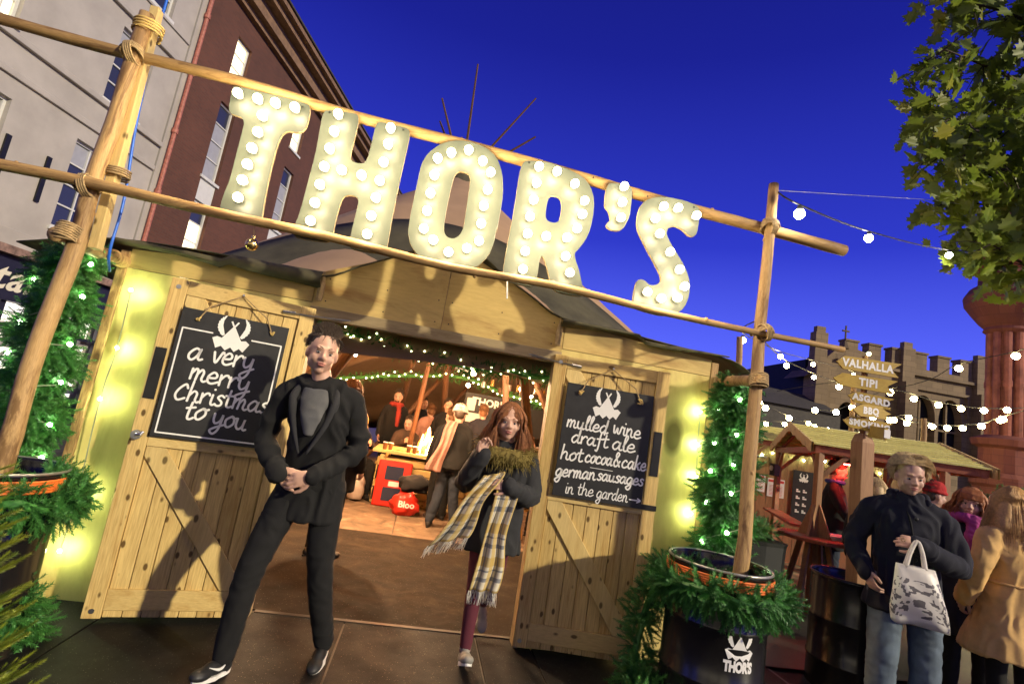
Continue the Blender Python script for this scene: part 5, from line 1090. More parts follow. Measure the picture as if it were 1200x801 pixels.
O('top_rail', hbox(MB(), -.05, 3.1, 1.981, 2.06, -.03, .03), STALLW, ht, world=True); O('shell', hbox(MB(), 0, 3.0, -.13, 1.98, -1.2, -.03), DARKWOOD, ht, world=True)
for z in (.62, 1.62): O('strap_hinge', hbox(MB(), .28, .62, z, z + .025, .006, .012), STEEL, ht, world=True)
nt_ = thing('paper_notice', 'white notice with red heading pinned to the hut boards', 'notice', hq(.45, 1.12, .01)); O('sheet', hbox(MB(), .36, .62, 1.05, 1.33, .008, .011), PAPER, nt_, world=True); O('heading', hbox(MB(), .38, .60, 1.27, 1.31, .0112, .0125), REDINK, nt_, world=True)
m = MB(); [hbox(m, .39, .59 - .03 * (k % 2), 1.09 + k * .025, 1.098 + k * .025, .0112, .0122) for k in range(6)]; O('text_lines', m, REDINK, nt_, world=True)
nt_ = thing('paper_notice', 'second white notice with a red band, right of the first', 'notice', hq(.8, 1.1, .01)); O('sheet', hbox(MB(), .66, .92, 1.00, 1.30, .008, .011), PAPER, nt_, world=True); O('heading', hbox(MB(), .67, .91, 1.24, 1.28, .0112, .0125), REDINK, nt_, world=True)
m = MB(); [hbox(m, .69, .89, 1.03 + k * .022, 1.036 + k * .022, .0112, .0122) for k in range(8)]; O('text_lines', m, REDINK, nt_, world=True)
cbm = thing('menu_chalkboard', 'tall narrow black menu board with white lettering on the hut', 'sign', hq(1.15, .8, .01)); O('board', hbox(MB(), 1.04, 1.36, .66, 1.50, .008, .02), CHALK, cbm, world=True)
m = MB()
for k in range(4):
    for a in (1.10, 1.20): hbox(m, a, a + .06, .82 + k * .11, .845 + k * .11, .0202, .0215); hbox(m, a, a + .03, .85 + k * .11, .87 + k * .11, .0202, .0215)
emblem(m, 1.2, 1.38, .14, lambda u, v, w: hq(u, v, .0202 + w)); O('lettering', m, WHITEP, cbm, world=True, kind='stuff')
lights_on('green white fairy lights along the top of the hut wall', [hq(.05 + .16 * k, 1.70 + .04 * math.sin(k * 1.7), .05) for k in range(18)], FAIRY, .016)
hl = thing('heat_lamp', 'glowing red heat lamp under the market stall roof', 'heater', tuple(P1(.75, .15, 1.70))); c_ = P1(.75, .15, 1.70)
O('housing', MB().tube([c_, c_ + Vector((0, 0, .06)), c_ + Vector((0, 0, .12))], [.10, .09, .03], 14), DARKMET, hl, world=True); O('element', MB().tube([c_ + Vector((0, 0, -.012)), c_ + Vector((0, 0, -.002))], .085, 14), HEATR, hl, world=True); O('chain', MB().tube([c_ + Vector((0, 0, .12)), c_ + Vector((0, 0, .30))], .006, 5), DARKMET, hl, world=True)
hl = thing('heat_lamp', 'glowing red heat lamp at the front corner of the market stall', 'heater', tuple(P1(.5, -.7, 1.66))); c_ = P1(.5, -.75, 1.66)
O('housing', MB().tube([c_, c_ + Vector((0, 0, .06)), c_ + Vector((0, 0, .12))], [.10, .09, .03], 14), DARKMET, hl, world=True); O('element', MB().tube([c_ + Vector((0, 0, -.012)), c_ + Vector((0, 0, -.002))], .085, 14), HEATR, hl, world=True); O('chain', MB().tube([c_ + Vector((0, 0, .12)), c_ + Vector((0, 0, .2))], .006, 5), DARKMET, hl, world=True)
sp_ = thing('loudspeaker', 'small black loudspeaker strapped to the far stall post', 'speaker', tuple(P1(.0, 1.08, 1.45))); O('box', MB().box((-.05, -.06, -.09), (.05, .05, .09)), DARKMET, sp_, bevel=.006); O('cone', MB().tube([(-.052, 0, 0.02), (-.06, 0, .02)], .04, 12), STEEL, sp_)
# wheelie bin / dark planter behind the right drum
bn = thing('planter_box', 'dark planter with a fringe of greenery beyond the right drum', 'planter', (3.75, 1.75, -.1)); O('tub', MB().loft([(3.75, 1.75, -.12, .26, .26), (3.75, 1.75, .66, .30, .30), (3.75, 1.75, .70, .31, .31)], 16, power=5), GREENB, bn, world=True)
V, F = fluff([(3.5, 1.6, .74), (3.75, 1.7, .78), (4.0, 1.8, .76)], .16, 420, down=.2); O('foliage', npmesh('foliage', V, F, NEEDLE), None, bn, world=True)
# evergreen behind stall (dark greenery right of the man)
V, F = fluff([(6.6, 1.5, .9), (6.9, 1.4, 1.2), (7.2, 1.3, 1.5)], .4, 900, s=(1.5, 2.5)); hb = thing('evergreen_shrub', 'dark evergreen shrub with warm lights between the man and the red haired woman', 'shrub', (6.9, 1.4, -.13)); O('foliage', npmesh('foliage', V, F, NEEDLE), None, hb, world=True); O('stem', MB().tube([(6.9, 1.4, -.14), (6.9, 1.4, 1.3)], .04, 8), TWIG, hb, world=True)
lights_on('warm fairy lights on the shrub beyond the man', [(6.5, 1.2, 1.22), (6.62, 1.15, 1.24), (6.75, 1.1, 1.21), (6.9, 1.05, 1.24), (6.55, 1.15, 1.45), (6.7, 1.1, 1.48), (6.85, 1.05, 1.5)], FAIRYW, .014)

# ---------------------------------------------------------------- arrow signpost
sgp = thing('arrow_signpost', 'wooden signpost of five arrow boards standing in the plain drum', 'signpost', (3.42, -.05, -.1))
m = MB(); c = Vector((3.40, -.10, 0)); V = []
for z, h in ((.3, .056), (1.78, .056), (1.845, .038)):
    for sx_, sy_ in ((-1, -1), (1, -1), (1, 1), (-1, 1)): V.append((c.x + sx_ * h - (z - .8) * .02, c.y + sy_ * h, z))
m.addnp(V, [(3, 2, 1, 0), (8, 9, 10, 11)] + [(i * 4 + j, i * 4 + (j + 1) % 4, i * 4 + 4 + (j + 1) % 4, i * 4 + 4 + j) for i in range(2) for j in range(4)]); O('post', m, STALLW, sgp, world=True, bevel=.006)
O('upper_post', MB().tube([(3.375, -.10, 1.80), (3.34, -.12, 2.46)], .022, 10), STALLW, sgp, world=True)
O('post_light', MB().ball((3.335, -.16, 2.475), .016, 10, 8), FAIRYW, sgp, world=True, smooth=True)
ARW = wood('arrow_board_wood', (.62, .43, .09), (.42, .27, .05), 0, knots=.3)
for k, (txt, s0, s1, z, h, tilt, tx, ts, yaw_) in enumerate((('VALHALLA', -.36, .15, 2.375, .105, .0, -.115, .076, .02), ('TIPI', -.355, .115, 2.24, .10, -.03, -.1, .076, -.1), ('ASGARD', -.235, .09, 2.115, .085, -.10, -.07, .062, -.2), ('BBQ', -.25, .085, 2.02, .095, .02, -.09, .064, .15), ('SMOKING', -.27, .09, 1.915, .09, -.07, -.08, .060, -.12))):
    dv = Vector((.985, -.17, 0)); dv.rotate(Matrix.Rotation(yaw_, 3, 'Z')); nv = Vector((dv.y, -dv.x, 0)); o_ = Vector((3.44, -.185, 0)) + nv * .004 * k
    def am(u, v, w): return tuple(o_ + dv * u + nv * (-w) + Vector((0, 0, z + v + tilt * (u + .1))))
    h2 = h / 2; n1, n2 = (s0, 0), (s1 - .075, .0)
    poly = [n1, (s0 + .055, -h2), (s1 - .02, -h2 * 1.05), n2, (s1, h2 * 1.1), (s0 + .06, h2)]
    if txt == 'BBQ': poly = [n1, (s0 + .07, -h2), (s1 - .02, -h2 * .9), (s1 - .05, -.02), (s1 + .0, .005), (s1 - .05, .02), (s1 - .0, h2 * 1.1), (s0 + .09, h2)]
    m = MB(); m.prism(poly, [], am, .016); br_ = O('arrow_board', m, ARW, sgp, world=True, label='arrow board reading ' + txt)
    m = MB(); textinto(m, txt, ts, lambda u, v, w: am(tx + u, v * 1.1, -.0015), bold=.0035, spacing=1.12); O('lettering', m, WHITEP, br_)
m = MB(); V = [(3.345, -.32, 1.80), (3.40, -.32, 1.80), (3.40, -.33, 1.90), (3.345, -.33, 1.90)]; m.beam((3.375, -.165, 1.87), (3.33, -.36, 1.85), .018, .09); O('arrow_board', m, ARW, sgp, world=True, label='arrow board seen end on')
m = MB(); m.box((3.30, -.376, 1.82), (3.35, -.372, 1.88)); O('end_plate', m, PAPER, sgp, world=True)

# ================================================================ INSIDE THE TENT
ft = thing('fire_pit_table', 'square timber fire pit table with log cabin sides inside the tent', 'table', (.2, 4.95, 0))
for k in range(6):
    z = .06 + k * .115
    for y in (4.62, 5.42): m = MB(); m.box((-.58, y - .04, z - .052), (.95, y + .04, z + .052)); O('log_rail', m, PINE_X, ft, world=True, bevel=.015)
    for x in (-.50, .87): m = MB(); m.box((x - .04, 4.50, z + .006), (x + .04, 5.54, z + .1)); O('log_rail', m, PINE_D, ft, world=True, bevel=.015)
for y0, y1 in ((4.46, 4.72), (5.32, 5.58)): O('top_plank', MB().box((-.66, y0, .76), (1.03, y1, .80)), PINE_X, ft, world=True, bevel=.004)
for x0, x1 in ((-.66, -.40), (.77, 1.03)): O('top_plank', MB().box((x0, 4.722, .76), (x1, 5.318, .80)), PINE_X, ft, world=True, bevel=.004)
O('fire_tray', MB().box((-.40, 4.72, .70), (.77, 5.32, .73)), DARKMET, ft, world=True)
lg = MB(); 
for k in range(6): a = k * 1.05; lg.tube([(.12 + .16 * math.cos(a), 4.98 + .14 * math.sin(a), .74), (.12 + .02 * math.cos(a), 4.98 + .02 * math.sin(a), .93)], .022, 7)
tag(O('firewood', lg, DARKWOOD), 'small stack of burning logs on the fire pit table', 'firewood')
fl = thing('fire', 'tall bright orange flame on the fire pit table', 'fire', (.1, 4.98, .74)); rr = random.Random(2)
for k in range(11):
    a = rr.uniform(0, 6.28); rad = rr.uniform(0, .10); h = rr.uniform(.22, .62) * (1 - rad * 3); x, y = .1 + rad * math.cos(a), 4.98 + rad * math.sin(a); pts = cr([(x, y, .78), (x + rr.uniform(-.03, .03), y, .78 + h * .35), (x + rr.uniform(-.01, .07), y, .78 + h * .7), (x + rr.uniform(.0, .10), y, .78 + h)], 5); n_ = len(pts)
    m = MB(); m.tube(pts, [max(.002, .045 * math.sin(math.pi * min(1, .25 + .75 * i / (n_ - 1))) ** .8 * (1 - .3 * i / n_)) for i in range(n_)], 8); O('flame', m, FIREC if k < 7 else FIREO, fl, world=True, smooth=True)
def cup(x, y, lb, z=.80):
    c = thing('paper_cup', lb, 'cup', (x, y, z), group='paper cups on the fire pit table'); O('sleeve', MB().tube([(0, 0, 0), (0, 0, .10)], [.028, .038], 14), LEATHER, c); O('lid', MB().tube([(0, 0, .1002), (0, 0, .112)], [.041, .036], 14), WHITEP, c)
for x, y, lb in ((-.50, 4.58, 'leftmost of the four paper cups on the fire pit table'), (-.42, 4.62, 'second paper cup from the left on the fire pit table'), (-.14, 4.60, 'third paper cup from the left on the fire pit table'), (-.05, 4.57, 'rightmost paper cup on the fire pit table, nearest the flame')): cup(x, y, lb)
rc = thing('extinguisher_cabinet', 'red twin extinguisher cabinet leaning against the fire pit table', 'cabinet', (-.28, 4.35, .01))
rc.rotation_euler = (R(-9), R(0), R(0))
O('body', MB().box((-.25, 0, 0), (.25, .12, .66)), REDBOX, rc, bevel=.02)
for z0, z1 in ((.08, .27), (.38, .58)): O('window', MB().box((-.13, -.006, z0), (.13, -.001, z1)), GLASSD, rc, bevel=.002); O('hinge', MB().tube([(-.262, .03, z0), (-.262, .03, z1)], .012, 8), DARKMET, rc)
O('label_plate', MB().box((-.06, -.006, .29), (.1, -.001, .36)), PAPER, rc); O('frame_rib', MB().box((-.18, -.012, .305), (-.12, -.001, .345)), REDBOX, rc)
def softbag(name, label, cat, c, r, mat, seed=0, amp=.03):
    m = MB(); m.ball(c, r, 28, 18); rr = Vector((seed * 3.1, 1, 2)); 
    V = []
    for v in m.v:
        v = Vector(v); d = (v - Vector(c)); n_ = mnoise.fractal(v * 9 + rr, 1, 2, 4); v2 = Vector(c) + d * (1 + n_ * amp * 6); v2.z = max(v2.z, c[2] - r[2] * .82); V.append(tuple(v2))
    m.v = V; return tag(O(name, m, mat, smooth=True), label, cat)
softbag('carrier_bag', 'red plastic carrier bag on the tent floor by the fire pit', 'bag', (-.04, 3.98, .12), (.22, .12, .15), REDBAG, 1, .07)
m = MB(); textinto(m, 'Bloo', .12, lambda u, v, w: (-.02 + u, 3.825 + abs(u) * .12, .16 + v + w * 0), bold=.004); bg_ = bpy.data.objects['carrier_bag']; O('lettering', m, WHITEP, bg_, world=True)
softbag('heaped_coat', 'grey coat heaped on top of the red carrier bag', 'coat', (.05, 4.18, .40), (.26, .15, .13), C_CHAR, 2, .05)
softbag('carrier_bag', 'pale translucent carrier bag on the floor beside the fire pit table', 'bag', (-.80, 4.5, .22), (.13, .12, .23), plain('white_plastic', (.5, .42, .36), .5), 3)
# bar with lettered board and hanging things
bar = thing('bar_counter', 'dark bar at the back of the tent', 'bar', (1.3, 7.0, 0)); O('counter', MB().box((.2, 6.8, 0), (3.2, 7.3, 1.05)), DARKWOOD, bar, world=True); O('countertop', MB().box((.15, 6.72, 1.051), (3.25, 7.36, 1.10)), STALLW, bar, world=True, bevel=.005)
sb = thing('bar_sign', "black bar board lettered THOR'S hanging over the bar", 'sign', (1.2, 6.5, 1.3)); O('board', MB().box((.72, 6.50, 1.28), (2.3, 6.54, 1.96)), CHALK, sb, world=True)
m = MB(); textinto(m, "THOR'S", .20, lambda u, v, w: (1.20 + u, 6.497, 1.80 + v - u * .03), bold=.007); O('lettering', m, WHITEP, sb, world=True)
m = MB(); m.box((.76, 6.49, 1.62), (.93, 6.498, 1.86)); O('notice_sheet', m, PAPER, sb, world=True); O('notice_sheet', MB().box((.78, 6.49, 1.40), (1.10, 6.498, 1.58)), PAPER, sb, world=True)
for x, z in ((.72, 1.9), (2.3, 1.9)): O('hanging_chain', MB().tube([(x, 6.52, 1.9), (x, 6.52, 2.6)], .01, 5), DARKMET, sb, world=True)
for k in range(9):
    x = 1.0 + k * .17; z = 2.14 + .07 * math.sin(k * 2.2); t = thing('hanging_tankard', ('steel', 'gold', 'dark wooden')[k % 3] + ' tankard hanging over the bar, ' + ('far left', 'second from left', 'third from left', 'fourth from left', 'in the middle', 'fourth from right', 'third from right', 'second from right', 'far right')[k], 'mug', (x, 6.3, z), group='tankards hanging over the bar'); O('cup', MB().tube([(0, 0, -.06), (0, 0, .06)], [.045, .04], 10), (STEEL, GOLD, DARKWOOD)[k % 3], t); O('hook', MB().tube([(0, 0, .06), (0, 0, .25)], .004, 4), DARKMET, t)
# tent bulbs with their light
for k, (x, y, z, w) in enumerate(((-.93, 2.35, 2.22, 16), (-.46, 2.3, 2.03, 9), (.46, 2.2, 1.98, 10), (1.30, 2.7, 2.10, 7), (.62, 5.0, 2.0, 6), (-1.3, 5.2, 2.2, 5), (1.55, 5.2, 2.1, 4), (.4, 9.5, 2.2, 16), (2.4, 8.5, 2.2, 10), (-2.0, 7.8, 2.3, 8))):
    t = thing('pendant_bulb', ('bright bare bulb at the upper left of the doorway', 'bare bulb left of centre inside the doorway', 'starry bare bulb right of centre inside the tent', 'bare bulb nearest the right door jamb', 'bare bulb hanging in front of the bar board', 'bare bulb over the left end of the fire pit', 'bare bulb right of the bar board', 'bare bulb far back in the tent', 'bare bulb far back on the right', 'bare bulb far back on the left')[k], 'light bulb', (x, y, z))
    O('glass', MB().ball((0, 0, 0), .045 if k == 0 else .034, 14, 10), TENTB, t, smooth=True); O('socket', MB().tube([(0, 0, .03), (0, 0, .09)], .018, 10), DARKMET, t); O('flex', MB().tube([(0, 0, .09), (0, 0, .5)], .004, 5), WIRE, t)
    ld = bpy.data.lights.new('bulb_light', 'POINT'); ld.energy = w * (24 if k == 0 else 9); ld.color = (1, .62, .33); ld.shadow_soft_size = .05; lo = bpy.data.objects.new('bulb_light', ld); COL.objects.link(lo); lo.parent = t; lo.location = (0, 0, -.06)
O('floodlight_box', MB().box((.26, 2.55, 2.02), (.42, 2.62, 2.16)), DARKMET); tag(bpy.data.objects['floodlight_box'], 'black floodlight housing hung under the tent canvas', 'lamp')
ld = bpy.data.lights.new('fire_light', 'POINT'); ld.energy = 120; ld.color = (1, .38, .12); ld.shadow_soft_size = .12; lo = bpy.data.objects.new('fire_light', ld); COL.objects.link(lo); lo.parent = fl; lo.location = (.02, -.28, .35)
# ================================================================ PEOPLE
def remesh(mb, vox, smooth=3, name='m', noisef=None):
    me = mb.mesh('tmp', SKIN); o = bpy.data.objects.new('tmp', me); COL.objects.link(o)
    r = o.modifiers.new('r', 'REMESH'); r.mode = 'VOXEL'; r.voxel_size = vox
    if smooth: s = o.modifiers.new('s', 'SMOOTH'); s.factor = .5; s.iterations = smooth
    out = bpy.data.meshes.new_from_object(o.evaluated_get(bpy.context.evaluated_depsgraph_get())); bpy.data.objects.remove(o); bpy.data.meshes.remove(me)
    n = len(out.vertices); co = np.zeros(n * 3, np.float32); out.vertices.foreach_get('co', co); co = co.reshape(-1, 3)
    if noisef is not None:
        no = np.zeros(n * 3, np.float32); out.vertices.foreach_get('normal', no); no = no.reshape(-1, 3); d = np.array([noisef(p) for p in co], np.float32); co = co + no * d[:, None]
    F = [tuple(p.vertices) for p in out.polygons]; bpy.data.meshes.remove(out); return co, F
def folds(amp, sc_=9., seed=0., vert=.45):
    o = Vector((seed * 7.3, seed * 3.1, 0))
    def f(p):
        v = Vector((float(p[0]) * sc_, float(p[1]) * sc_, float(p[2]) * sc_ * vert)) + o
        w = mnoise.noise(v * .5) ; a = mnoise.noise(v + Vector((w, w, w)) * 1.5); return amp * ((1 - abs(a) * 2.4) * .8 + w * .6)
    return f
def limb(m, pts, rs, n=14):
    P = cr(pts, 4) if len(pts) > 2 else [Vector(pts[0]).lerp(Vector(pts[1]), t / 4) for t in range(5)]; k = len(P); R_ = np.interp(np.linspace(0, len(rs) - 1, k), range(len(rs)), rs); m.tube(P, list(R_), n)
    m.ball(P[0], R_[0] * 1.0, n, 8); m.ball(P[-1], R_[-1] * 1.0, n, 8)
def fframe(o, yaw, pitch, roll): return Matrix.Translation(o) @ Matrix.Rotation(yaw, 4, 'Z') @ Matrix.Rotation(pitch, 4, 'X') @ Matrix.Rotation(roll, 4, 'Y')
def head_prims(m, M, s=1.):
    def b(c, r): m.ball(M @ Vector([x * s for x in c]), [x * s for x in r], 20, 14, M=M.to_3x3().normalized())
    b((0, .012, .035), (.076, .094, .098)); b((0, -.028, -.02), (.060, .064, .086)); b((0, -.052, -.086), (.027, .030, .024)); b((0, -.02, -.07), (.050, .055, .035))
    for k in (-1, 1):
        b((k * .036, -.062, -.026), (.024, .024, .028)); b((k * .078, .008, -.008), (.010, .020, .031)); b((k * .028, -.083, .030), (.026, .013, .008)); b((k * .012, -.099, -.025), (.009, .010, .008)); b((k * .052, -.012, -.05), (.014, .036, .034))
        b((k * .031, -.0715, .0125), (.0145, .0115, .0060))
    m.tube([M @ Vector((0, -.082 * s, .03 * s)), M @ Vector((0, -.096 * s, 0)), M @ Vector((0, -.110 * s, -.020 * s))], [.007 * s, .009 * s, .012 * s], 10); b((0, -.108, -.022), (.012, .011, .010))
    b((0, -.091, -.0505), (.023, .010, .0055)); b((0, -.089, -.0605), (.020, .010, .0070)); b((0, -.088, -.042), (.012, .008, .008))
def face_extra(m, M, s=1., look=0.):
    """eyes, brows and lips: material slots 1 white, 2 iris, 3 lips, 4 hair"""
    R3 = M.to_3x3().normalized()
    for k in (-1, 1):
        m.ball(M @ Vector((k * .031 * s, -.0765 * s, .0055 * s)), [.0135 * s, .0118 * s, .0066 * s], 12, 8, 1, R3)
        m.ball(M @ Vector((k * .031 * s + look * .004, -.0855 * s, .0045 * s)), [.0062 * s, .0038 * s, .0062 * s], 10, 6, 2, R3)
        P = [M @ Vector((k * (.014 + .034 * t) * s, (-.0955 + .018 * t * t + .004 * t) * s, (.030 + .007 * math.sin(math.pi * min(1, t * 1.2))) * s)) for t in np.linspace(0, 1, 6)]; m.tube(P, [.0018 * s, .0026 * s, .0028 * s, .0026 * s, .002 * s, .001 * s], 6, 4)
        P = [M @ Vector((k * (.018 + .026 * t) * s, (-.0885 + .010 * abs(t - .5)) * s, (.0105 + .004 * math.sin(math.pi * t)) * s)) for t in np.linspace(0, 1, 6)]; m.tube(P, .0013 * s, 5, 4)
    for z, w, r in ((-.0505, .023, .0042), (-.0600, .019, .0055)):
        P = [M @ Vector((x * s, (-.1005 + .012 * (x / .024) ** 2) * s, (z + .0025 * (1 - abs(x) / .012) * (abs(x) < .012) * (z > -.055)) * s)) for x in np.linspace(-w, w, 9)]; m.tube(P, [r * s * (.25 + .75 * math.sin(math.pi * (i + .5) / 9)) for i in range(9)], 7, 3)
def hand_prims(m, wp, d, n, side, curl=.6, spread=1., s=1.):
    """wp wrist, d finger direction, n palm normal, side +1/-1 the thumb side"""
    d = Vector(d).normalized(); n = Vector(n); n = (n - d * n.dot(d)).normalized(); t = d.cross(n) * side; wp = Vector(wp)
    B = Matrix((t, n, d)).transposed()
    m.ball(wp + d * .048 * s, [.038 * s, .015 * s, .052 * s], 14, 10, M=B); m.ball(wp + d * .066 * s, [.040 * s, .014 * s, .030 * s], 14, 10, M=B); limb(m, [wp - d * .012, wp + d * .02], [.024 * s, .025 * s], 12)
    for i, (off, L, r) in enumerate(((.030, .070, .0085), (.0105, .080, .009), (-.0095, .075, .0085), (-.029, .058, .0075))):
        b = wp + d * (.088 - .006 * abs(i - 1)) * s + t * off * s; a = curl * (1 + .12 * i); dd = (d + t * off * 2.2 * spread).normalized(); pts = [b - d * .02 * s, b]; ang = a * .5
        for q in (.44, .31, .25): dv = dd * math.cos(ang) + n * math.sin(ang); pts.append(pts[-1] + dv * L * q * s); ang += a
        m.tube(pts, [r * s, r * 1.05 * s, r * s, r * .93 * s, r * .8 * s], 10); m.ball(pts[-1], r * .8 * s, 8, 6)
    b = wp + d * .022 * s + t * .022 * s; p1 = b + (d * .62 + t * .72 + n * .25).normalized() * .036 * s; p2 = p1 + (d * .85 + t * .35 + n * .4 * curl).normalized() * .032 * s; p3 = p2 + (d * .9 + t * .05 + n * .5 * curl).normalized() * .024 * s
    m.tube([b, p1, p2, p3], [.015 * s, .012 * s, .0105 * s, .0085 * s], 10); m.ball(p3, .0085 * s, 8, 6)
def strands(P0, path_fn, count, r, seed, n=3):
    rr = random.Random(seed); m = MB()
    for k in range(count): pts = path_fn(rr); m.tube(pts, [r, r, r * .8, r * .25][:len(pts)] if len(pts) <= 4 else list(np.interp(np.linspace(0, 1, len(pts)), [0, .7, 1], [r, r * .8, r * .2])), n, caps=False)
    return m
def hair_short(M, seed, s=1., length=.03, n=900, up=.4, th=.0028):
    rr = random.Random(seed); m = MB(); R3 = M.to_3x3().normalized()
    base = MB(); base.ball(M @ Vector((0, .025 * s, .055 * s)), [.081 * s, .094 * s, .093 * s], 22, 16, M=R3); base.ball(M @ Vector((0, .045 * s, .0)), [.072 * s, .064 * s, .08 * s], 18, 12, M=R3)
    co, F = remesh(base, .008 * s, 2, noisef=lambda p: .003 * mnoise.noise(Vector(p) * 60)); inv = M.inverted()
    m.addnp(co, F)
    for _ in range(n):
        a = rr.uniform(0, 6.283); e = math.asin(rr.uniform(-.25, 1.)); x, y, z = math.cos(e) * math.cos(a), math.cos(e) * math.sin(a), math.sin(e)
        if y < -.30 and z < .42: continue
        if z < .05 and y < .1: continue
        p = Vector((x * .080, .023 + y * .094, .054 + z * .092)) * s; nn = Vector((x, y, z)); hz = Vector((x, y, 0)); hz = hz.normalized() if hz.length > .01 else Vector((0, 1, 0)); td = (hz * z + Vector((0, 0, -math.sqrt(max(0, 1 - z * z)))))
        if up > .2: tdir = Vector((rr.gauss(0, .2), .75 - .6 * z + rr.gauss(0, .15), (.8 * up if z > .5 else -.5))) + nn * .45
        else:
            tdir = td * .8 + nn * .25 + Vector((rr.gauss(0, .12), rr.gauss(0, .12), 0))
            if y < -.2: tdir = Vector(((1 if x > .02 else -1) * .9, .25, .05 - .5 * abs(x))) + nn * .35
        tdir.normalize(); q = p + tdir * length * s * .5; q2 = q + (tdir + Vector((0, .1, -.45))).normalized() * length * s * .5
        m.tube([M @ p, M @ q, M @ q2], [th, th * .8, th * .2], 3, caps=False)
    return m
def hair_long(M, seed, s=1., L=.38, n=420, width=1.0, fringe=True, part=0., back=True):
    rr = random.Random(seed); m = MB(); R3 = M.to_3x3().normalized(); base = MB(); hw_ = 1. if n >= 400 else 2.; n = n * 3 if n >= 400 else n
    base.ball(M @ Vector((0, .025 * s, .050 * s)), [.084 * s, .093 * s, .094 * s], 22, 16, M=R3)
    dn = Vector((0, 0, -1))
    for k in (-1, 0, 1):
        top = M @ Vector((k * .055 * s, .055 * s, .02 * s)); P = [top, top + dn * L * .4 + (M.to_3x3() @ Vector((k * .02 * width, .02, 0))), top + dn * L * .85 + (M.to_3x3() @ Vector((k * .03 * width, .02, 0)))]; limb(base, P, [.052 * s, .050 * width * s, .022 * s], 12)
    co, F = remesh(base, .010 * s, 3, noisef=lambda p: .004 * mnoise.noise(Vector((p[0] * 70, p[1] * 70, p[2] * 9)))); m.addnp(co, F)
    for _ in range(n):
        a = rr.uniform(0, 6.283); y = math.sin(a); x = math.cos(a)
        if y < -.55: 
            if not fringe: continue
        e = rr.uniform(.15, 1.3); p0 = Vector((x * .084 * math.cos(e), .022 + y * .094 * math.cos(e), .05 + .096 * math.sin(e))) * s; sd = 1 if p0.x > part * s else -1
        if y < -.55: end = Vector((sd * .082, -.055 + rr.gauss(0, .008), -.02)) * s; l_ = L * rr.uniform(.55, .9)
        else: end = Vector((x * .090 * width + sd * .006, .022 + y * .092, -.0)) * s; l_ = L * rr.uniform(.75, 1.05)
        w1 = M @ p0; mid = M @ ((p0 + end) * .5 + Vector((x, y, .6)).normalized() * .018 * s); w2 = M @ end; sp_ = M.to_3x3() @ Vector((x * .025 * width + rr.gauss(0, .012), y * .01 + .01 + rr.gauss(0, .012), 0)); w3 = w2 + dn * l_ * .55 + sp_; w4 = w2 + dn * l_ + sp_ * rr.uniform(.4, 1.4)
        m.tube(cr([w1, mid, w2, w3, w4], 3), list(np.interp(np.linspace(0, 1, 13), [0, .5, 1], [.0018 * hw_, .0022 * hw_, .0005])), 3, caps=False)
    return m
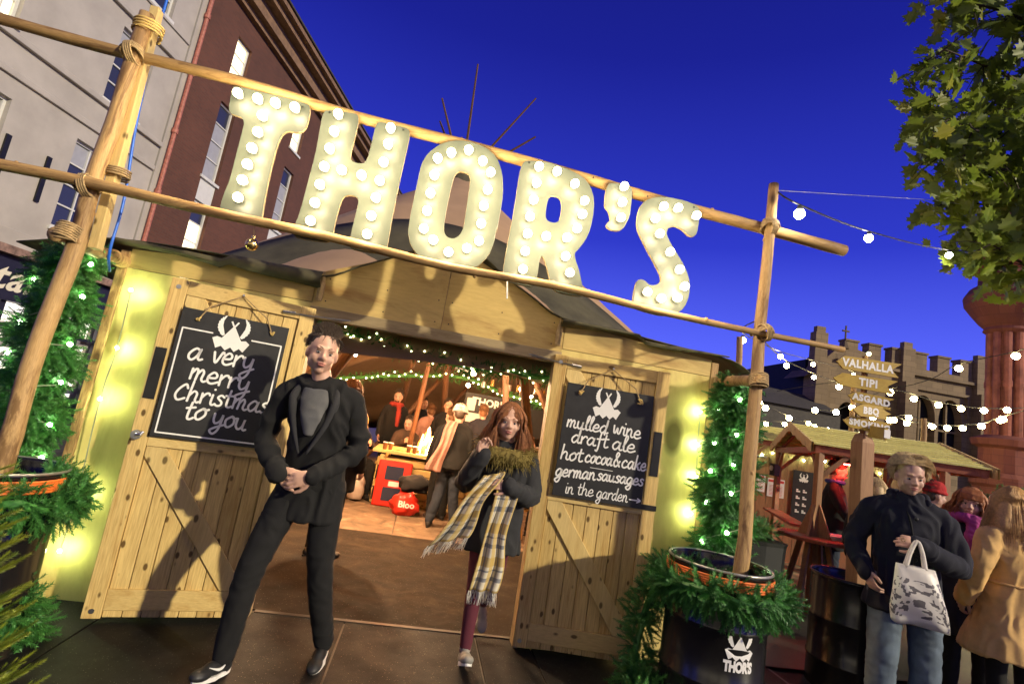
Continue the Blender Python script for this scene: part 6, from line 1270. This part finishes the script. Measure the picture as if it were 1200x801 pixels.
def person(label, loc, heading, H=1.75, J=None, head=(0, 0, 0), hs=1., torso=None, coat=None, legs=None, shoes=SHOEB, hair=None, hands=None, vox=.0075, skin=None, group=None, eyes=True, armr=(.060, .052, .043), legr=(.098, .072, .056), detail=True, feetd=None):
    k = H / 1.75; j = dict(pelvis=(0, 0, .95), chest=(0, 0, 1.25), neck=(0, .005, 1.47), head=(0, -.02, 1.615), sL=(-.18, .0, 1.415), sR=(.18, .0, 1.415), eL=(-.235, .02, 1.14), eR=(.235, .02, 1.14), wL=(-.24, -.06, .90), wR=(.24, -.06, .90),
             hL=(-.09, 0, .92), hR=(.09, 0, .92), kL=(-.10, -.01, .50), kR=(.10, -.01, .50), aL=(-.105, .02, .085), aR=(.105, .02, .085)); j = {a: Vector(b) * k for a, b in j.items()}
    if J: j.update({a: Vector(b) for a, b in J.items()})
    root = thing('person', label, 'person', loc, heading, group); M = fframe(j['head'], *head)
    m = MB(); head_prims(m, M, hs); limb(m, [j['chest'] + Vector((0, .01, .05)), j['neck'], M @ Vector((0, .02, -.05))], [.075, .056, .050]); m.loft([(j['pelvis'].x, j['pelvis'].y, j['pelvis'].z - .08, .13, .09), (j['pelvis'].x, j['pelvis'].y, j['pelvis'].z + .05, .135, .09), (j['chest'].x, j['chest'].y, j['chest'].z - .05, .12, .09), (j['chest'].x, j['chest'].y, j['chest'].z + .1, .14, .09)], 16)
    for a in 'LR': limb(m, [j['s' + a] + Vector((0, 0, -.045)) + (j['chest'] - j['s' + a]) * .12, j['e' + a], j['w' + a]], [.040, .034, .026]); limb(m, [j['h' + a], j['k' + a], j['a' + a]], [.058, .037, .026])
    co, F = remesh(m, vox if detail else .012, 2); b = MB(); b.addnp(co, F, 0)
    hm = MB(); hands = hands or {}
    for a, sd in (('L', -1), ('R', 1)):
        h = hands.get(a, {}); 
        if h is None: continue
        d = h.get('d', (j['w' + a] - j['e' + a]).normalized()); hand_prims(hm, j['w' + a], d, h.get('n', (-sd * 1., 0, 0)), h.get('side', 1), h.get('curl', .55), h.get('spread', 1.), h.get('s', k))
    if hm.n: co, F = remesh(hm, .0042 if detail else .007, 1); b.addnp(co, F, 0)
    if eyes: face_extra(b, M, hs)
    hc = hair[1] if hair else H_DARK
    O('body', b, [skin or SKIN, EYEW, EYED, LIPS, hc], root, smooth=True)
    if legs:
        mat, r = legs[0], legs[1] if len(legs) > 1 else legr; m = MB()
        p = j['pelvis']; m.loft([(p.x, p.y, p.z - .14, .14, .10), (p.x, p.y, p.z - .04, .165, .115), (p.x, p.y, p.z + .1, .15, .10)], 18)
        for a in 'LR': limb(m, [j['h' + a], j['k' + a], j['a' + a] + (Vector((0, 0, .0)))], r, 16)
        co, F = remesh(m, .011, 3, noisef=folds(.007 if r[2] > .045 else .002, 11, len(label), 1.1)); O('trousers', MB().addnp(co, F), mat, root, smooth=True)
    for a in 'LR':
        if not shoes: break
        A = j['a' + a]; fd = Vector((feetd or {}).get(a, (0, -1, 0))).normalized(); sidev = Vector((0, 0, 1)).cross(fd); sidev = sidev.normalized() if sidev.length > .1 else Vector((1, 0, 0)); upv_ = fd.cross(sidev).normalized(); B = Matrix((sidev, fd, upv_)).transposed(); m = MB(); o_ = A - upv_ * .045
        m.ball(o_ + fd * -.025, (.036, .045, .042), 14, 10, M=B); m.ball(o_ + fd * .05, (.037, .075, .036), 14, 10, M=B); m.ball(o_ + fd * .125 - upv_ * .010, (.042, .065, .028), 14, 10, M=B); m.ball(A + upv_ * .01, (.038, .040, .045), 12, 8, M=B)
        co, F = remesh(m, .007, 3); sh = O('shoe', MB().addnp(co, F), shoes, root, smooth=True)
        m = MB(); ol = [(.036 * math.sin(t) * (1.15 if math.cos(t) > 0 else .9), .045 + .125 * math.cos(t)) for t in np.linspace(0, 2 * math.pi, 22, endpoint=False)]
        m.prism([(u, v) for u, v in ol][::-1], [], lambda u, v, w: tuple(o_ + sidev * u + fd * v + upv_ * (-.020 - w)), .022); O('sole', m, SOLE if shoes in (SHOEB, SHOEG) and detail else DARKMET, sh, smooth=False)
    if coat:
        mat, hem, hw, hd_ = coat[:4]; opt = coat[4] if len(coat) > 4 else {}; m = MB(); n_, c, p = j['neck'], j['chest'], j['pelvis']; sw = (j['sR'] - j['sL']).length / 2; w = opt.get('w', 1.)
        cyaw = 0; rings = [(p.x + opt.get('hx', 0), p.y + opt.get('hy', 0), hem, hw, hd_)]
        if hem < p.z - .1: rings.append((p.x, p.y, p.z - .03, .185 * w, .135 * w))
        rings += [(p.x * .6 + c.x * .4, p.y * .6 + c.y * .4, p.z * .5 + c.z * .5 - .0, .165 * w * opt.get('waist', 1), .120 * w * opt.get('waist', 1)), (c.x, c.y, c.z + .02, .178 * w, .128 * w), (c.x * .5 + n_.x * .5, c.y * .5 + n_.y * .5, j['sL'].z * .5 + j['sR'].z * .5 - .045, sw * .93, .108 * w), (n_.x, n_.y, n_.z - .015, .088, .080), (n_.x, n_.y + .0, n_.z + opt.get('collar', .02), .070, .068)]
        m.loft(rings, 28); ar = opt.get('armr', armr)
        for a in 'LR':
            e_, w_ = j['e' + a], j['w' + a]; sh_ = j['s' + a] + Vector((0, 0, -.028)) + (c - j['s' + a]) * .06; limb(m, [sh_, e_, w_ + (w_ - e_).normalized() * .012], ar, 16); m.tube([n_ + Vector((0, .0, -.035)), (n_ + sh_) * .5 + Vector((0, 0, .012)), sh_ + Vector((0, 0, .006))], [.075, .062, ar[0] * .94], 14)
        co, F = remesh(m, .0105 if detail else .015, 3, noisef=folds(opt.get('fold', .008), opt.get('fs', 10), len(label) * 1.7)); O(opt.get('name', 'coat'), MB().addnp(co, F), mat, root, smooth=True)
    if hair:
        st, hm_ = hair[0], hair[1]; a = hair[2] if len(hair) > 2 else {}; O('hair', (hair_short if st == 'short' else hair_long)(M, len(label), hs, **a), hm_, root, smooth=True)
    return root, j, M
def extra(name, mb, mat, root, **k): return O(name, mb, mat, root, smooth=True, **k)
def rm(mb, vox, amp=.0, sc_=12, sm=2, seed=1): co, F = remesh(mb, vox, sm, noisef=folds(amp, sc_, seed) if amp else None); return MB().addnp(co, F)

# --- man in a black coat striding out on the left, hands together
p, j, M = person('man in black coat and black trousers striding out by the left door with hands clasped', (-.545, -.58, 0), R(-4), 1.84,
    J=dict(pelvis=(.0, 0, .99), chest=(-.03, -.02, 1.30), neck=(-.06, -.03, 1.535), head=(-.085, -.065, 1.70), sL=(-.255, -.02, 1.475), sR=(.135, .0, 1.485), eL=(-.30, -.03, 1.19), eR=(.21, -.02, 1.20), wL=(-.14, -.20, 1.035), wR=(.045, -.215, 1.045),
           hL=(-.09, 0, .955), hR=(.09, 0, .955), kL=(-.175, -.16, .54), kR=(.14, -.02, .53), aL=(-.215, -.16, .10), aR=(.215, .12, .115)), head=(R(22), R(6), R(4)), hs=1.04,
    coat=(C_BLACK, .78, .185, .14, dict(w=.91, fold=.019, fs=11, collar=-.015, armr=(.057, .050, .042))), legs=(C_BLACK, (.098, .068, .052)), hair=('short', H_DARK, dict(length=.04, up=.6, n=1600)), hands=dict(L=dict(d=(.95, -.15, -.1), n=(.1, .9, -.2), side=-1, curl=.35), R=dict(d=(-.9, -.2, -.35), n=(-.1, .95, 0), side=1, curl=.45)),
    feetd=dict(L=(-.35, -1, .12), R=(-.05, -1, -.25)), shoes=SHOEB)
m = MB(); m.loft([(-.045, -.145, 1.24, .025, .022), (-.050, -.142, 1.34, .060, .03), (-.056, -.118, 1.43, .080, .035), (-.06, -.085, 1.50, .072, .045)], 16); extra('shirt', rm(m, .009, .004), C_GREY, p)
for sd in (-1, 1):
    m = MB(); V = [(-.055 + sd * .02, -.150, 1.14), (-.055 + sd * .085, -.135, 1.30), (-.06 + sd * .115, -.105, 1.44), (-.06 + sd * .085, -.03, 1.535)]; P = cr(V, 5); m.tube(P, list(np.interp(range(len(P)), [0, len(P) * .6, len(P) - 1], [.006, .026, .016])), 8); extra('lapel', m, C_CHAR, p)
m = MB(); 
for sd, A, d in ((-1, j['aL'], Vector((-.35, -1, .12)).normalized()),):
    o_ = A + d * .07 + Vector((.040, -.008, -.03)); m.tube(cr([o_ + d * -.04 + Vector((0, 0, .005)), o_ + Vector((.002, 0, -.008)), o_ + d * .06 + Vector((-.006, 0, .014))], 4), [.002, .004, .006, .007, .0075, .006, .004, .002, .001][:9], 6)
extra('shoe_flash', m, WHITEP, p)

# --- woman in the doorway carrying a plaid scarf
p, j, M = person('auburn haired woman in dark parka leaving the doorway with a plaid blanket scarf', (.56, -.22, 0), R(-3), 1.63,
    J=dict(pelvis=(.02, 0, .88), chest=(.02, -.03, 1.14), neck=(.01, -.045, 1.345), head=(.0, -.08, 1.485), sL=(-.145, -.04, 1.285), sR=(.175, -.03, 1.29), eL=(-.23, -.13, 1.07), eR=(.22, -.08, 1.04), wL=(-.16, -.30, 1.26), wR=(.05, -.26, 1.10),
           hL=(-.06, 0, .85), hR=(.09, 0, .85), kL=(-.055, -.12, .46), kR=(.075, .03, .46), aL=(-.055, -.16, .105), aR=(.07, .36, .22)), head=(R(-2), R(3), 0), hs=.98,
    coat=(C_CHAR, .66, .19, .145, dict(w=.95, fold=.014, collar=.01, armr=(.068, .060, .048))), legs=(C_MAROON, (.075, .052, .036)), hair=('long', H_AUB, dict(L=.24, n=420, width=1.3)), hands=dict(L=dict(d=(.1, -.1, 1), n=(.5, -.8, 0), curl=.75, side=-1), R=dict(d=(-.9, -.2, .1), n=(0, .8, -.4), curl=.8)),
    feetd=dict(L=(.05, -1, .45), R=(.1, -.75, -.8)), shoes=SHOEG)
m = MB(); P = [(.01 + .135 * math.cos(t), -.05 + .11 * math.sin(t), 1.315 + .02 * math.sin(t) + (.0 if math.sin(t) > 0 else -.03)) for t in np.linspace(0, 6.283, 18, endpoint=False)]; m.tube(P, .052, 10, closed=True); fu = rm(m, .011, .014, 40); extra('fur_collar', fu, C_FUR, p)
rr = random.Random(3); m = MB()
for v in rr.sample(fu.v, min(900, len(fu.v))):
    v = Vector(v); d = (v - Vector((.01, -.05, 1.31))); d.z *= 2; d = d.normalized() + Vector((rr.gauss(0, .4), rr.gauss(0, .4), rr.gauss(-.2, .4))); m.tube([v, v + d * .022, v + d * .034 + Vector((0, 0, -.01))], [.003, .002, .0006], 3, caps=False)
extra('fur', m, C_FUR, p)
def hang(rows_, th=.006, closed=False):
    m = shell(rows_, th) if False else MB(); n = len(rows_[0]); k = len(rows_); uv = []
    V = []
    for r_ in rows_: V += [tuple(p) for p in r_]
    F = [(a * n + i, a * n + i + 1, (a + 1) * n + i + 1, (a + 1) * n + i) for a in range(k - 1) for i in range(n - 1)]; m.addnp(V, F); m.uv = [(i / (n - 1), a / (k - 1)) for a in range(k) for i in range(n)]; return m
def scarf(root, name, path, w0, w1, mat, phase=0., depth=.03, fr=True, wdir=(1, 0, 0), n=22):
    P = cr(path, 6); rows_ = []; wd = Vector(wdir).normalized(); k = len(P)
    for a, p0 in enumerate(P):
        t = a / (k - 1); w = w0 + (w1 - w0) * t; rows_.append([p0 + wd * ((u - .5) * w * (1 + .12 * math.sin(t * 8 + phase)) + .01 * math.sin(t * 9 + phase)) + Vector((0, -.012 * math.sin(t * 10 + u * 4), 0)) + Vector((0, -1, 0)) * (depth * math.sin(u * 13 + phase + t * 1.5) * (.5 + .5 * t)) for u in np.linspace(0, 1, n)])
    m = hang(rows_); o = O(name, m, mat, root, smooth=True); s_ = o.modifiers.new('solid', 'SOLIDIFY'); s_.thickness = .006
    if fr:
        f = MB(); dirv = (P[-1] - P[-2]).normalized(); rr = random.Random(1)
        for q in rows_[-1]:
            for _ in range(3): b = q + wd * rr.uniform(-.004, .004); f.tube([b, b + dirv * .03 + Vector((rr.gauss(0, .005), rr.gauss(0, .005), 0)), b + dirv * .07 + Vector((rr.gauss(0, .01), rr.gauss(0, .01), -.01))], [.0028, .0024, .001], 4, caps=False)
        O('fringe', f, C_WHITE, o, smooth=True)
    return o
scarf(p, 'blanket_scarf', [(-.06, -.235, 1.16), (-.12, -.285, 1.06), (-.20, -.30, .90), (-.27, -.28, .74)], .13, .22, PLAID, .4, .028, wdir=(1, .1, .35))
scarf(p, 'scarf_end', [(.03, -.26, 1.08), (.02, -.24, .85), (.00, -.22, .65), (-.0, -.20, .46)], .13, .17, PLAID, 1.4, .022, wdir=(1, .1, .05))

# --- dark coated woman standing inside behind the left man
p, j, M = person('long haired woman in black coat standing just inside behind the striding man', (-.72, 1.50, 0), R(150), 1.66, head=(R(-35), 0, 0), hs=.95, eyes=True, coat=(C_BLACK, .62, .21, .16, dict(w=1.05)), legs=(C_BLACK, (.08, .055, .045)), hair=('long', H_BROWN, dict(L=.34, n=300)), detail=False, armr=(.07, .06, .05))
# --- man with a white knitted hat seen from behind
p, j, M = person('person in a white knitted hat and dark jacket seen from behind in the tent', (.47, 3.45, 0), R(172), 1.62, J=dict(aR=(.16, .05, .085), aL=(-.16, -.02, .085)), head=(0, R(12), 0), coat=(C_BLACK, .78, .22, .17, dict(w=1.1, fold=.012)), legs=(DENIMD,), hair=('short', H_DARK), detail=False)
m = MB(); m.ball(M @ Vector((0, .02, .075)), (.096, .108, .085), 20, 14); m.tube([M @ Vector((.095 * math.cos(t), .01 + .107 * math.sin(t), .04)) for t in np.linspace(0, 6.283, 20, endpoint=False)], .018, 8, closed=True); extra('knitted_hat', rm(m, .009, .006, 60), C_WHITE, p)
scarf(p, 'shawl', [(.05, .17, 1.40), (.10, .20, 1.2), (.16, .20, .95), (.22, .18, .72)], .12, .20, C_PINK, .2, .02, fr=False)
person('man in a dark jacket with long scarf standing beside the white hatted person', (.40, 4.0, 0), R(200), 1.56, head=(R(10), R(5), 0), coat=(C_BLACK, .70, .22, .17, dict(w=1.08)), legs=(C_BLACK,), hair=('short', H_BROWN), detail=False)
p, j, M = person('bearded man in a dark coat and red scarf standing behind the fire pit', (-.55, 6.5, 0), R(10), 1.78, head=(R(-15), R(8), 0), coat=(C_BLACK, .75, .22, .16, dict(w=1.05)), legs=(C_BLACK,), hair=('short', H_DARK), detail=False)
m = MB(); m.tube([(.0 + .10 * math.cos(t), .0 + .09 * math.sin(t), 1.50) for t in np.linspace(0, 6.283, 16, endpoint=False)], .042, 8, closed=True); m.tube([(.03, -.12, 1.48), (.05, -.16, 1.3), (.05, -.16, 1.1)], [.04, .045, .03], 8); extra('scarf', rm(m, .012, .01, 30), C_REDSC, p)
m = MB(); m.ball(M @ Vector((0, -.055, -.07)), (.045, .04, .035), 14, 10); extra('beard', rm(m, .008, .004, 60), H_DARK, p)
SIT = lambda dz=0.: dict(pelvis=(0, .1, .50 + dz), chest=(0, .05, .82 + dz), neck=(0, .02, 1.03 + dz), head=(0, -.03, 1.16 + dz), sL=(-.18, .02, .98 + dz), sR=(.18, .02, .98 + dz), eL=(-.22, -.1, .78 + dz), eR=(.22, -.1, .78 + dz), wL=(-.08, -.28, .86 + dz), wR=(.10, -.28, .84 + dz), hL=(-.1, .05, .48), hR=(.1, .05, .48), kL=(-.12, -.36, .50), kR=(.12, -.36, .50), aL=(-.12, -.36, .09), aR=(.12, -.36, .09))
person('blonde woman in dark clothes seated at the left of the fire pit', (-.98, 5.0, 0), R(35), 1.65, J=SIT(), head=(R(15), R(18), 0), coat=(C_NAVY, .42, .20, .17, {}), legs=(C_BLACK,), hair=('long', H_BLOND, dict(L=.26, n=260)), detail=False, eyes=True)
person('seated person in a dark top beside the blonde woman at the fire pit', (-1.15, 5.7, 0), R(30), 1.7, J=SIT(-.02), head=(R(0), R(10), 0), coat=(C_DKBR, .42, .20, .17, {}), legs=(C_BLACK,), hair=('long', H_BROWN, dict(L=.22, n=200)), detail=False)
person('dark haired bearded man seated behind the fire pit', (-.25, 5.95, 0), R(10), 1.75, J=SIT(.03), head=(R(-25), R(10), 0), coat=(C_DKBR, .42, .21, .17, {}), legs=(C_BLACK,), hair=('short', H_DARK), detail=False)
person('dark haired man standing at the back near the bar', (.42, 6.4, 0), R(-10), 1.76, head=(R(20), 0, 0), coat=(C_BLACK, .8, .21, .16, {}), legs=(C_BLACK,), hair=('short', H_DARK), detail=False)
person('pale haired person in a light top in the crowd by the flames', (.12, 6.9, 0), R(190), 1.6, coat=(C_PINK, .8, .20, .16, {}), legs=(C_BLACK,), hair=('short', H_BROWN), detail=False)
person('man in dark clothes far back in the tent by the bar end', (-.05, 8.6, 0), R(15), 1.75, coat=(C_NAVY, .8, .21, .16, {}), legs=(C_BLACK,), hair=('short', H_DARK), detail=False)
person('dark coated person at the bar partly hidden by the doorway woman', (1.35, 4.6, 0), R(170), 1.66, coat=(C_BLACK, .7, .22, .17, {}), legs=(DENIMD,), hair=('short', H_DARK), detail=False)
person('seated person in brown at the right inside the door jamb', (1.45, 3.4, 0), R(120), 1.7, J=SIT(.05), coat=(C_DKBR, .42, .21, .17, {}), legs=(C_BLACK,), hair=('short', H_BROWN), detail=False)
st_ = thing('bench', 'wooden bench by the fire pit on the left', 'bench', (-1.05, 5.4, 0)); O('seat', MB().box((-1.3, 4.7, .40), (-.95, 6.1, .44)), PINE, st_, world=True, bevel=.004)
for y in (4.85, 5.95): O('leg', MB().box((-1.26, y, 0), (-.99, y + .06, .399)), PINE, st_, world=True)
st_ = thing('bench', 'wooden bench behind the fire pit', 'bench', (-.2, 6.1, 0)); O('seat', MB().box((-.7, 5.95, .42), (.5, 6.25, .46)), PINE_X, st_, world=True, bevel=.004)
for x in (-.6, .4): O('leg', MB().box((x, 5.97, 0), (x + .06, 6.23, .419)), PINE, st_, world=True)
st_ = thing('stool', 'low stool at the right inside the door jamb', 'stool', (1.5, 3.5, 0)); O('seat', MB().tube([(1.4, 3.4, .38), (1.4, 3.4, .42)], .2, 16), PINE_D, st_, world=True)
for k in range(3): a = k * 2.1; O('leg', MB().tube([(1.4 + .15 * math.cos(a), 3.4 + .15 * math.sin(a), 0), (1.4 + .1 * math.cos(a), 3.4 + .1 * math.sin(a), .379)], .02, 8), PINE_D, st_, world=True)

# --- blond man in a navy coat carrying a printed bag (right)
Z0 = -.125
p, j, M = person('blond man in a navy coat and jeans carrying a white printed carrier bag', (3.39, -.50, Z0), R(-32), 1.83,
    J=dict(chest=(.0, -.01, 1.30), neck=(.0, -.02, 1.53), head=(-.01, -.07, 1.69), sL=(-.21, 0, 1.465), sR=(.21, 0, 1.465), eL=(-.30, .02, 1.20), eR=(.26, -.12, 1.17), wL=(-.255, -.13, 1.03), wR=(.0, -.30, 1.265), hL=(-.10, 0, .95), hR=(.10, 0, .95), aL=(-.13, -.06, .10), aR=(.14, .10, .10), kL=(-.12, -.06, .53), kR=(.13, .0, .53)), head=(R(4), R(12), 0), hs=1.03,
    coat=(C_NAVY, .80, .235, .17, dict(w=1.08, fold=.018, fs=11, collar=.045, armr=(.074, .064, .052))), legs=(DENIM, (.108, .088, .078)), hair=('short', H_BLOND, dict(length=.08, up=-.05, n=3600, th=.0022)), hands=dict(L=dict(d=(.35, -.35, -.85), n=(.8, .3, 0), curl=.5), R=dict(d=(-.85, -.25, .15), n=(.0, .9, -.3), curl=.85, side=1)), skin=SKIN)
m = MB(); 
for t in np.linspace(0, 1, 5): m.ball((.012, -.165 + .02 * abs(t - .5), 1.42 - .52 * t), (.013, .006, .013), 10, 6)
extra('button', m, DARKMET, p, kind='stuff')
m = MB(); m.tube(cr([(.0, -.17, .86), (.005, -.175, 1.05), (.0, -.165, 1.25), (-.02, -.13, 1.42), (-.06, -.05, 1.555)], 5), .007, 6); extra('coat_placket', m, C_BLACK, p)
m = MB(); m.tube([(.105 * math.cos(t), -.015 + .095 * math.sin(t), 1.535 + (.035 if math.sin(t) > 0 else .0)) for t in np.linspace(-2.6 + 6.283, -.5, 18)], .026, 8); extra('collar', rm(m, .009, .003), C_NAVY, p)
m = MB(); m.ball((0, -.075, 1.50), (.035, .03, .05), 12, 8); extra('shirt', m, C_SHIRT, p)
m = MB(); m.tube([Vector(j['wR']) + Vector((-.10, -.035, .02)) + Vector((.011 * math.cos(t), .0, .011 * math.sin(t))) for t in np.linspace(0, 6.283, 14, endpoint=False)], .0022, 6, closed=True); extra('ring', m, GOLD, p)
# carrier bag hung from his forearm
bg = thing('carrier_bag', 'white carrier bag with dark blocky print hanging from the navy coated man', 'bag', (3.17, -.80, .70)); bx_ = Vector((3.13, -.80, 0)); bd = Vector((.86, -.5, 0)).normalized(); bn_ = Vector((bd.y, -bd.x, 0))
rows_ = []
for side_ in (1,):
    for a in range(13):
        t = a / 12; z = 1.02 - .34 * t; w = .10 + .05 * min(1, t * 1.3); r_ = []
        for i in range(33):
            th = 2 * math.pi * i / 32; cx_ = math.copysign(abs(math.cos(th)) ** .7, math.cos(th)) * w; cy_ = math.sin(th) * (.015 + .045 * math.sin(math.pi * min(1, t * .95 + .08))); q = bx_ + bd * (cx_ + .035 * t + .015) + bn_ * cy_ + Vector((0, 0, z + .012 * math.sin(th * 3 + t * 4) * t)); q += bn_ * .006 * math.sin(th * 5 + t * 9); r_.append(q)
        rows_.append(r_)
m = hang(rows_); nb = m.n; m.f.append(tuple(12 * 33 + i for i in range(32))); m.m.append(0)
def bagmat():
    mt, nt, b = newmat('printed_bag'); t = nd(nt, 'ShaderNodeTexCoord'); mp = nd(nt, 'ShaderNodeMapping'); nt.links.new(t.outputs['UV'], mp.inputs[0]); mp.inputs['Scale'].default_value = (34, 20, 1)
    v = nd(nt, 'ShaderNodeTexVoronoi'); v.distance = 'CHEBYCHEV'; nt.links.new(mp.outputs[0], v.inputs['Vector']); v.inputs['Scale'].default_value = 1
    s3 = nd(nt, 'ShaderNodeSeparateColor'); nt.links.new(v.outputs['Color'], s3.inputs[0]); g = nd(nt, 'ShaderNodeMath', operation='GREATER_THAN'); nt.links.new(s3.outputs[0], g.inputs[0]); g.inputs[1].default_value = .62
    sp = nd(nt, 'ShaderNodeSeparateXYZ'); nt.links.new(t.outputs['UV'], sp.inputs[0])
    def rng(o, a, b_): x = nd(nt, 'ShaderNodeMath', operation='GREATER_THAN'); nt.links.new(o, x.inputs[0]); x.inputs[1].default_value = a; y = nd(nt, 'ShaderNodeMath', operation='LESS_THAN'); nt.links.new(o, y.inputs[0]); y.inputs[1].default_value = b_; z = nd(nt, 'ShaderNodeMath', operation='MULTIPLY'); nt.links.new(x.outputs[0], z.inputs[0]); nt.links.new(y.outputs[0], z.inputs[1]); return z.outputs[0]
    a = nd(nt, 'ShaderNodeMath', operation='MULTIPLY'); nt.links.new(rng(sp.outputs['Y'], .22, .88), a.inputs[0]); nt.links.new(g.outputs[0], a.inputs[1])
    nt.links.new(mix(nt, a.outputs[0], (.72, .69, .61), (.14, .13, .13)), b.inputs['Base Color']); b.inputs['Roughness'].default_value = .45; return mt
o = O('sack', m, bagmat(), bg, world=True, smooth=True); s_ = o.modifiers.new('solid', 'SOLIDIFY'); s_.thickness = .003
hp = Vector((3.475, -.735, 1.12))
for dy in (-.02, .02):
    m = MB(); a = bx_ + bd * -.035 + bn_ * dy + Vector((0, 0, 1.01)); c = bx_ + bd * .065 + bn_ * dy + Vector((0, 0, 1.01)); q = bx_ + bd * .03 + bn_ * (dy * .4 - .03) + Vector((0, 0, 1.17)); m.tube(cr([a, a.lerp(q, .6) + bd * -.01, q, c.lerp(q, .6) + bd * .01, c], 5), .010, 8); O('handle', m, plain('bag_handle', (.66, .62, .54), .5) if dy < 0 else bpy.data.materials['bag_handle'], bg, world=True, smooth=True)

# --- red haired woman with a magenta scarf
p, j, M = person('smiling red haired woman with a fringe and magenta scarf behind the navy coated man', (4.55, .05, Z0), R(-42), 1.70, head=(R(-6), R(4), R(6)), hs=1., coat=(C_NAVY, .55, .23, .18, dict(w=1.1, fold=.01)), legs=(C_BLACK,), hair=('long', H_RED, dict(L=.16, n=520, width=1.25)))
m = MB(); m.tube([(.115 * math.cos(t), -.01 + .10 * math.sin(t), 1.445 + .012 * math.sin(2 * t)) for t in np.linspace(0, 6.283, 18, endpoint=False)], .036, 10, closed=True); m.tube([(.02, -.12, 1.42), (.0, -.165, 1.30), (.03, -.165, 1.15)], [.04, .055, .045], 10); extra('scarf', rm(m, .011, .014, 26), C_PURPLE, p)
m = MB(); 
for a in range(-9, 10): x = a / 9 * .066; m.tube([M @ Vector((x * .75, -.045, .125)), M @ Vector((x, -.094 + abs(x) * .25, .085)), M @ Vector((x * 1.05, -.105 + abs(x) * .45, .040))], [.010, .010, .005], 6)
extra('fringe', rm(m, .0055, .002, 60), H_RED, p)
# --- woman in a camel coat with her back to us
p, j, M = person('long golden haired woman in a camel coat seen from behind at the right edge', (4.24, -.52, Z0), R(172), 1.74, J=dict(eL=(-.27, -.02, 1.14), eR=(.27, .02, 1.14), wR=(.25, -.10, .93), wL=(-.24, -.12, .92)), head=(R(-18), R(6), 0), coat=(C_CAMEL, .60, .31, .25, dict(w=1.02, fold=.014, fs=11, waist=.92, armr=(.075, .064, .052))), legs=(C_BLACK, (.085, .058, .045)), hair=('long', H_GOLD, dict(L=.44, n=620, width=1.45)), hands=dict(L=dict(), R=dict()))
m = MB(); m.tube([(.163 * math.cos(t), .124 * math.sin(t), 1.075) for t in np.linspace(0, 6.283, 24, endpoint=False)], .012, 8, closed=True); extra('coat_seam', rm(m, .008, 0), C_CAMEL, p)
m = MB(); m.tube(cr([(.10, -.1, 1.44), (.03, .125, 1.44), (-.10, .16, 1.15), (-.24, .14, .80)], 6), .010, 6); extra('bag_strap', m, LEATHER, p)
m = MB(); m.ball((-.27, .12, .68), (.10, .06, .12), 18, 12); extra('shoulder_bag', rm(m, .010, .008, 14), LEATHER, p)
# --- people at the stall
p, j, M = person('man in dark jacket with blue collar bending over at the market stall', (5.02, 2.05, Z0), R(48), 1.82, J=dict(wL=(-.05, -.38, 1.12), wR=(.12, -.38, 1.12), eL=(-.24, -.15, 1.18), eR=(.25, -.15, 1.18)), head=(R(10), R(24), 0), coat=(C_BLACK, .78, .21, .16, dict(w=1.08)), legs=(DENIMD,), hair=('short', H_DARK), detail=False)
m = MB(); m.tube([(.09 * math.cos(t), .0 + .085 * math.sin(t), 1.555) for t in np.linspace(0, 6.283, 16, endpoint=False)], .028, 8, closed=True); extra('collar', rm(m, .01), C_BLUE, p)
person('blonde woman in a black coat from behind eating at the standing table', (4.72, 1.15, Z0), R(120), 1.66, J=dict(wL=(-.03, -.24, 1.30), eL=(-.2, -.15, 1.12)), head=(R(-20), R(6), 0), coat=(C_BLACK, .52, .21, .17, dict(w=1.05)), legs=(C_BLACK,), hair=('long', H_BLOND, dict(L=.12, n=320)), detail=False)
p, j, M = person('person in a red knitted hat at the stall behind the navy coated man', (5.35, 1.1, Z0), R(75), 1.72, head=(0, R(6), 0), coat=(C_BLACK, .7, .21, .16, {}), legs=(C_BLACK,), hair=('short', H_DARK), detail=False)
m = MB(); m.ball(M @ Vector((0, .015, .075)), (.092, .105, .085), 18, 12); m.tube([M @ Vector((.09 * math.cos(t), .01 + .103 * math.sin(t), .04)) for t in np.linspace(0, 6.283, 20, endpoint=False)], .016, 8, closed=True); extra('knitted_hat', rm(m, .009, .004, 60), C_REDHAT, p)

for lb, x, y, a, h, ct, hr in (('dark coated man in the crowd between the fire and the bar', .72, 7.7, 190, 1.78, C_BLACK, ('short', H_DARK)), ('brown haired woman in the crowd left of the fire pit', -.62, 7.6, 20, 1.64, C_DKBR, ('long', H_BROWN, dict(L=.2, n=150))),
    ('man in a navy jacket with his back turned at the bar', 1.05, 5.9, 175, 1.74, C_NAVY, ('short', H_BROWN)), ('woman with auburn hair drinking at the bar', 1.55, 6.1, 200, 1.62, C_CHAR, ('long', H_AUB, dict(L=.2, n=150))), ('man in a black coat just inside the right door jamb', 1.12, 3.0, 150, 1.62, C_BLACK, ('short', H_DARK)), ('dark clothed guest at the far left inside the tent', -1.75, 7.0, 40, 1.75, C_BLACK, ('short', H_BROWN))):
    person(lb, (x, y, 0), R(a), h, coat=(ct, .74, .21, .165, {}), legs=(C_BLACK,), hair=hr, detail=False)
